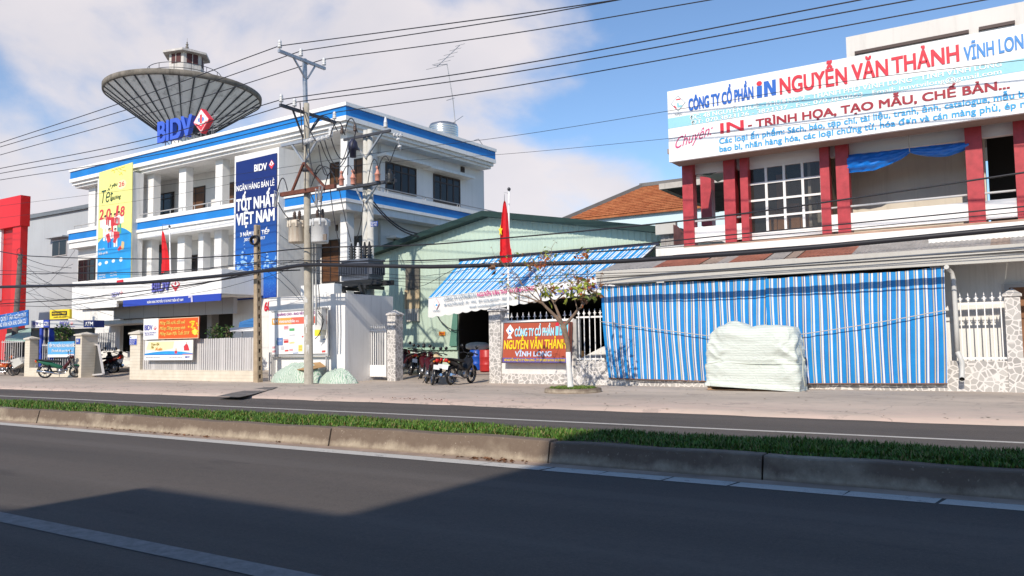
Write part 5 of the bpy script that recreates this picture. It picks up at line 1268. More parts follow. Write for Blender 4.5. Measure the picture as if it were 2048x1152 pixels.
# ---- concrete water tower behind the bank
TD = 70
tc_ = PD(369, 184, TD); t = thing('water_tower', 'saucer shaped concrete water tower with a hexagonal lookout behind the bank', 'water tower', (tc_.x, tc_.y, 0))
R_ = 6.45; zr = tc_.z-.1; ax = V((tc_.x, tc_.y, 0))
zap = PD(365, 300, TD).z
def f_tow(k):
    mpd = k.mapped((1, 1, .12)); n1 = k.noise(1.6, 7, .7, mpd); n2 = k.noise(.35, 4, .6)
    c = k.mix(k.rng(n2, .35, .65), (.80, .80, .76), (.90, .89, .86)); c = k.mix(k.math('MULTIPLY', k.rng(n1, .52, .68), .55), c, (.22, .215, .20)); k.bump(n1, .3, .05); return c
TOW = node_mat('weathered_tower_concrete', f_tow, .9, .2)
DTW = mat('dark_stain', (.075, .08, .088), .9, var=.4, vs=4)
rim = mat('mossy_concrete', (.19, .17, .145), .95, var=.45, vs=1.2, streak=.7, dirt=(.1, .09, .08))
slope = (zr-.5-zap)/R_; cz_ = PD(364, 139, TD).z
m = MB(); m.lathe(ax, [(.9, zap+.9*slope), (R_-.12, zr-.45)], 72); m.build('cone', TOW, t)
m = MB(); m.lathe(ax, [(R_-.14, zr-.5), (R_, zr-.45), (R_+.02, zr-.05), (R_-.1, zr), (R_-.6, zr+.02), (0, zr+.03)], 72); m.build('rim', rim, t)
for i in range(34):
    a = 2*math.pi*(i+.3)/34; e = V((math.cos(a), math.sin(a), 0)); s_ = V((-e.y, e.x, 0)); mb = MB(); w0, w1 = .035, .06
    lo = 1.5; p0 = ax+e*lo+V((0, 0, zap+lo*slope)); p1 = ax+e*(R_-.13)+V((0, 0, zr-.46)); off = (e*slope-V((0, 0, 1))).normalized()*.07
    mb.slab([p0-s_*w0*.6, p0+s_*w0*.6, p1+s_*w1, p1-s_*w1], off); mb.build('rib', DTW, t)
m = MB(); lo, hi = 1.55, 2.35; n = 64
prof = [(lo, zap+lo*slope-.03), (hi, zap+hi*slope-.03)]; m.lathe(ax, prof, 48); m.build('stained_collar', DTW, t)
m = MB(); m.lathe(ax, [(1.0, 0), (1.0, zap+1.2)], 24); m.build('shaft', TOW, t)
cz = zr+.02; hx_ = V((tc_.x, tc_.y, 0))+V((.12, .1, 0))
def hexp(r, zz, ph=.25): return [hx_+V((r*math.cos(ph+k*math.pi/3), r*math.sin(ph+k*math.pi/3), zz)) for k in range(6)]
ch = PD(364, 111, TD).z-cz; wlo, whi = PD(364, 134, TD).z-cz, PD(364, 115, TD).z-cz
cab = MB(); lo_, hi_ = hexp(1.5, cz), hexp(1.5, cz+ch); cab.add(lo_+hi_, [(k, (k+1) % 6, 6+(k+1) % 6, 6+k) for k in range(6)]); cab = cab.build('cabin', mat('stained_white_wall', (.58, .55, .52), .85, var=.2, vs=2, streak=.5), t)
for k in range(6):
    a, b = lo_[k], lo_[(k+1) % 6]; n_ = ((a+b)/2-hx_); n_.z = 0; n_.normalize()
    mb = MB(); pa, pb = a.lerp(b, .18), a.lerp(b, .82); mb.slab([pa+n_*.012+V((0, 0, wlo)), pb+n_*.012+V((0, 0, wlo)), pb+n_*.012+V((0, 0, whi)), pa+n_*.012+V((0, 0, whi))], n_*.03); w = mb.build('window', mat('maroon_shutter', (.09, .03, .03), .7), cab)
    mb = MB(); md = pa.lerp(pb, .5); mb.bar(md+n_*.06+V((0, 0, wlo)), md+n_*.06+V((0, 0, whi)), .06, .04); mb.build('mullion', mat('stained_white_wall', (.58, .55, .52)), w)
m = MB(); e0, e1 = hexp(2.05, cz+ch-.12), hexp(2.05, cz+ch+.06); m.add(e0+e1, [(k, (k+1) % 6, 6+(k+1) % 6, 6+k) for k in range(6)]+[tuple(range(6))]); m.build('eave', mat('stained_white_wall', (.58, .55, .52)), t)
m = MB(); e1 = hexp(2.04, cz+ch+.06); m.add(e1+[hx_+V((0, 0, cz+ch+.75))], [(k, (k+1) % 6, 6) for k in range(6)]); m.build('roof', mat('maroon_roof', (.13, .06, .055), .85, var=.3, vs=3), t)
m = MB(); m.lathe(hx_+V((0, 0, cz+ch+.72)), [(.12, 0), (.14, .15), (.05, .22), (.13, .34), (.03, .45), (.07, .52), (.015, .6), (.008, .95)], 12); m.build('finial', rim, t)
m = MB(); rr_r = 3.0
rz_ = PD(364, 147, TD).z-cz-.2
for zz in (rz_-.45, rz_): m.tube([ax+V((rr_r*math.cos(2*math.pi*k/40), rr_r*math.sin(2*math.pi*k/40), cz+.2+zz)) for k in range(41)], .03, 5)
for k in range(14): a = 2*math.pi*k/14; m.tube([ax+V((rr_r*math.cos(a), rr_r*math.sin(a), cz+.1)), ax+V((rr_r*math.cos(a), rr_r*math.sin(a), cz+.2+rz_))], .025, 5)
m.build('railing', DSTEEL, t)
m = MB(); p = PD(447, 152, TD); m.box(p.x-.5, p.x+.5, p.y-.3, p.y+.3, zr+.05, zr+.4); m.build('hatch_kerb', rim, t)
# ================================================================== BOOTH, POLES, TRANSFORMERS, WIRES
YBF = 20.6
x0 = PY(537.6, 680, YBF).x; x1 = PY(690, 680, YBF).x; zb1 = (PY(540, 596, YBF).z+PY(690, 585.6, YBF).z)/2
yb1 = PX(786, 600, x1).y
BWH = mat('booth_white', (.80, .79, .77), .75, var=.04, vs=.9, streak=.15, dirt=(.35, .3, .25), dirt_amt=.12)
t = thing('substation_enclosure', 'white rendered wall enclosure around the transformer poles', 'enclosure', ((x0+x1)/2, YBF, .1))
m = MB(); m.box(x0, x1, YBF, YBF+.15, .08, zb1); m.build('front_wall', BWH, t)
m = MB(); m.box(x1-.15, x1, YBF+.151, yb1, .08, zb1-.01); m.build('side_wall', mat('booth_side', (.76, .74, .71), .8, var=.06, vs=1, streak=.3), t)
m = MB(); m.box(x0, x0+.15, YBF+.151, YBF+1.2, .08, zb1-.01); m.build('side_wall', BWH, t)
m = MB(); a = PY(605, 582, YBF+1.3); b = PY(672, 567, YBF+1.3); m.box(a.x, b.x, YBF+1.2, YBF+1.6, .1, b.z); m.build('inner_block', BWH, t)
NB = t
# notice board
t = thing('notice_board', 'white notice board with red and orange band and small pasted adverts on the booth', 'notice board', PY(600, 708, YBF-.1))
yb_ = YBF-.14
P = Panel.px((543.5, 624.5), (655, 617), (655, 707.5), (543.5, 709), pl(yb_), t)
P.board('board', mat('board_white', (.80, .80, .80), .4, var=.03), .05)
m = MB()
for x, y in ((546, 710), (653, 709)): q = PY(x, y-3, yb_+.03); m.bar((q.x, q.y, .12), (q.x, q.y, q.z), .05, .05)
q0, q1 = PY(542, 712, yb_), PY(657, 710.5, yb_); m.bar(q0, q1, .05, .06); q0, q1 = PY(543, 623, yb_), PY(657, 616, yb_); m.bar(q0, q1, .06, .05); q0, q1 = PY(655.5, 619, yb_), PY(656, 711, yb_); m.bar(q0, q1, .04, .04); m.build('frame', mat('grey_alu', (.55, .55, .55), .4, .4), t)
P.polys('orange_band', flat('band_orange', (.80, .36, .08)), [[P.uv(*q) for q in ((544, 650), (583, 648.5), (583, 635), (544, 637))]], .003)
P.polys('red_band', flat('band_coral', (.72, .15, .10)), [[P.uv(*q) for q in ((583, 648.5), (634, 646), (634, 632), (583, 635))]], .003)
P.textp('VM', 546.5, 647, 556.5, 646.5, 7.5, WHT, bold=.04); P.textp('vietnamobile', 559, 646, 590, 644.5, 6, WHT, bold=.02); P.textp('3G', 592, 644, 598, 644, 3.5, WHT)
P.textp('QUẢNG CÁO - RAO VẶT - THÔNG TIN', 555, 632, 640, 626.5, 4.5, flat('violet_print', (.32, .05, .30)), bold=.02)
P.polys('red_poster', TXR, [[P.uv(*q) for q in ((647, 648), (653, 647), (653, 631), (647, 632))]], .006)
rp = random.Random(2); cols = [flat('advert_pink', (.70, .35, .38)), flat('advert_red', (.62, .08, .07)), flat('advert_green', (.10, .42, .16)), flat('advert_yellow', (.80, .68, .15)), flat('advert_grey', (.55, .56, .60)), flat('advert_blue', (.15, .25, .50))]
ads = [(554, 691, 566, 676, 5), (553, 689, 566, 681, 2), (568, 686, 577, 681, 1), (567, 680, 577, 678, 0), (568, 659, 577, 652, 0), (579, 662, 589, 657, 2), (579, 687, 589, 684, 3), (597, 703, 605, 690, 3), (579, 702, 586, 698, 0), (570, 703, 577, 700, 1), (545, 705, 552, 701, 0), (562, 700, 568, 693, 4), (579, 672, 590, 669, 4), (644, 705, 651, 701, 1), (637, 683, 640, 681, 4), (644, 687, 650, 685, 4), (646, 680, 651, 678, 5), (545, 697, 551, 693, 0), (604, 675, 607, 672, 1), (586, 707, 597, 705.5, 5), (637, 650, 642, 645, 5), (640, 648, 644, 642, 5)]
for (a, b, c, d, k_) in ads: P.polys('pasted_advert', cols[k_], [[P.uv(*q) for q in ((a, b), (c, b-.6), (c, d-.6), (a, d))]], .005+.002*rp.random())
for (a, b, w_) in ((556, 683, 8), (569, 684, 7), (570, 656, 5), (580, 686, 8), (598, 695, 6), (598, 700, 6)): P.textp('BÁN NHÀ' if w_ > 6 else 'CHO THUÊ', a, b, a+w_, b-.4, 2, WHT if w_ > 7 else RN, bold=.0, lift=.012)
# meter box with cables and yellow plate beside the pole
t = thing('meter_box', 'tall grey meter cabinet with cables and yellow plate behind the main pole', 'meter box', PY(636, 650, 20.2))
xa_, xb_, za_, zb_ = RY(630, 660, 643, 617, 20.2)
m = MB(); m.box(xa_, xb_, 20.2, 20.42, za_, zb_); m.build('cabinet', mat('cabinet_grey', (.62, .62, .60), .5), t)
m = MB(); m.box(xa_-.02, xb_+.03, 20.18, 20.44, zb_+.002, zb_+.05); m.build('lid', mat('cabinet_grey', (.62, .62, .60)), t)
xa2, xb2, za2, zb2 = RY(630, 672, 640, 659.5, 20.17); m = MB(); m.box(xa2, xb2, 20.15, 20.19, za2, zb2); m.build('yellow_plate', flat('plate_yellow', (.80, .68, .05)), t)
m = MB()
for a in ([(636, 622), (645, 632), (644, 652), (640, 666)], [(637, 626), (648, 640), (643, 658), (636, 672), (630, 678)], [(634, 620), (634, 600), (632, 580), (629, 560)], [(638, 620), (639, 595), (636, 560)]): m.tube([PY(x, y, 20.14) for x, y in a], .014, 5)
m.build('cable', CABLE, t)
# rubbish covered with tarpaulins
def heap(name, label, xl, xr, yb_, yt, Y, depth, seed, m_, profile):
    a, b = PY(xl, yb_, Y), PY(xr, yb_, Y); H = PY((xl+xr)/2, yt, Y).z-.12; t = thing(name, label, 'tarpaulin', (a.x, Y, .1)); rr = random.Random(seed); ph = [rr.uniform(0, 6) for _ in range(9)]
    cx, W_ = (a.x+b.x)/2, (b.x-a.x)/2
    def fn(u, v):
        an = u*2*math.pi; r_ = (1-v)**.8
        x, y = math.cos(an)*r_, math.sin(an)*r_
        h = profile((x+1)/2)*(1-min(1, r_)**3.2)**.75*H
        w = .10*NZ.noise(V((x*2.1+ph[0], y*2.1, .3)))+.07*(.3-abs(NZ.noise(V((x*3.6-y*1.5+ph[1], y*4+x*1.2, ph[2])))))+.03*NZ.noise(V((x*9, y*9+x*4, ph[3])))
        return (cx+x*W_*(1+.04*math.sin(an*5+ph[3])*r_), Y+depth/2+y*depth/2*(1+.06*math.sin(an*7+ph[4])*r_), .12+max(.0, h+w*(v > .02)*(1-.5*r_)*1.2))
    m = MB(); m.grid(fn, 160, 60); m.build('cover', m_, t); return t
STG = node_mat('striped_green_tarpaulin', lambda k: (k.bump(k.noise(4, 4, .5, None, 1.0), .7, .05), k.mix(k.rng(k.math('SINE', k.math('MULTIPLY', k.math('ADD', k.sep(0), k.math('MULTIPLY', k.noise(2, 3), .5)), 90)), .3, .7), (.50, .56, .49), (.25, .40, .29)))[1], .55, .3)
heap('covered_rubbish', 'wide rubbish heap under a green striped tarpaulin in front of the booth', 524, 620, 768, 726, 19.45, 1.1, 1, STG, lambda s: .62+.38*math.sin(min(1, s/.6)*1.57))
heap('covered_rubbish', 'small crumpled green striped tarpaulin bundle right of the main pole', 622, 692, 767, 742, 19.5, .9, 2, STG, lambda s: .75+.25*math.sin(s*3.1))
t = thing('cardboard_sheet', 'flattened brown cardboard lying on the covered rubbish behind the pole', 'cardboard', PY(620, 738, 19.9))
m = MB(); m.slab([PY(592, 739, 19.6), PY(612, 740, 19.5), PY(652, 733, 20.3), PY(640, 724, 20.4), PY(612, 727, 20.2)], (0, .01, -.015)); m.build('cardboard', mat('cardboard', (.42, .26, .12)), t)

# ---- poles
PC = mat('concrete_pole', (.40, .365, .30), .9, var=.22, vs=4, streak=.35, bump=.3, bs=40, dirt=(.12, .11, .10), dirt_amt=.25)
PC2 = mat('pale_concrete_pole', (.52, .51, .47), .85, var=.15, vs=4, streak=.25)
Y1 = 19.2
b1 = PY(617.5, 769, Y1); b1.z = .1; t1 = PY(613, 207, Y1)
pole1 = thing('power_pole', 'main concrete power pole with two hanging transformers and steel mast', 'utility pole', b1)
ax1 = lambda y: b1.lerp(t1, (PY(615, y, Y1).z-b1.z)/(t1.z-b1.z))
m = MB(); m.tube([b1, b1.lerp(t1, .5), t1], [.155, .125, .092], 16); m.build('shaft', PC, pole1)
xm = t1.x
mt = PY(609, 118, Y1)
m = MB(); m.bar(t1+V((-.03, -.0, -.5)), V((mt.x, Y1, mt.z)), .13, .1); m.build('mast', STEEL, pole1)
# lime wash posters pasted on the pole
m = MB(); rp = random.Random(11)
for i in range(16):
    y = rp.uniform(592, 700); c = ax1(y); a = rp.uniform(-2.4, -.9); w = rp.uniform(.12, .35); h = rp.uniform(.06, .2); r_ = .152-.03*(c.z/8)+.004
    pts = [c+V((r_*math.cos(a+dw), r_*math.sin(a+dw), dz)) for dw, dz in ((-w, -h), (w, -h), (w, h), (-w, h))]; m.add(pts, [(0, 1, 2, 3)])
m.build('pasted_bill', mat('old_paper', (.62, .61, .58), .9, var=.15, vs=9), pole1)
INS = PORC
def insul(p, parent, h=.34, r=.075, mt_=None):
    m = MB(); m.lathe(p, [(.02, 0), (.02, .06), (r, .07), (r, .12), (r*.6, .13), (r*.95, .15), (r*.95, .19), (r*.55, .2), (r*.85, .22), (r*.8, .29), (.03, h), (0, h)], 12); m.build('insulator', mt_ or INS, parent)
# crossarms perpendicular to the street on the main pole
def arm_y(pa, pb, X, w=.09, h=.1, m_=STEEL, brace=.6):
    a, b = PX(*pa, X), PX(*pb, X); zc = (a.z+b.z)/2; a.z = b.z = zc
    m = MB(); m.bar(a, b, w, h); m.build('crossarm', m_, pole1)
    for s in (a, b):
        e = V((X, Y1, zc)).lerp(s, .5); m = MB(); m.bar(e, V((X, Y1+(.05 if s.y > Y1 else -.05), zc-brace)), .05, .05); m.build('brace', m_, pole1)
    return a, b, zc
ta, tb_, tz = arm_y((557, 106), (650, 133), xm-.02)
ma, mb_, mz = arm_y((560, 214), (671, 241), xm-.1, m_=DSTEEL, brace=.9)
if ta.y > tb_.y: ta, tb_ = tb_, ta
if ma.y > mb_.y: ma, mb_ = mb_, ma
TI = [V((ta.x, y, tz+.05)) for y in (ta.y+.05, Y1-.25, tb_.y-.05)]
MI = [V((ma.x, y, mz+.05)) for y in (ma.y+.05, Y1-.45, mb_.y-.05)]
for q in TI+MI: insul(q, pole1)
# arms along the street
def arm_x(pa, pb, Y, m_, parent, w=.09, h=.1):
    a, b = PY(*pa, Y), PY(*pb, Y); zc = (a.z+b.z)/2; a.z = b.z = zc; m = MB(); m.bar(a, b, w, h); m.build('crossarm', m_, parent); return a, b
u1a, u1b = arm_x((563, 290), (662, 272), Y1-.15, STEEL, pole1)
for s, e in ((u1a, -.0), (u1b, 0)):
    q = s.lerp(V((ax1(285).x, s.y, s.z)), .45); m = MB(); m.bar(q, V((ax1(320).x, Y1-.12, s.z-.75)), .06, .05); m.build('brace', STEEL, pole1)
l1a, l1b = arm_x((562, 388), (671, 374), Y1-.2, RUST, pole1, .12, .14)
for s in (l1a.lerp(l1b, .2), l1a.lerp(l1b, .82)):
    m = MB(); m.bar(s, V((ax1(345).x, Y1-.15, s.z+1.0)), .07, .07); m.build('brace', RUST, pole1)
cc = ax1(340); m = MB(); m.lathe(V((cc.x, cc.y, cc.z)), [(.14, -.05), (.16, -.05), (.16, .05), (.14, .05)], 16); m.build('pole_band', DSTEEL, pole1)
# strain insulators and cutouts on the arms
def strain(a, b, parent, n=3):
    m = MB(); a, b = V(a), V(b); d = (b-a)
    for i in range(n):
        c = a+d*(i+.5)/n; m.tube([c-d*.12/n, c-d*.1/n, c+d*.1/n, c+d*.12/n], [.03, .085, .085, .03], 10)
    m.tube([a, b], .02, 5); m.build('strain_insulator', PORC, parent)
p = PY(605, 286, Y1-.2); strain(p, p+V((.55, -.05, .02)), pole1); p = PY(632, 281, Y1-.2); strain(p, p+V((.7, -.05, .03)), pole1)
insul(PY(661, 276, Y1-.15), pole1, .4, .085)
def cutout(p, parent):
    p = V(p); m = MB(); m.tube([p+V((0, 0, .18)), p+V((0, -.12, -.35))], .035, 8); m.tube([p+V((.02, -.16, .15)), p+V((.06, -.22, -.3))], .022, 6); m.bar(p+V((0, 0, .18)), p+V((.02, -.18, .2)), .03, .03); m.bar(p+V((0, -.12, -.35)), p+V((.06, -.24, -.34)), .03, .03); m.build('fuse_cutout', PORC, parent)
for x, y in ((645, 384), (556, 395), (638, 392)): cutout(PY(x, y, Y1-.35), pole1)
# hanging transformer cans
def can_(xl, xr, yt, yb_, Y, m_, name):
    a, b = PY(xl, (yt+yb_)/2, Y), PY(xr, (yt+yb_)/2, Y); r_ = (b.x-a.x)/2*.82; c = (a+b)/2; zt, zb_ = PY((xl+xr)/2, yt, Y).z, PY((xl+xr)/2, yb_, Y).z
    m = MB(); m.lathe((c.x, Y, 0), [(0, zb_), (r_*.95, zb_), (r_, zb_+.05), (r_, zt-.12), (r_*1.06, zt-.11), (r_*1.06, zt-.02), (r_*.9, zt+.03), (0, zt+.08)], 24)
    tr = m.build(name, m_, pole1)
    for dx in (-.12, .12):
        m = MB(); zz = zt+.06; m.lathe((c.x+dx, Y, zz), [(.05, 0), (.05, .1), (.07, .11), (.05, .14), (.07, .16), (.045, .2), (.06, .22), (.03, .3), (0, .31)], 10); m.build('bushing', mat('brown_bushing', (.09, .06, .05), .3), tr)
    for k_ in range(8): 
        an = k_*math.pi/4; m = MB(); m.box(c.x+r_*1.04*math.cos(an)-.03, c.x+r_*1.04*math.cos(an)+.03, Y+r_*1.04*math.sin(an)-.03, Y+r_*1.04*math.sin(an)+.03, zt-.2, zt+.02); m.build('lid_clamp', m_, tr)
    m = MB(); m.bar((c.x, Y+r_*.5, zb_+.45), (ax1(460).x, Y1, zb_+.45), .08, .1); m.bar((c.x, Y+r_*.5, zt-.25), (ax1(460).x, Y1, zt-.25), .08, .1); m.build('hanger', DSTEEL, tr)
    return V((c.x, Y, zt+.35)), tr
RC = mat('rusty_cream_can', (.62, .55, .45), .6, var=.1, vs=2, streak=.85, dirt=(.75, .32, .10)); GC = mat('pale_grey_can', (.58, .58, .57), .5, var=.06, streak=.2)
c1, _ = can_(580, 608, 443, 486, Y1-.12, RC, 'transformer_can'); c2, tr2 = can_(625, 655, 440, 486, Y1-.12, GC, 'transformer_can')
m = MB(); q = PY(648, 474, Y1-.5); m.box(q.x-.08, q.x+.08, q.y+.02, q.y+.06, q.z-.1, q.z+.1); m.build('rating_plate', flat('plate_brown', (.2, .16, .13)), tr2)
m = MB(); 
for x in (628, 634): m.tube([PY(x-3, 480, Y1+.05), PY(x-2, 600, Y1+.02), PY(x-2, 650, Y1+.05)], .03, 6)
m.build('conduit', mat('grey_pvc', (.55, .55, .53)), pole1)
# second, double pole behind the enclosure with the big transformer
Y2 = 24.3
b2 = PY(736, 600, Y2); b2.z = .1; t2z = PY(736, 260, Y2).z
pole2 = thing('power_pole', 'pale double concrete pole carrying crossarms and a large grey transformer', 'utility pole', b2)
for dx in (-.13, .17):
    m = MB(); m.tube([V((b2.x+dx, Y2, .1)), V((b2.x+dx*.75-.02, Y2, t2z))], [.17, .11], 14); m.build('shaft', PC2, pole2)
q = PY(747, 448, Y2-.3)
m = MB(); m.box(q.x-.15, q.x+.22, q.y, q.y+.02, q.z-.1, q.z+.1); sg = m.build('number_plate', flat('plate_blue', (.04, .08, .35)), pole2)
Pq = Panel((q.x-.15, q.y-.002, q.z-.1), (1, 0, 0), (0, 0, 1), .37, .2, pole2); Pq.text('TRẠM 48', .1, .55, .9, .3, WHT); Pq.text('NG. HUỆ', .1, .12, .9, .3, WHT)
u2a, u2b = arm_x((688, 279), (781, 262), Y2-.2, DSTEEL, pole2); l2a, l2b = arm_x((675, 377), (792, 363), Y2-.2, DSTEEL, pole2, .12, .12); l3a, l3b = arm_x((675, 371), (760, 373), Y2-.6, DSTEEL, pole2, .1, .08)
for a_, dz in ((u2a, -.9), (u2b, -.9), (l2a.lerp(l2b, .25), -1.0), (l2a.lerp(l2b, .8), -.7)):
    q = a_.lerp(V((b2.x, a_.y, a_.z)), .3); m = MB(); m.bar(q, V((b2.x, Y2-.12, a_.z+dz)), .07, .06); m.build('brace', STEEL, pole2)
for x, y in ((684, 270), (710, 265)): q = PY(x, y, Y2-.2); insul(q, pole2, .4, .08, mat('brown_bushing', (.09, .06, .05)))
insul(PY(771, 258, Y2-.2), pole2, .5, .09); p = PY(786, 270, Y2-.2); strain(p, p+V((.5, 0, -.1)), pole2); p = PY(795, 272, Y2-.3); strain(p, p+V((.15, 0, -.6)), pole2, 2)
ARR = mat('pink_insulator', (.60, .26, .19), .4)
for x, y in ((683, 371), (706, 369), (755, 362)):
    q = PY(x, y, Y2-.3); m = MB(); m.lathe(q, [(.10, 0), (.10, .24), (.14, .26), (.08, .34), (.07, .4), (.04, .45), (.04, .5), (.075, .52), (.075, .58), (.03, .62)], 12); m.build('surge_arrester', ARR, pole2)
q = PY(780, 368, Y2-.3); m = MB(); m.lathe(q, [(.12, 0), (.2, .08), (.12, .12), (.2, .18), (.12, .22), (.2, .28), (.12, .32), (.2, .38), (.1, .42), (.04, .6)], 12); m.build('switch_insulator', mat('dark_glaze', (.03, .03, .03), .25), pole2)
q = PY(706, 298, Y2-.4); m = MB(); m.lathe(q, [(0, -.35), (.13, -.35), (.13, -.05), (.2, -.03), (.2, .12), (.16, .3), (.05, .42)], 10); m.build('current_transformer', mat('navy_rubber', (.02, .022, .05), .5), pole2)
# big transformer on its platform
yT = 23.4
xa_, xb_, za_, zb_ = RY(679, 562, 733, 516, yT)
tr = None
m = MB(); m.box(xa_, xb_, yT+.1, yT+1.0, za_, zb_-.08); m.box(xa_-.05, xb_+.05, yT+.05, yT+1.05, zb_-.078, zb_); tr = m.build('transformer_tank', mat('transformer_grey', (.11, .125, .16), .5, .2, var=.15, vs=4), pole2)
nf = 16
for i in range(nf):
    x = xa_+.05+(xb_-xa_-.1)*i/(nf-1); m = MB(); m.box(x-.012, x+.012, yT-.08, yT+.099, za_+.2, zb_-.2); m.build('cooling_fin', mat('transformer_grey', (.11, .125, .16)), tr)
for i in range(7): y = yT+.15+.75*i/6; m = MB(); m.box(xb_+.001, xb_+.16, y-.012, y+.012, za_+.2, zb_-.2); m.build('cooling_fin', mat('transformer_grey', (.11, .125, .16)), tr)
BU = []
for i, x in enumerate((.15, .4, .65, .82)):
    q = V((xa_+(xb_-xa_)*x, yT+.45, zb_)); pr = [(.07, 0)]
    for k_ in range(5): pr += [(.12, .06+.11*k_), (.06, .1+.11*k_)]
    pr += [(.03, .72), (0, .73)]; m = MB(); m.lathe(q, pr, 12); m.build('bushing', PORC if i == 1 else mat('dark_glaze', (.03, .03, .03)), tr); BU.append(q+V((0, 0, .7)))
pa, pb = PY(670, 567, yT-.1), PY(753, 582, yT-.1)
m = MB(); zP = za_-.02
for y in (yT+.15, yT+.9): m.bar((xa_-.35, y, zP-.1), (xb_+.6, y, zP-.1), .12, .2)
for x in (xa_+.1, xb_-.1): m.bar((x, yT, zP-.28), (x, yT+1.1, zP-.28), .12, .14)
m.build('platform_beam', mat('platform_dark', (.03, .032, .035), .6, .3), pole2)
for x in (xa_+.15, xb_-.35):
    m = MB(); m.bar((x-.1, yT+.1, zP-.2), (x+.45, yT+.1, zP-1.3), .12, .12); m.build('platform_brace', mat('platform_dark', (.03, .032, .035)), pole2)
# jumper leads
def sagline(a, b, s, n=10, side=V((0, 0, 0))): a, b = V(a), V(b); return [a.lerp(b, i/n)+V((0, 0, -s*4*(i/n)*(1-i/n)))+side*(4*(i/n)*(1-i/n)) for i in range(n+1)]
def lead(parent, a, b, s, r=.018, side=V((0, 0, 0)), n=12):
    m = MB(); m.tube(sagline(a, b, s, n, side), r, 5); m.build('jumper_lead', CABLE, parent)
J = lambda x, y, Y=20.4: PY(x, y, Y)
lead(pole1, PY(661, 272, Y1-.15), J(712, 262), .9); lead(pole1, PY(648, 276, Y1-.2), PY(698, 280, Y2-.3), 1.0); lead(pole1, J(620, 262), J(675, 262), -.55); lead(pole1, PY(640, 281, Y1), PY(700, 296, Y2-.4), .9)
for a, b, s in (((622, 372), (668, 350), -.45), ((648, 384), (672, 366), -.5), ((553, 395), (575, 381), -.55), ((612, 290), (610, 380), .0), ((660, 275), (690, 270), -.5), ((690, 262), (715, 265), -.45), ((556, 405), (600, 440), .25), ((645, 392), (640, 436), -.15), ((620, 385), (648, 432), .1), ((606, 215), (632, 282), .15), ((600, 205), (606, 300), -.05), ((637, 290), (652, 350), .25), ((628, 350), (655, 352), -.35), ((618, 300), (632, 345), .3)):
    lead(pole1, J(*a, Y1-.25), J(*b, Y1-.3), s)
for a, b, s in (((684, 352), (708, 348), -.4), ((757, 338), (735, 372), -.7), ((697, 315), (695, 350), .05), ((793, 290), (778, 330), .0), ((757, 338), (780, 327), -.4), ((728, 400), (712, 478), .3), ((660, 376), (678, 484), .25), ((678, 376), (702, 484), .1)):
    lead(pole2, J(*a, Y2-.4), J(*b, Y2-.4), s)
q = PY(750, 404, Y2); 
for k_ in (0, .12): lead(pole2, q+V((0, -.1, -k_)), PY(848+k_*30, 468, 26.0)+V((0, 0, -k_)), .35, .03)
# third pole: ladder type concrete pole by the bank fence
Y3 = 19.45
b3 = PY(517, 764, Y3); b3.z = .1; t3 = PY(514.5, 450, Y3)
pole3 = thing('ladder_pole', 'old notched concrete pole with a coil of cable beside the bank fence', 'utility pole', b3)
w3 = .16; m = MB()
pp = lambda f, dx, dy: b3.lerp(t3, f)+V((dx, dy, 0))
s0, s1 = .15, .085
m.slab([pp(0, -s0, -.11), pp(0, s0*.55, -.11), pp(1, s1*.55, -.08), pp(1, -s1, -.08)], (0, .06, 0)); m.slab([pp(0, -s0, .06), pp(0, s0*.55, .06), pp(1, s1*.55, .04), pp(1, -s1, .04)], (0, .06, 0))
m.add([pp(0, -s0*.4, -.049), pp(0, -s0*.4, .059), pp(1, -s1*.4, .039), pp(1, -s1*.4, -.019)], [(0, 1, 2, 3)])
for i in range(19): f = i/18.6; h_ = .06; a = b3.lerp(t3, f); k_ = s0+(s1-s0)*f; m.box(a.x-k_*.98, a.x+k_*.54, a.y-.049, a.y+.05, a.z, a.z+.16)
m.build('shaft', mat('notched_pole', (.40, .31, .21), .9, var=.25, vs=4, streak=.3, bump=.3), pole3)
c = b3.lerp(t3, .9); m = MB()
for k_ in range(4): m.tube([c+V((.21*math.cos(2*math.pi*i/20), -.16+.03*k_, .2*math.sin(2*math.pi*i/20)*.8)) for i in range(21)], .028, 5)
m.build('cable_coil', CABLE, pole3)
# old leaning pole by the red portal
t4 = PY(41, 508, 22.0); a_ = PY(27, 640, 22); b4 = V((a_.x, 22, .1))
pole4 = thing('leaning_pole', 'short weathered concrete pole leaning in front of the red portal', 'utility pole', b4)
m = MB(); m.tube([b4, t4], [.17, .11], 12); m.build('shaft', mat('dark_pole', (.13, .11, .10), .9, var=.3, vs=4), pole4)
m = MB()
for k_ in range(3): m.tube([t4+V((.15+.28*math.cos(2*math.pi*i/16), -.12, .1-.25*k_+.2*math.sin(2*math.pi*i/16))) for i in range(17)], .012, 4)
m.build('cable_loop', CABLE, pole4)

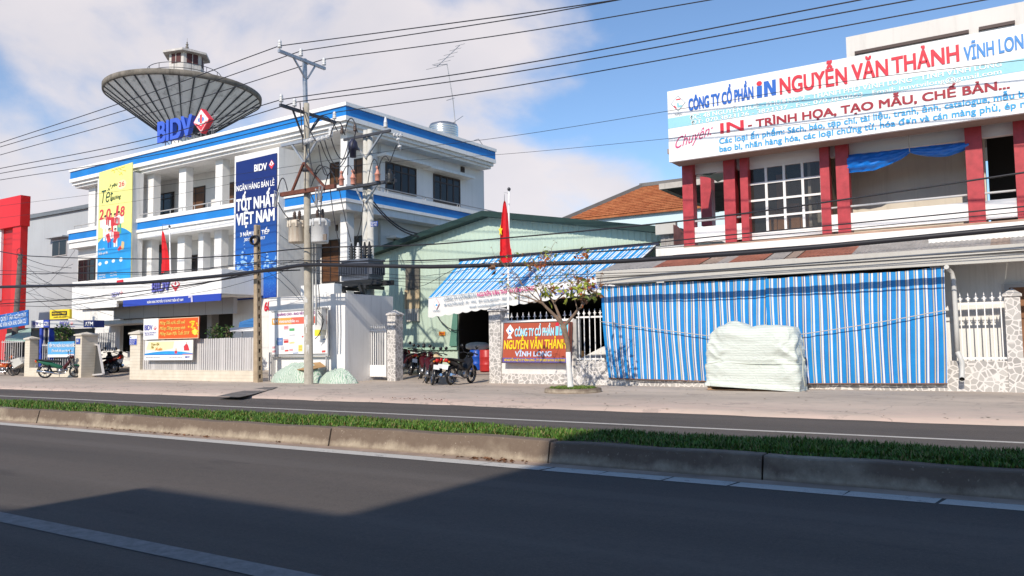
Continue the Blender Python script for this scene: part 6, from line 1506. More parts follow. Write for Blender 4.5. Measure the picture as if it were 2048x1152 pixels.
# ---- overhead lines
def wire(label, pts, Y, r, grp, name='power_line', m_=CABLE):
    if callable(Y): P_ = [PY(x, y, Y(x)) for x, y in pts]
    else: P_ = [PY(x, y, Y) for x, y in pts]
    Q = []
    for i in range(len(P_)-1):
        a, b = P_[i], P_[i+1]; n = max(2, min(24, int((b-a).length/.8)))
        p0 = P_[i-1] if i else a*2-b; p3 = P_[i+2] if i+2 < len(P_) else b*2-a
        for j in range(n):
            t = j/n
            # centripetal style smoothing on x keeps the line from looping
            d1 = (b-p0)/max(1e-6, (b-p0).length)*(b-a).length; d2 = (p3-a)/max(1e-6, (p3-a).length)*(b-a).length
            if name == 'power_line' and i in SHARP.get(label, ()): d1 = b-a
            if name == 'power_line' and i+1 in SHARP.get(label, ()): d2 = b-a
            Q.append(a*(2*t**3-3*t*t+1)+d1*(t**3-2*t*t+t)+b*(-2*t**3+3*t*t)+d2*(t**3-t*t))
    Q.append(P_[-1])
    m = MB(); m.tube(Q, r, 6); o = m.build(name, m_); return setp(o, label, 'cable', grp)
HV = 'high voltage lines on the main pole'
SHARP = {}
def ext(pts):                       # carry a measured line on past both picture edges
    (xa, ya), (xb, yb) = pts[0], pts[1]; (xc, yc), (xd, yd) = pts[-2], pts[-1]
    return [(-160, ya+(ya-yb)/(xa-xb)*(-160-xa))]+pts+[(2900, yd+(yd-yc)/(xd-xc)*(2900-xd))]
HVL = [([(0, 286), (280, 193)], (558, 92), [(1024, 30), (1232, 0)], 'topmost high voltage line left to right over the street', TI[0]), ([(0, 294), (300, 205)], (602, 102), [(1024, 38), (1236, 0)], 'second high voltage line from the top', TI[1]), ([(0, 310), (320, 220)], (646, 119), [(1024, 67), (1419, 0)], 'third high voltage line from the top', TI[2]),
       ([(0, 337), (300, 277)], (563, 199), [(1024, 131), (1719, 0)], 'fourth high voltage line, upper of the middle crossarm', MI[0]), ([(0, 347), (300, 291)], (593, 204), [(1024, 145), (1824, 0)], 'fifth high voltage line, on the inner middle insulator', MI[1]), ([(0, 360), (320, 308)], (668, 225), [(1024, 173), (1969, 0)], 'sixth and lowest high voltage line, on the outer middle insulator', MI[2])]
for lft, pin, rgt, lab, P0 in HVL:
    SHARP[lab] = (3,)
    pts = ext(lft+[pin]+rgt); wire(lab, pts, P0.y, .0155, HV)
YL = lambda y0: (lambda x: y0+max(0, min(1, (x-660)/500))*1.05-.8*max(0, min(1, (420-x)/300)))
TL_ = 'low wires strung along the street'
wire('thin wire crossing the billboard between name and address lines', ext([(0, 412), (300, 374), (560, 336), (780, 302), (1024, 272), (1337, 222), (1690, 163), (2048, 120)]), 18.6, .0065, TL_)
wire('thin wire crossing the lower lettering of the billboard', ext([(0, 436), (300, 398), (560, 350), (780, 324), (1024, 307), (1337, 277), (1690, 238), (2048, 197)]), 18.8, .0055, TL_)
wire('single black cable passing across the red columns and window', ext([(0, 503), (59, 512), (300, 518), (471, 511), (605, 497), (760, 492), (860, 489), (1000, 477), (1200, 459), (1420, 435.5), (1668, 402), (2048, 345)]), YL(18.95), .022, TL_)
wire('thick black cable bundle hanging along the whole street', ext([(0, 574), (130, 571), (230, 568), (300, 564), (441, 551.6), (558, 537.6), (607, 530), (720, 531), (860, 533.5), (960, 531), (1074, 528), (1240, 522.5), (1320, 517), (1500, 505), (1668, 491), (2048, 455)]), YL(18.95), .068, TL_)
wire('black cable just above the thick bundle', ext([(0, 549), (150, 546), (300, 544), (420, 536), (520, 524), (605, 521), (720, 523), (860, 520), (1000, 514), (1240, 492), (1500, 466), (1700, 447), (2048, 413)]), YL(19.0), .017, TL_)
wire('thin cable running just over the cable bundle', ext([(0, 541), (300, 548), (500, 530), (605, 524), (860, 521), (1080, 507), (1260, 499), (1500, 474), (1700, 457), (2048, 423)]), YL(19.0), .011, TL_)
wire('thin cable across the white parapets', ext([(0, 600), (300, 590), (520, 540), (605, 530), (860, 524), (1080, 511), (1380, 492), (1668, 466), (2048, 434)]), YL(19.05), .009, TL_)
wire('pale cable along the grey gutter', ext([(620, 540), (860, 560), (1180, 548), (1400, 541), (1620, 526), (1850, 511), (2048, 498)])[1:], 20.3, .010, TL_)
wire('second pale cable along the grey gutter', ext([(620, 545), (860, 566), (1180, 553), (1400, 545), (1620, 531), (1850, 516), (2048, 502)])[1:], 20.35, .008, TL_)
wire('cable sagging from the left edge to the ladder pole', [(-160, 622), (0, 608), (150, 598), (300, 580), (441, 560), (514, 545), (600, 540)], 19.1, .022, TL_)
wire('slack cable from the left edge under the bank sign', [(-160, 625), (0, 612), (120, 612), (260, 593), (400, 568), (514, 548)], 19.15, .014, TL_)
wire('cable from the leaning pole dipping to the bank gate', [(40, 512), (90, 530), (143, 536)], lambda x: 21.9+x*.02, .016, TL_)
rr = random.Random(21)
for i in range(11):
    a = (42, 520+i*7); b = [(150, 575+i*6), (300, 566+i*3), (146, 528), (240, 600), (250, 640), (160, 620), (300, 575), (445, 560), (180, 650), (230, 585), (150, 500)][i]
    md = ((a[0]+b[0])/2+rr.uniform(-8, 8), (a[1]+b[1])/2+rr.uniform(6, 22))
    wire(['slack drop wire from the leaning pole towards the bank', 'loose thin wire left of the bank sign'][i % 2], [a, md, b], 21.5-i*.05, .008, 'drop wires in front of the bank', 'drop_wire')
for i, pts in enumerate(([(520, 535), (560, 560), (600, 600)], [(560, 545), (590, 575), (612, 610)], [(520, 545), (565, 528), (612, 516)], [(517, 560), (560, 545), (612, 524)], [(517, 510), (570, 530), (612, 534)], [(560, 470), (590, 490), (612, 500)], [(520, 530), (450, 548), (380, 560), (306, 575)], [(517, 556), (450, 575), (380, 588)], [(616, 560), (622, 600), (628, 620)], [(640, 520), (680, 515), (740, 512)], [(740, 560), (830, 575), (870, 560), (905, 540), (1000, 520)], [(745, 545), (850, 552), (960, 535)])):
    wire(['thin tangled wire beside the ladder pole', 'thin slack wire near the main pole'][i >= 8], pts, 19.05+.04*i, .008, 'thin tangled wires near the poles', 'drop_wire')
# ================================================================== LEFT SIDE: BANK FENCE, ATM BOOTHS, RED PORTAL, MOTORBIKES
YF = 19.7
CRT = node_mat('cream_ceramic_tile', lambda k: k.mix(k.math('MULTIPLY', k.math('LESS_THAN', k.math('FRACT', k.math('MULTIPLY', k.sep(2), 8.0)), .07), .7), k.mix(k.rng(k.noise(2.5, 6), .35, .7), (.60, .53, .42), (.70, .64, .53)), (.34, .30, .25)), .5, .4)
def cpillar(label, xl, xr, yt, yb_, Y, dep):
    x0, x1, z0, z1 = RY(xl, yb_, xr, yt, Y); t = thing('gate_pillar', label, 'pillar', ((x0+x1)/2, Y, .1), 'cream tiled pillars of the bank fence')
    m = MB(); m.box(x0, x1, Y, Y+dep, .08, z1); m.build('shaft', CRT, t)
    m = MB(); cx, cy = (x0+x1)/2, Y+dep/2; a, b = (x1-x0)/2+.06, dep/2+.06; m.box(cx-a, cx+a, cy-b, cy+b, z1+.002, z1+.06); m.add([(cx-a, cy-b, z1+.062), (cx+a, cy-b, z1+.062), (cx+a, cy+b, z1+.062), (cx-a, cy+b, z1+.062), (cx, cy, z1+.17)], [(0, 1, 4), (1, 2, 4), (2, 3, 4), (3, 0, 4)]); m.build('cap', mat('cream_cap', (.62, .57, .48), .6), t)
    return t, x0, x1, z1
tA, pa0, pa1, pz = cpillar('cream tiled pillar with the blue house number plate', 149, 164, 671, 755, 20.3, .75)
tB, pb0, pb1, pz = cpillar('cream tiled pillar with blue and white opening plate left of the white bank sign', 259, 281, 668, 757, YF, .30)
x0, x1, z0, z1 = RY(152, 688, 160, 677, 20.28); m = MB(); m.box(x0, x1, 20.27, 20.295, z0, z1); m.build('number_plate', flat('plate_blue', (.04, .08, .35)), tA)
Pn = Panel((x0, 20.268, z0), (1, 0, 0), (0, 0, 1), x1-x0, z1-z0, tA); Pn.text('50', .25, .35, .75, .45, WHT)
x0, x1, z0, z1 = RY(259.5, 690, 274, 671, YF-.02); m = MB(); m.box(x0, x1, YF-.03, YF-.005, z0, z1); m.build('opening_plate', WHT, tB)
Pn = Panel((x0, YF-.032, z0), (1, 0, 0), (0, 0, 1), x1-x0, z1-z0, tB); Pn.rects('plate_blue_field', ROYAL, [(.0, .02, 1, .66)], .002)
for i in range(3): Pn.text('GIỜ GIAO DỊCH', .08, .47-.2*i, .9-.1*i, .1, WHT)
Pn.text('BIDV', .1, .76, .3, .13, TXB)
# tiled plinth and slatted fence
q0, q1 = PY(281, 742, YF), PY(511, 741, YF); zpl = PY(400, 740.5, YF).z
fx0, fx1 = pb1+.003, PY(511.5, 741, YF).x
t = thing('bank_fence', 'long white slatted fence on a cream tiled plinth in front of the bank', 'fence', ((fx0+fx1)/2, YF, .1))
m = MB(); m.box(fx0, fx1, YF, YF+.28, .08, zpl); m.build('plinth', CRT, t)
ztop = PY(500, 675, YF+.1).z; SL = mat('off_white_slat', (.52, .50, .49), .55, var=.06)
for z_ in (zpl+.32, ztop-.42): m = MB(); m.box(fx0, fx1, YF+.145, YF+.17, z_, z_+.05); m.build('rail', SL, t)
n = 54
for i in range(n):
    x = fx0+(fx1-fx0)*(i+.5)/n; w = .045 if i % 11 != 5 else .07; m = MB(); m.box(x-w, x+w, YF+.115, YF+.143, zpl+.004, ztop+random.uniform(-.01, .01)); m.build('slat', SL, t)
# signs on the fence
t = thing('bank_sign', 'white bank sign with violet letters at the left end of the fence', 'sign', PY(300, 680, YF-.1)); yS = YF-.06
P = Panel.px((287.5, 638), (316.5, 636.5), (316, 678.5), (286.5, 679.5), pl(yS), t); P.board('board', mat('sign_white', (.80, .80, .80), .4, var=.03), .05)
P.textp('BIDV', 289.5, 660.5, 305, 660, 10, VIO, bold=.02); emblem(P, 310.3, 656, 6.5, 10, EMR, WHT); P.textp('Ngân hàng TMCP Đầu tư', 289.5, 667, 313, 666.3, 2.3, VIO); P.textp('và Phát triển Việt Nam', 289.5, 671, 308, 670.4, 2.3, VIO)
t = thing('greeting_banner', 'orange red new year banner with three lines of gold lettering', 'banner', PY(316, 678, YF-.15)); yS = YF-.15
ORR = mat('banner_orange_red', (.72, .10, .012), .5, var=.05)
P = Panel.px((317, 637.5), (398, 633.5), (396.5, 676.5), (316, 678.5), pl(yS), t); P.board('board', ORR, .04)
P.rects('gold_border', flat('pale_gold', (.80, .62, .42)), [(0, 0, 1, .025), (0, .975, 1, 1), (0, .025, .012, .975), (.988, .025, 1, .975)], .004)
for i, (tx, x1_) in enumerate((('Mừng Đất nước đổi mới', 371), ('Mừng Đảng quang vinh', 371), ('Mừng Xuân Mậu Tuất 2018', 379))): P.textp(tx, 320, 649+i*10.8, x1_, 647.3+i*10.6, 6.2, GOLD, bold=.02, shear=.35)
rp = random.Random(5); P.polys('gold_blossom', flat('blossom_gold', (.75, .55, .02)), [P.ell(.86+rp.gauss(0, .045)+.03*(1-v_), .18+.65*v_, .022, .045, 6) for v_ in [rp.random() for _ in range(24)]], .005)
P.polys('gold_coin', flat('coin_gold', (.85, .68, .08)), [P.ell(.92, .30, .05, .15, 16)], .008)
t = thing('spring_banner', 'white and blue spring banner with a red dressed figure on the bank fence', 'banner', PY(290, 720, YF-.1)); yS = YF-.10
P = Panel.px((290, 681.5), (386, 679.5), (384.5, 719.5), (289, 720.5), pl(yS), t); P.board('board', mat('banner_pale', (.82, .80, .70), .45, var=.05), .03)
P.polys('yellow_glow', flat('pale_yellow', (.85, .76, .42)), [[(.03, .55), (.08, .95), (.62, .95), (.60, .6), (.35, .48)]], .002)
P.polys('blue_wave', SB_, [[(0, .27)]+[(i/14, .34+.12*math.sin(i/14*3.1)) for i in range(15)]+[(1, .27)]], .003); P.polys('blue_line', ROYAL, [[(0, .26), (.8, .26), (.8, .29), (0, .29)]], .006); P.polys('red_line', TXR, [[(.8, .275), (1, .28), (1, .31), (.8, .305)]], .006)
P.rects('white_foot', WHT, [(0, 0, 1, .255)], .004); P.text('BIDV', .86, .10, .95, .10, VIO, bold=.02); P.text('Ngân hàng TMCP Đầu tư và Phát triển Việt Nam', .03, .12, .34, .05, flat('soft_grey_print', (.45, .45, .50))); P.text('Sẻ chia cơ hội, hợp tác thành công', .52, .12, .8, .05, flat('soft_grey_print', (.45, .45, .50)))
P.text('Trao lộc', .14, .76, .32, .13, flat('olive_print', (.35, .25, .03)), shear=.3); P.text('Tết', .14, .60, .20, .12, flat('olive_print', (.35, .25, .03)), shear=.3); P.text('Xuân', .22, .50, .38, .15, flat('orange_print', (.70, .20, .03)), shear=.3)
P.polys('printed_room', flat('print_pale', (.70, .78, .82)), [[(.72, .42), (.98, .45), (.98, .92), (.72, .95)]], .003); P.polys('printed_red_dress', cr_, [[(.83, .47), (.94, .47), (.91, .72), (.89, .80), (.86, .80), (.82, .68)]], .006); P.polys('printed_red_dress', cr_, [[(.64, .33), (.69, .33), (.69, .48), (.64, .48)]], .006); P.polys('printed_head', flat('print_skin', (.6, .38, .26)), [P.ell(.875, .85, .014, .04, 10), P.ell(.665, .55, .012, .045, 10)], .008)
# gate leaf standing ajar
t = thing('sliding_gate', 'white steel gate leaf leaning open between the cream pillars', 'gate', PY(196, 750, 21))
m = MB(); g = [PY(185, 750, 20.9), PY(207, 748, 20.6), PY(197, 690, 20.9), PY(186, 688, 21.0)]
for i in range(4): m.bar(g[i], g[(i+1) % 4], .09, .07)
m.build('frame', SL, t)
m = MB(); m.quad(*[q+V((0, .02, 0)) for q in g]); m.build('mesh_panel', flat('dark_gate_mesh', (.06, .06, .06)), t)
t = thing('inner_railing', 'grey barred railing inside the bank yard behind the parked motorbikes', 'railing', PY(205, 700, 23.5)); xa_, xb_, za_, zb_ = RY(183, 702, 229, 665, 23.5)
for i in range(11): x = xa_+(xb_-xa_)*i/10; m = MB(); m.box(x-.05, x+.05, 23.5, 23.54, za_, zb_); m.build('bar', mat('pale_grey_bar', (.55, .56, .57), .5), t)
# ---- ATM booths and left fence
t = thing('cash_booth', 'bank cash machine booths with grey and white headers and blue posts', 'booth', PY(120, 740, 21.2)); Yb = 21.2
def atm_panel(xl, yt_l, xr, yt_r, yb_r, yb_l, m_, texts, nm='header'):
    P = Panel.px((xl, yt_l), (xr, yt_r), (xr, yb_r), (xl, yb_l), pl(Yb), t); P.board(nm, m_, .5)
    for a in texts: P.textp(*a[:6], a[6], bold=.02)
    return P
HW, HG = mat('header_white', (.76, .76, .76), .5, var=.03), mat('header_grey', (.52, .52, .53), .5, var=.04)
P = atm_panel(62.5, 641.5, 86.5, 640, 655, 656, HW, [('BIDV', 66, 651, 77, 650.6, 7, VIO)]); emblem(P, 80.5, 647.5, 4, 7, flat('emblem_grey', (.45, .5, .55)), WHT); P.textp('Ngân hàng đầu tư', 66, 654, 82, 653.6, 1.6, VIO)
atm_panel(87, 640, 97.5, 639.5, 654.5, 655, ROYAL, [('ATM', 88, 652, 97, 651.5, 8, WHT)])
P = atm_panel(100, 641, 167, 640, 654.5, 655.5, HG, [('BIDV', 120, 650.8, 138.5, 650.5, 7.5, VIO)]); emblem(P, 143.5, 646.5, 7, 7.5, EMR, WHT); P.textp('Ngân hàng TMCP Đầu tư và Phát triển', 116, 654, 150, 653.6, 1.7, VIO)
atm_panel(167.6, 641, 188, 640.5, 654.5, 655, flat('navy_header', (.012, .025, .14)), [('ATM', 170.5, 651.5, 186.5, 651.2, 7.5, WHT)])
P = Panel.px((99.6, 620), (139, 618), (139, 637.5), (99.6, 639), pl(Yb), None)
t2 = thing('money_transfer_sign', 'yellow and black money transfer sign above the grey cash machine header', 'sign', P.o); P.parent = t2; P.board('board', flat('sign_yellow', (.80, .60, .03), .5), .12); P.rects('black_field', flat('sign_black', (.012, .012, .012)), [(.1, .38, .88, .82)], .003)
P.text('WESTERN UNION', .14, .52, .58, .16, TXY, bold=.02, lift=.01); P.text('WU', .62, .5, .82, .22, TXY, bold=.03, lift=.01); P.text('CHUYỂN TIỀN NHANH', .2, .15, .85, .12, flat('sign_black', (.012, .012, .012)))
m = MB()
for xl, xr in ((77, 83.5), (96, 99)): a, b, z0, z1 = RY(xl, 735, xr, 656, Yb+.05); m.box(a, b, Yb+.05, Yb+.3, .1, z1)
m.build('blue_post', ROYAL, t)
m = MB(); a, b, z0, z1 = RY(83.6, 735, 96, 656, Yb+.1); m.box(a, b, Yb+.2, Yb+.24, .1, z1); m.build('glass_door', GLASS, t)
m = MB()
for x in (a, b-.06, ): m.box(x, x+.06, Yb+.15, Yb+.199, .1, z1)
m.box(a+.061, b-.061, Yb+.15, Yb+.199, 1.0, 1.08); m.build('door_frame', SL, t)
Pd = Panel((a, Yb+.19, .1), (1, 0, 0), (0, 0, 1), b-a, z1-.1, t); Pd.text('ATM', .3, .42, .75, .05, WHT); Pd.polys('door_emblem', WHT, [[(.4, .6), (.5, .54), (.6, .6), (.5, .66)]])
m = MB(); a, b, z0, z1 = RY(99.1, 740, 188, 656, Yb+.6); m.box(a, b, Yb+.6, Yb+.65, .1, z1); a2 = PY(62, 700, Yb+.6).x; m.box(a2, a-.002, Yb+.6, Yb+.65, .1, z1); m.build('booth_back', flat('dark_booth', (.02, .022, .03), .4), t)
t = thing('collection_point_board', 'sky blue board about budget collection hanging on the left railing', 'sign', PY(95, 714, 20.35)); P = Panel.px((95.5, 684), (148.5, 682.5), (148, 714), (95.5, 714.5), pl(20.35), t)
P.board('board', mat('board_sky', (.10, .36, .66), .5, var=.04), .04); P.rects('white_foot', WHT, [(0, 0, 1, .17)], .003); P.textp('ĐIỂM THU NGÂN SÁCH NHÀ NƯỚC', 98, 694.5, 150.5, 694, 6, WHT, bold=.02); P.textp('(Thu thuế, hải quan, thu phạt,...)', 104, 703.5, 147, 703, 4.5, WHT, bold=.015); P.text('BIDV', .86, .04, .96, .08, VIO); P.rects('red_line', TXR, [(.75, .17, 1, .19)], .005)
bar_fence('grey white barred fence at the far left beside the cash booths', PY(3, 705, 20.4).x, PY(47, 705, 20.4).x, 20.4, PY(20, 727, 20.4).z, PY(20, 684, 20.4).z, .22, False, SL)
bar_fence('short barred fence under the sky blue board', PY(84, 725, 20.5).x, PY(148, 725, 20.5).x, 20.5, PY(110, 735, 20.5).z, PY(110, 690, 20.5).z, .2, False, SL)
cpillar('plain cream pillar left of the blue posted cash booth', 48, 60, 679, 752, 20.4, .4)
t = thing('low_plinth', 'low cream tiled step under the left railing', 'wall', PY(120, 752, 20.4)); m = MB(); a, b = PY(57, 745, 20.38).x, pa0-.004; m.box(a, b, 20.38, 20.62, .06, PY(100, 736, 20.38).z); m.build('plinth', CRT, t)
# potted shrub behind the board
def bush(name, label, c, rx_, rz_, n, seed, mts, cat='plant', group=None):
    rr = random.Random(seed); t = thing(name, label, cat, c, group); m = MB(); c = V(c)
    for _ in range(n):
        d = V((rr.gauss(0, 1), rr.gauss(0, 1), rr.gauss(0, 1))).normalized()*rr.uniform(.3, 1)**.5; p = c+V((d.x*rx_, d.y*rx_, rz_+d.z*rz_*.9)); L = rr.uniform(.08, .16); a = V((rr.uniform(-1, 1), rr.uniform(-1, 1), rr.uniform(-.6, .8))).normalized(); s = a.cross(V((rr.uniform(-1, 1), rr.uniform(-1, 1), 1))).normalized()*L*.3
        m.add([p, p+a*L*.5+s, p+a*L, p+a*L*.5-s], [(0, 1, 2, 3)], rr.randrange(len(mts)))
    m.build('foliage', mts, t); m = MB()
    for k_ in range(5): m.tube([c, c+V((rr.uniform(-.2, .2)*rx_, rr.uniform(-.2, .2), rz_)), c+V((rr.uniform(-.7, .7)*rx_, rr.uniform(-.5, .5)*rx_, rz_*1.6))], [.03, .02, .008], 5)
    m.build('stems', BARK, t); return t
BL_ = [leafmat('bush_green', (.05, .12, .025)), leafmat('bush_dark', (.025, .07, .02)), leafmat('bush_light', (.12, .20, .04))]
q = PY(127, 690, 20.9); q.z = PY(127, 684, 20.9).z; bush('potted_shrub', 'green potted shrub growing above the sky blue board', q, .42, .45, 420, 3, BL_)
for x, y, lab in ((430, 668, 'small green plant in the dark bank hall behind the fence'), (455, 668, 'dark leafy plant beside the hall column of the bank')): q = PY(x, y+10, 22.8); bush('potted_plant', lab, (q.x, 22.8, q.z-.2), .35, .45, 220, x, BL_)
q = PY(1, 40, 9)
# ---- red portal and grey building, street signs at the far left
t = thing('red_portal', 'bright red shopfront portal cut by the left edge of the picture', 'building', PY(0, 640, 24)); Yr = 24
RP = mat('glossy_red_cladding', (.66, .008, .008), .35, var=.05, vs=.5); RP2 = mat('dull_red_wall', (.52, .012, .014), .45, var=.08)
xr_, zt0 = PY(41, 420, Yr).x, PY(41, 390, Yr).z; zin = PY(22, 454, Yr).z; xin = PY(20, 520, Yr).x
m = MB(); m.box(xr_-14, xr_, Yr, Yr+.55, zin, zt0); m.build('lintel', RP, t); m = MB(); m.box(xin, xr_-.10, Yr+.1, Yr+.5, .1, zin-.002); m.build('pier', RP, t)
m = MB(); m.box(xr_-14, xin-.002, Yr+.35, Yr+.49, .1, zin-.002); m.build('recessed_wall', RP2, t)
m = MB(); a = PY(1.5, 500, Yr+.2).x; m.box(a-3, a, Yr+.2, Yr+.34, PY(0, 600, Yr).z, zin-.004); m.build('white_board', WHT, t)
t = thing('grey_building', 'plain grey building with one dark window between red portal and bank', 'building', PY(100, 560, 33)); Yg = 33
a, b, zt = PY(40, 430, Yg).x, PY(330, 400, Yg).x, PY(120, 420, Yg).z
m = MB(); m.box(a, b, Yg, Yg+14, 0, zt-.3); m.build('wall', mat('blue_grey_wall', (.40, .42, .44), .8, var=.06, vs=.4, streak=.15), t); m = MB(); m.box(a-.2, b, Yg-.2, Yg+14, zt-.295, zt); m.build('roof_edge', mat('dark_roof_edge', (.16, .18, .20), .6), t)
x0, x1, z0, z1 = RY(105, 514, 135, 478, Yg); m = MB(); m.box(x0, x1, Yg-.06, Yg-.003, z0, z1); w = m.build('window', SL, t)
for k_ in (0, 1): m = MB(); a_ = x0+.06+(x1-x0-.06)*k_/2; m.box(a_, a_+(x1-x0)/2-.09, Yg-.075, Yg-.061, z0+.06, z1-.06); m.build('pane', GLASS, w)
m = MB(); m.box(x0-.3, x1+.2, Yg-.5, Yg-.003, z1+.15, z1+.25); m.build('window_hood', mat('blue_grey_wall', (.4, .42, .44)), t)
t = thing('blue_street_sign', 'blue sign with two lines of white letters hanging at the left edge', 'sign', PY(20, 650, 20.8)); P = Panel.px((-30, 633), (55.5, 619.5), (55.5, 647), (-30, 664), pl(20.8), t)
P.board('board', mat('sign_blue', (.02, .14, .48), .5, var=.05), .06); P.textp('DÂN NGHĨ / QUYẾT TÂM NGĂN DỨT', -24, 647, 53, 633.5, 8, flat('pale_blue_print', (.65, .75, .88)), bold=.02); P.textp('VÌ CỘNG ĐỒNG VĂN HÓA KHU DÂN CƯ', -24, 658.5, 53, 645.5, 8, flat('pale_blue_print', (.65, .75, .88)), bold=.02)
t = thing('green_awning', 'pale green metal awning on the dark stall beside the left fence', 'awning', PY(40, 670, 21.6)); m = MB(); a, b, c, d = PY(10, 680, 21.2), PY(62, 682, 21.2), PY(62, 656, 22.6), PY(12, 668, 22.6); m.slab([a, b, c, d], (0, 0, -.04)); m.build('sheet', mat('pale_green_sheet', (.30, .45, .38), .6), t)
m = MB()
for p in (a, b): m.tube([V((p.x, p.y+.05, .15)), V((p.x, p.y+.05, p.z-.05))], .035, 6)
m.box(a.x-3, b.x, 22.7, 22.8, .1, 2.6); m.build('stall_back', DARK, t)

# ---- motorbikes
BPL = flat('bike_black', (.012, .012, .014), .3); BMET = mat('bike_metal', (.35, .35, .36), .3, .9, var=.05); BSEAT = flat('seat_vinyl', (.02, .02, .022), .5); LAMP = flat('lamp_glass', (.6, .6, .62), .1); TLAMP = flat('tail_red', (.5, .01, .01), .2); PLT = flat('plate_white', (.7, .72, .72), .4); CHR = mat('chrome', (.6, .6, .62), .15, 1.0, var=.02)
def torus(m, c, R_, r_, n=26, k=8):
    P_ = []
    for i in range(n):
        a = 2*math.pi*i/n
        for j in range(k): b = 2*math.pi*j/k; rr_ = R_+r_*math.cos(b); P_.append((c[0]+rr_*math.cos(a), c[1]+r_*.9*math.sin(b), c[2]+rr_*math.sin(a)))
    m.add(P_, [(i*k+j, ((i+1) % n)*k+j, ((i+1) % n)*k+(j+1) % k, i*k+(j+1) % k) for i in range(n) for j in range(k)], 0, True)
def make_bike(label, body_m, shield_m=None):
    t = thing('motorbike', label, 'motorbike', (0, 0, 0), 'parked motorbikes', .0001)
    for nm, cx in (('wheel', -.60), ('wheel', .63)):
        w = MB(); w.lathe((cx, 0, .285), [(.05, -.05), (.05, .05)], 14, 'y'); 
        for k_ in range(10):
            a = k_*math.pi/5; w.tube([(cx, 0, .285), (cx+.215*math.cos(a), 0, .285+.215*math.sin(a))], .009, 4)
        w.lathe((cx, 0, .285), [(.10, -.03), (.105, 0), (.10, .03), (.04, .04)], 16, 'y'); w = w.build(nm, BMET, t)
        q = MB(); torus(q, (cx, 0, .285), .245, .042); q.build('tyre', BLACK, w)
        q = MB(); q.lathe((cx, 0, .285), [(.212, -.028), (.205, 0), (.212, .028), (.222, .028), (.222, -.028), (.212, -.028)], 26, 'y'); q.build('rim', CHR, w)
    def loft(secs, name, m_):                    # sections: (x, z, half width, half height)
        mb = MB(); n = 10; P_ = []
        for (x, z_, w_, h_) in secs:
            for k_ in range(n): a = 2*math.pi*k_/n; P_.append((x, w_*math.copysign(abs(math.cos(a))**.8, math.cos(a)), z_+h_*math.copysign(abs(math.sin(a))**.8, math.sin(a))))
        L = len(secs); mb.add(P_, [(i*n+k_, i*n+(k_+1) % n, (i+1)*n+(k_+1) % n, (i+1)*n+k_) for i in range(L-1) for k_ in range(n)]+[tuple(range(n)), tuple(range((L-1)*n, L*n))], 0, True); return mb.build(name, m_, t)
    loft([(-.98, .80, .03, .02), (-.85, .76, .085, .06), (-.60, .68, .11, .09), (-.30, .60, .12, .11), (-.05, .50, .10, .10), (.12, .46, .07, .08)], 'tail_body', body_m)
    loft([(-.86, .835, .08, .02), (-.6, .80, .115, .045), (-.3, .765, .12, .05), (-.02, .74, .09, .045), (.08, .72, .05, .03)], 'seat', BSEAT)
    loft([(.06, .42, .06, .06), (.16, .46, .11, .12), (.28, .62, .17, .13), (.38, .74, .19, .10), (.43, .84, .10, .06)], 'leg_shield', shield_m or body_m)
    loft([(.36, .90, .05, .05), (.46, .94, .10, .085), (.54, .94, .09, .07), (.58, .93, .05, .04)], 'front_cowl', body_m)
    m = MB(); m.lathe((.555, 0, .93), [(.065, 0), (.06, .03), (.03, .045), (0, .05)], 14, 'x'); m.build('headlight', LAMP, t)
    m = MB(); m.tube([(.40, -.09, .88), (.52, -.085, .60), (.63, -.075, .285)], .026, 7); m.tube([(.40, .09, .88), (.52, .085, .60), (.63, .075, .285)], .026, 7); m.build('fork', BMET, t)
    def guard(cx, a0, a1, R_, name):
        mb = MB(); P_ = []; n = 10
        for i in range(n+1):
            a = rad(a0+(a1-a0)*i/n); 
            for w_, dr in ((-.065, -.03), (-.05, 0), (0, .012), (.05, 0), (.065, -.03)): P_.append((cx+(R_+dr)*math.cos(a), w_, .285+(R_+dr)*math.sin(a)))
        mb.add(P_, [(i*5+j, (i+1)*5+j, (i+1)*5+j+1, i*5+j+1) for i in range(n) for j in range(4)], 0, True); mb.build(name, body_m if name == 'front_mudguard' else BPL, t)
    guard(.63, 20, 150, .315, 'front_mudguard'); guard(-.60, 40, 185, .33, 'rear_mudguard')
    m = MB(); m.tube([(.34, -.34, .96), (.38, -.2, 1.0), (.40, 0, .97), (.38, .2, 1.0), (.34, .34, .96)], .016, 6); m.tube([(.34, -.35, .96), (.35, -.23, .985)], .024, 6); m.tube([(.34, .35, .96), (.35, .23, .985)], .024, 6); m.build('handlebar', BPL, t)
    for s in (-1, 1):
        m = MB(); m.tube([(.38, s*.19, 1.0), (.36, s*.27, 1.15)], .008, 5); m.lathe((.36, s*.28, 1.19), [(.0, -.012), (.055, -.012), (.06, .008), (0, .012)], 12, 'x'); m.build('mirror', BPL, t)
        m = MB(); m.lathe((-.93, s*.09, .74), [(0, -.04), (.03, -.03), (.03, .02), (0, .04)], 8, 'x'); m.build('indicator', flat('indicator_amber', (.6, .2, .02), .2), t)
    m = MB(); m.lathe((-.97, 0, .78), [(.0, -.04), (.06, -.03), (.065, .02), (.05, .05)], 10, 'x'); m.build('tail_light', TLAMP, t)
    m = MB(); m.slab([(-1.0, -.095, .50), (-1.0, .095, .50), (-.955, .095, .64), (-.955, -.095, .64)], (-.006, 0, .002)); p_ = m.build('number_plate', PLT, t)
    m = MB(); m.box(-.13, .16, -.10, .10, .24, .44); m.lathe((.2, 0, .36), [(.06, -.1), (.085, -.08), (.085, .08), (.06, .1)], 10, 'x'); m.lathe((.02, 0, .32), [(.0, -.16), (.1, -.15), (.11, .15), (0, .16)], 14, 'y'); m.build('engine', BMET, t)
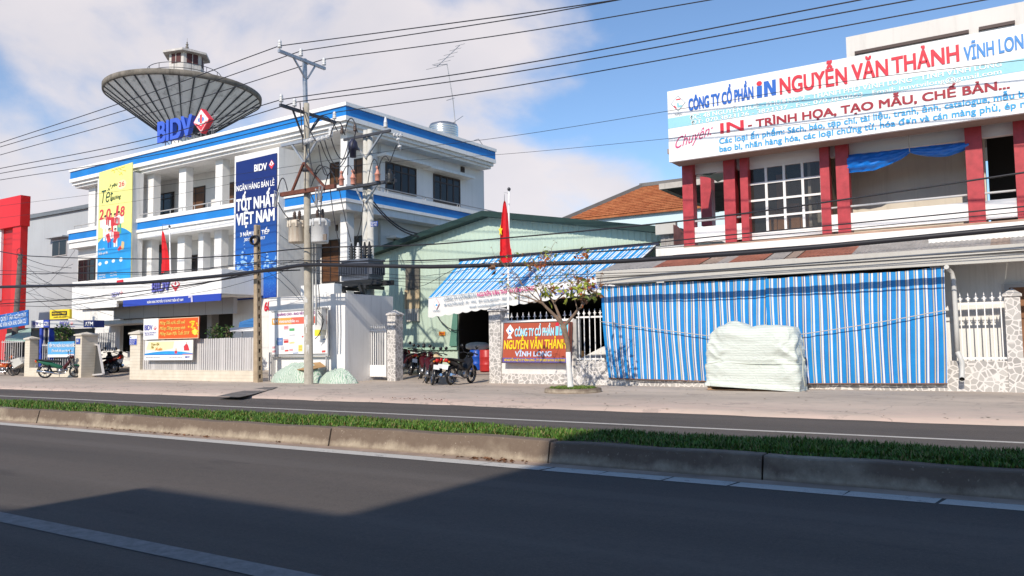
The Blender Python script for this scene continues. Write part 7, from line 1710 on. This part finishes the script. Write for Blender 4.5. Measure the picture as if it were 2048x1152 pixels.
    m = MB(); m.tube([(.22, -.06, .33), (.2, -.13, .22), (-.1, -.16, .2), (-.35, -.17, .27), (-.9, -.18, .36)], [.022, .022, .024, .05, .045], 9); m.build('exhaust', CHR, t)
    m = MB(); m.tube([(-.05, .1, .26), (-.08, .22, .02)], .013, 5); m.tube([(-.6, -.11, .285), (0, -.11, .30)], .02, 5); m.tube([(-.6, .11, .285), (0, .11, .30)], .02, 5); m.tube([(-.5, -.12, .30), (-.42, -.12, .62)], .028, 7); m.tube([(-.5, .12, .30), (-.42, .12, .62)], .028, 7); m.build('swing_arm', BPL, t)
    m = MB(); m.tube([(-.65, -.1, .80), (-.95, -.09, .84), (-1.0, 0, .84), (-.95, .09, .84), (-.65, .1, .80)], .012, 5); m.build('grab_rail', BPL, t)
    return t
def place(b, x, y, z_, heading, lean=.12, label=None):
    b.location = (x, y, z_); b.rotation_euler = (-lean, 0, heading)
    if label: b['label'] = label
    return b
def ground_pt(px, py, it=6):
    zz = .2
    for _ in range(it): q = PZ(px, py, zz); zz = gz(q.y)
    q.z = zz; return q
k1 = make_bike('black motorbike parked side-on in the gateway, nose towards the blue drum', BPL)
r_, f_ = ground_pt(898, 752.5), ground_pt(944, 747.5); d = (f_-r_); c = r_.lerp(f_, .49); hd_ = math.atan2(d.y, d.x)
place(k1, c.x, c.y, c.z, hd_, -.10)
MAR, WBK, GBK = flat('bike_maroon', (.055, .005, .007), .3), flat('bike_white', (.65, .65, .63), .3), flat('bike_green', (.02, .12, .07), .35)
k2 = make_bike('maroon motorbike nearest the gate pillar, tail to the street', MAR); k3 = make_bike('black motorbike with white leg shield, second in the row by the green wall', BPL, WBK)
row = [(820, 757.5, k2, None), (838, 756, k3, None), (854, 754, k2, 'maroon motorbike third in the row by the green wall'), (864, 751.5, k2, 'maroon motorbike fourth in the row by the green wall'), (873, 748, k2, 'maroon motorbike at the inner end of the row beside the black one')]
for i, (px, py, src, lab) in enumerate(row):
    b = src if lab is None else copy_tree(src); q = ground_pt(px, py); h = rad(146-3*i)
    place(b, q.x+.6*math.cos(h), q.y+.6*math.sin(h), q.z, h, -.14, lab)
for (px, py, hd, src, lab) in ((203, 750, 200, k2, 'maroon motorbike parked behind the open bank gate leaf'), (236, 748, 148, k3, 'dark motorbike facing out between the bank gate pillars'), (222, 747, 172, k1, 'black motorbike in the middle of the bank gateway'), (120, 752, 52, k2, 'dark green and red motorbike at the kerb under the sky blue board'), (758, 747, 95, k1, 'black motorbike seen through the bars of the small white gate')):
    b = copy_tree(src); q = ground_pt(px, py)
    if 'gate' in lab and 'bars' in lab: q = PY(752, 720, 23.4); q.z = gz(23.4)
    if 'sky blue board' in lab: q = PY(121, 735, 19.75); q.z = gz(19.75)
    place(b, q.x, q.y, q.z, rad(hd), -.1, lab)
    if 'green' in lab:
        for ch in b.children:
            if ch.name.startswith(('tail_body', 'front_mudguard')): 
                ch.data = ch.data.copy(); ch.data.materials[0] = GBK
# helmets and hats left on the seats
q = ground_pt(824, 757)
t = thing('helmet', 'red helmet hanging on a motorbike beside the gate pillar', 'helmet', PY(814, 704, q.y+.6)); m = MB(); m.lathe(PY(814, 708, q.y+.9), [(.13, 0), (.14, .06), (.11, .13), (.06, .17), (0, .185)], 16); m.build('shell', flat('helmet_red', (.55, .03, .03), .25), t)
q = ground_pt(880, 748)
t = thing('sun_hat', 'pale straw hat lying on a motorbike seat by the green wall', 'hat', PY(872, 714, q.y+.4)); m = MB(); m.lathe(PY(872, 714, q.y+.4), [(.26, 0), (.24, .02), (.11, .03), (.10, .11), (0, .13)], 18); m.build('hat', mat('straw', (.55, .43, .26), .8), t)
# orange scooter cut by the left edge, bicycle with a box
sc_ = make_bike('orange scooter parked at the left edge of the picture', mat('scooter_orange', (.50, .10, .02), .3)); q = ground_pt(8, 751); place(sc_, q.x, q.y, q.z, rad(25), -.1)
bk = thing('bicycle', 'old bicycle with a pale box on its carrier beside the left fence', 'bicycle', (0, 0, 0), None, .0001)
for cx in (-.5, .5):
    m = MB(); 
    for k_ in range(12): a = k_*math.pi/6; m.tube([(cx, 0, .33), (cx+.31*math.cos(a), 0, .33+.31*math.sin(a))], .003, 3)
    w = m.build('wheel', CHR, bk); m = MB(); torus(m, (cx, 0, .33), .315, .018, 28, 6); m.build('tyre', BLACK, w)
m = MB()
for a, b in (((-.5, 0, .33), (-.08, 0, .30)), ((-.08, 0, .30), (-.2, 0, .82)), ((-.08, 0, .30), (.36, 0, .72)), ((-.18, 0, .72), (.34, 0, .78)), ((-.5, 0, .33), (-.18, 0, .7)), ((.5, 0, .33), (.34, 0, .95))): m.tube([a, b], .016, 6)
m.build('frame', flat('bike_frame_grey', (.12, .12, .13), .4), bk); m = MB(); m.tube([(.28, -.26, 1.0), (.36, -.1, .98), (.36, .1, .98), (.28, .26, 1.0)], .012, 5); m.build('handlebar', CHR, bk)
m = MB(); m.box(-.33, -.08, -.07, .07, .84, .89); m.build('saddle', BSEAT, bk); m = MB(); m.box(-.65, -.3, -.1, .1, .70, .73); m.build('carrier', CHR, bk)
q = ground_pt(41, 752); place(bk, q.x, q.y, q.z, rad(15), -.12)
t = thing('carrier_box', 'pale grey box tilted on the bicycle carrier', 'box', PY(34, 728, q.y-.2)); m = MB(); pts = [PY(21, 720, q.y-.25), PY(38, 715, q.y-.25), PY(44, 727, q.y-.25), PY(27, 737, q.y-.25)]; m.slab(pts, (0, .35, 0)); m.build('box', mat('pale_box', (.50, .49, .45), .7), t)
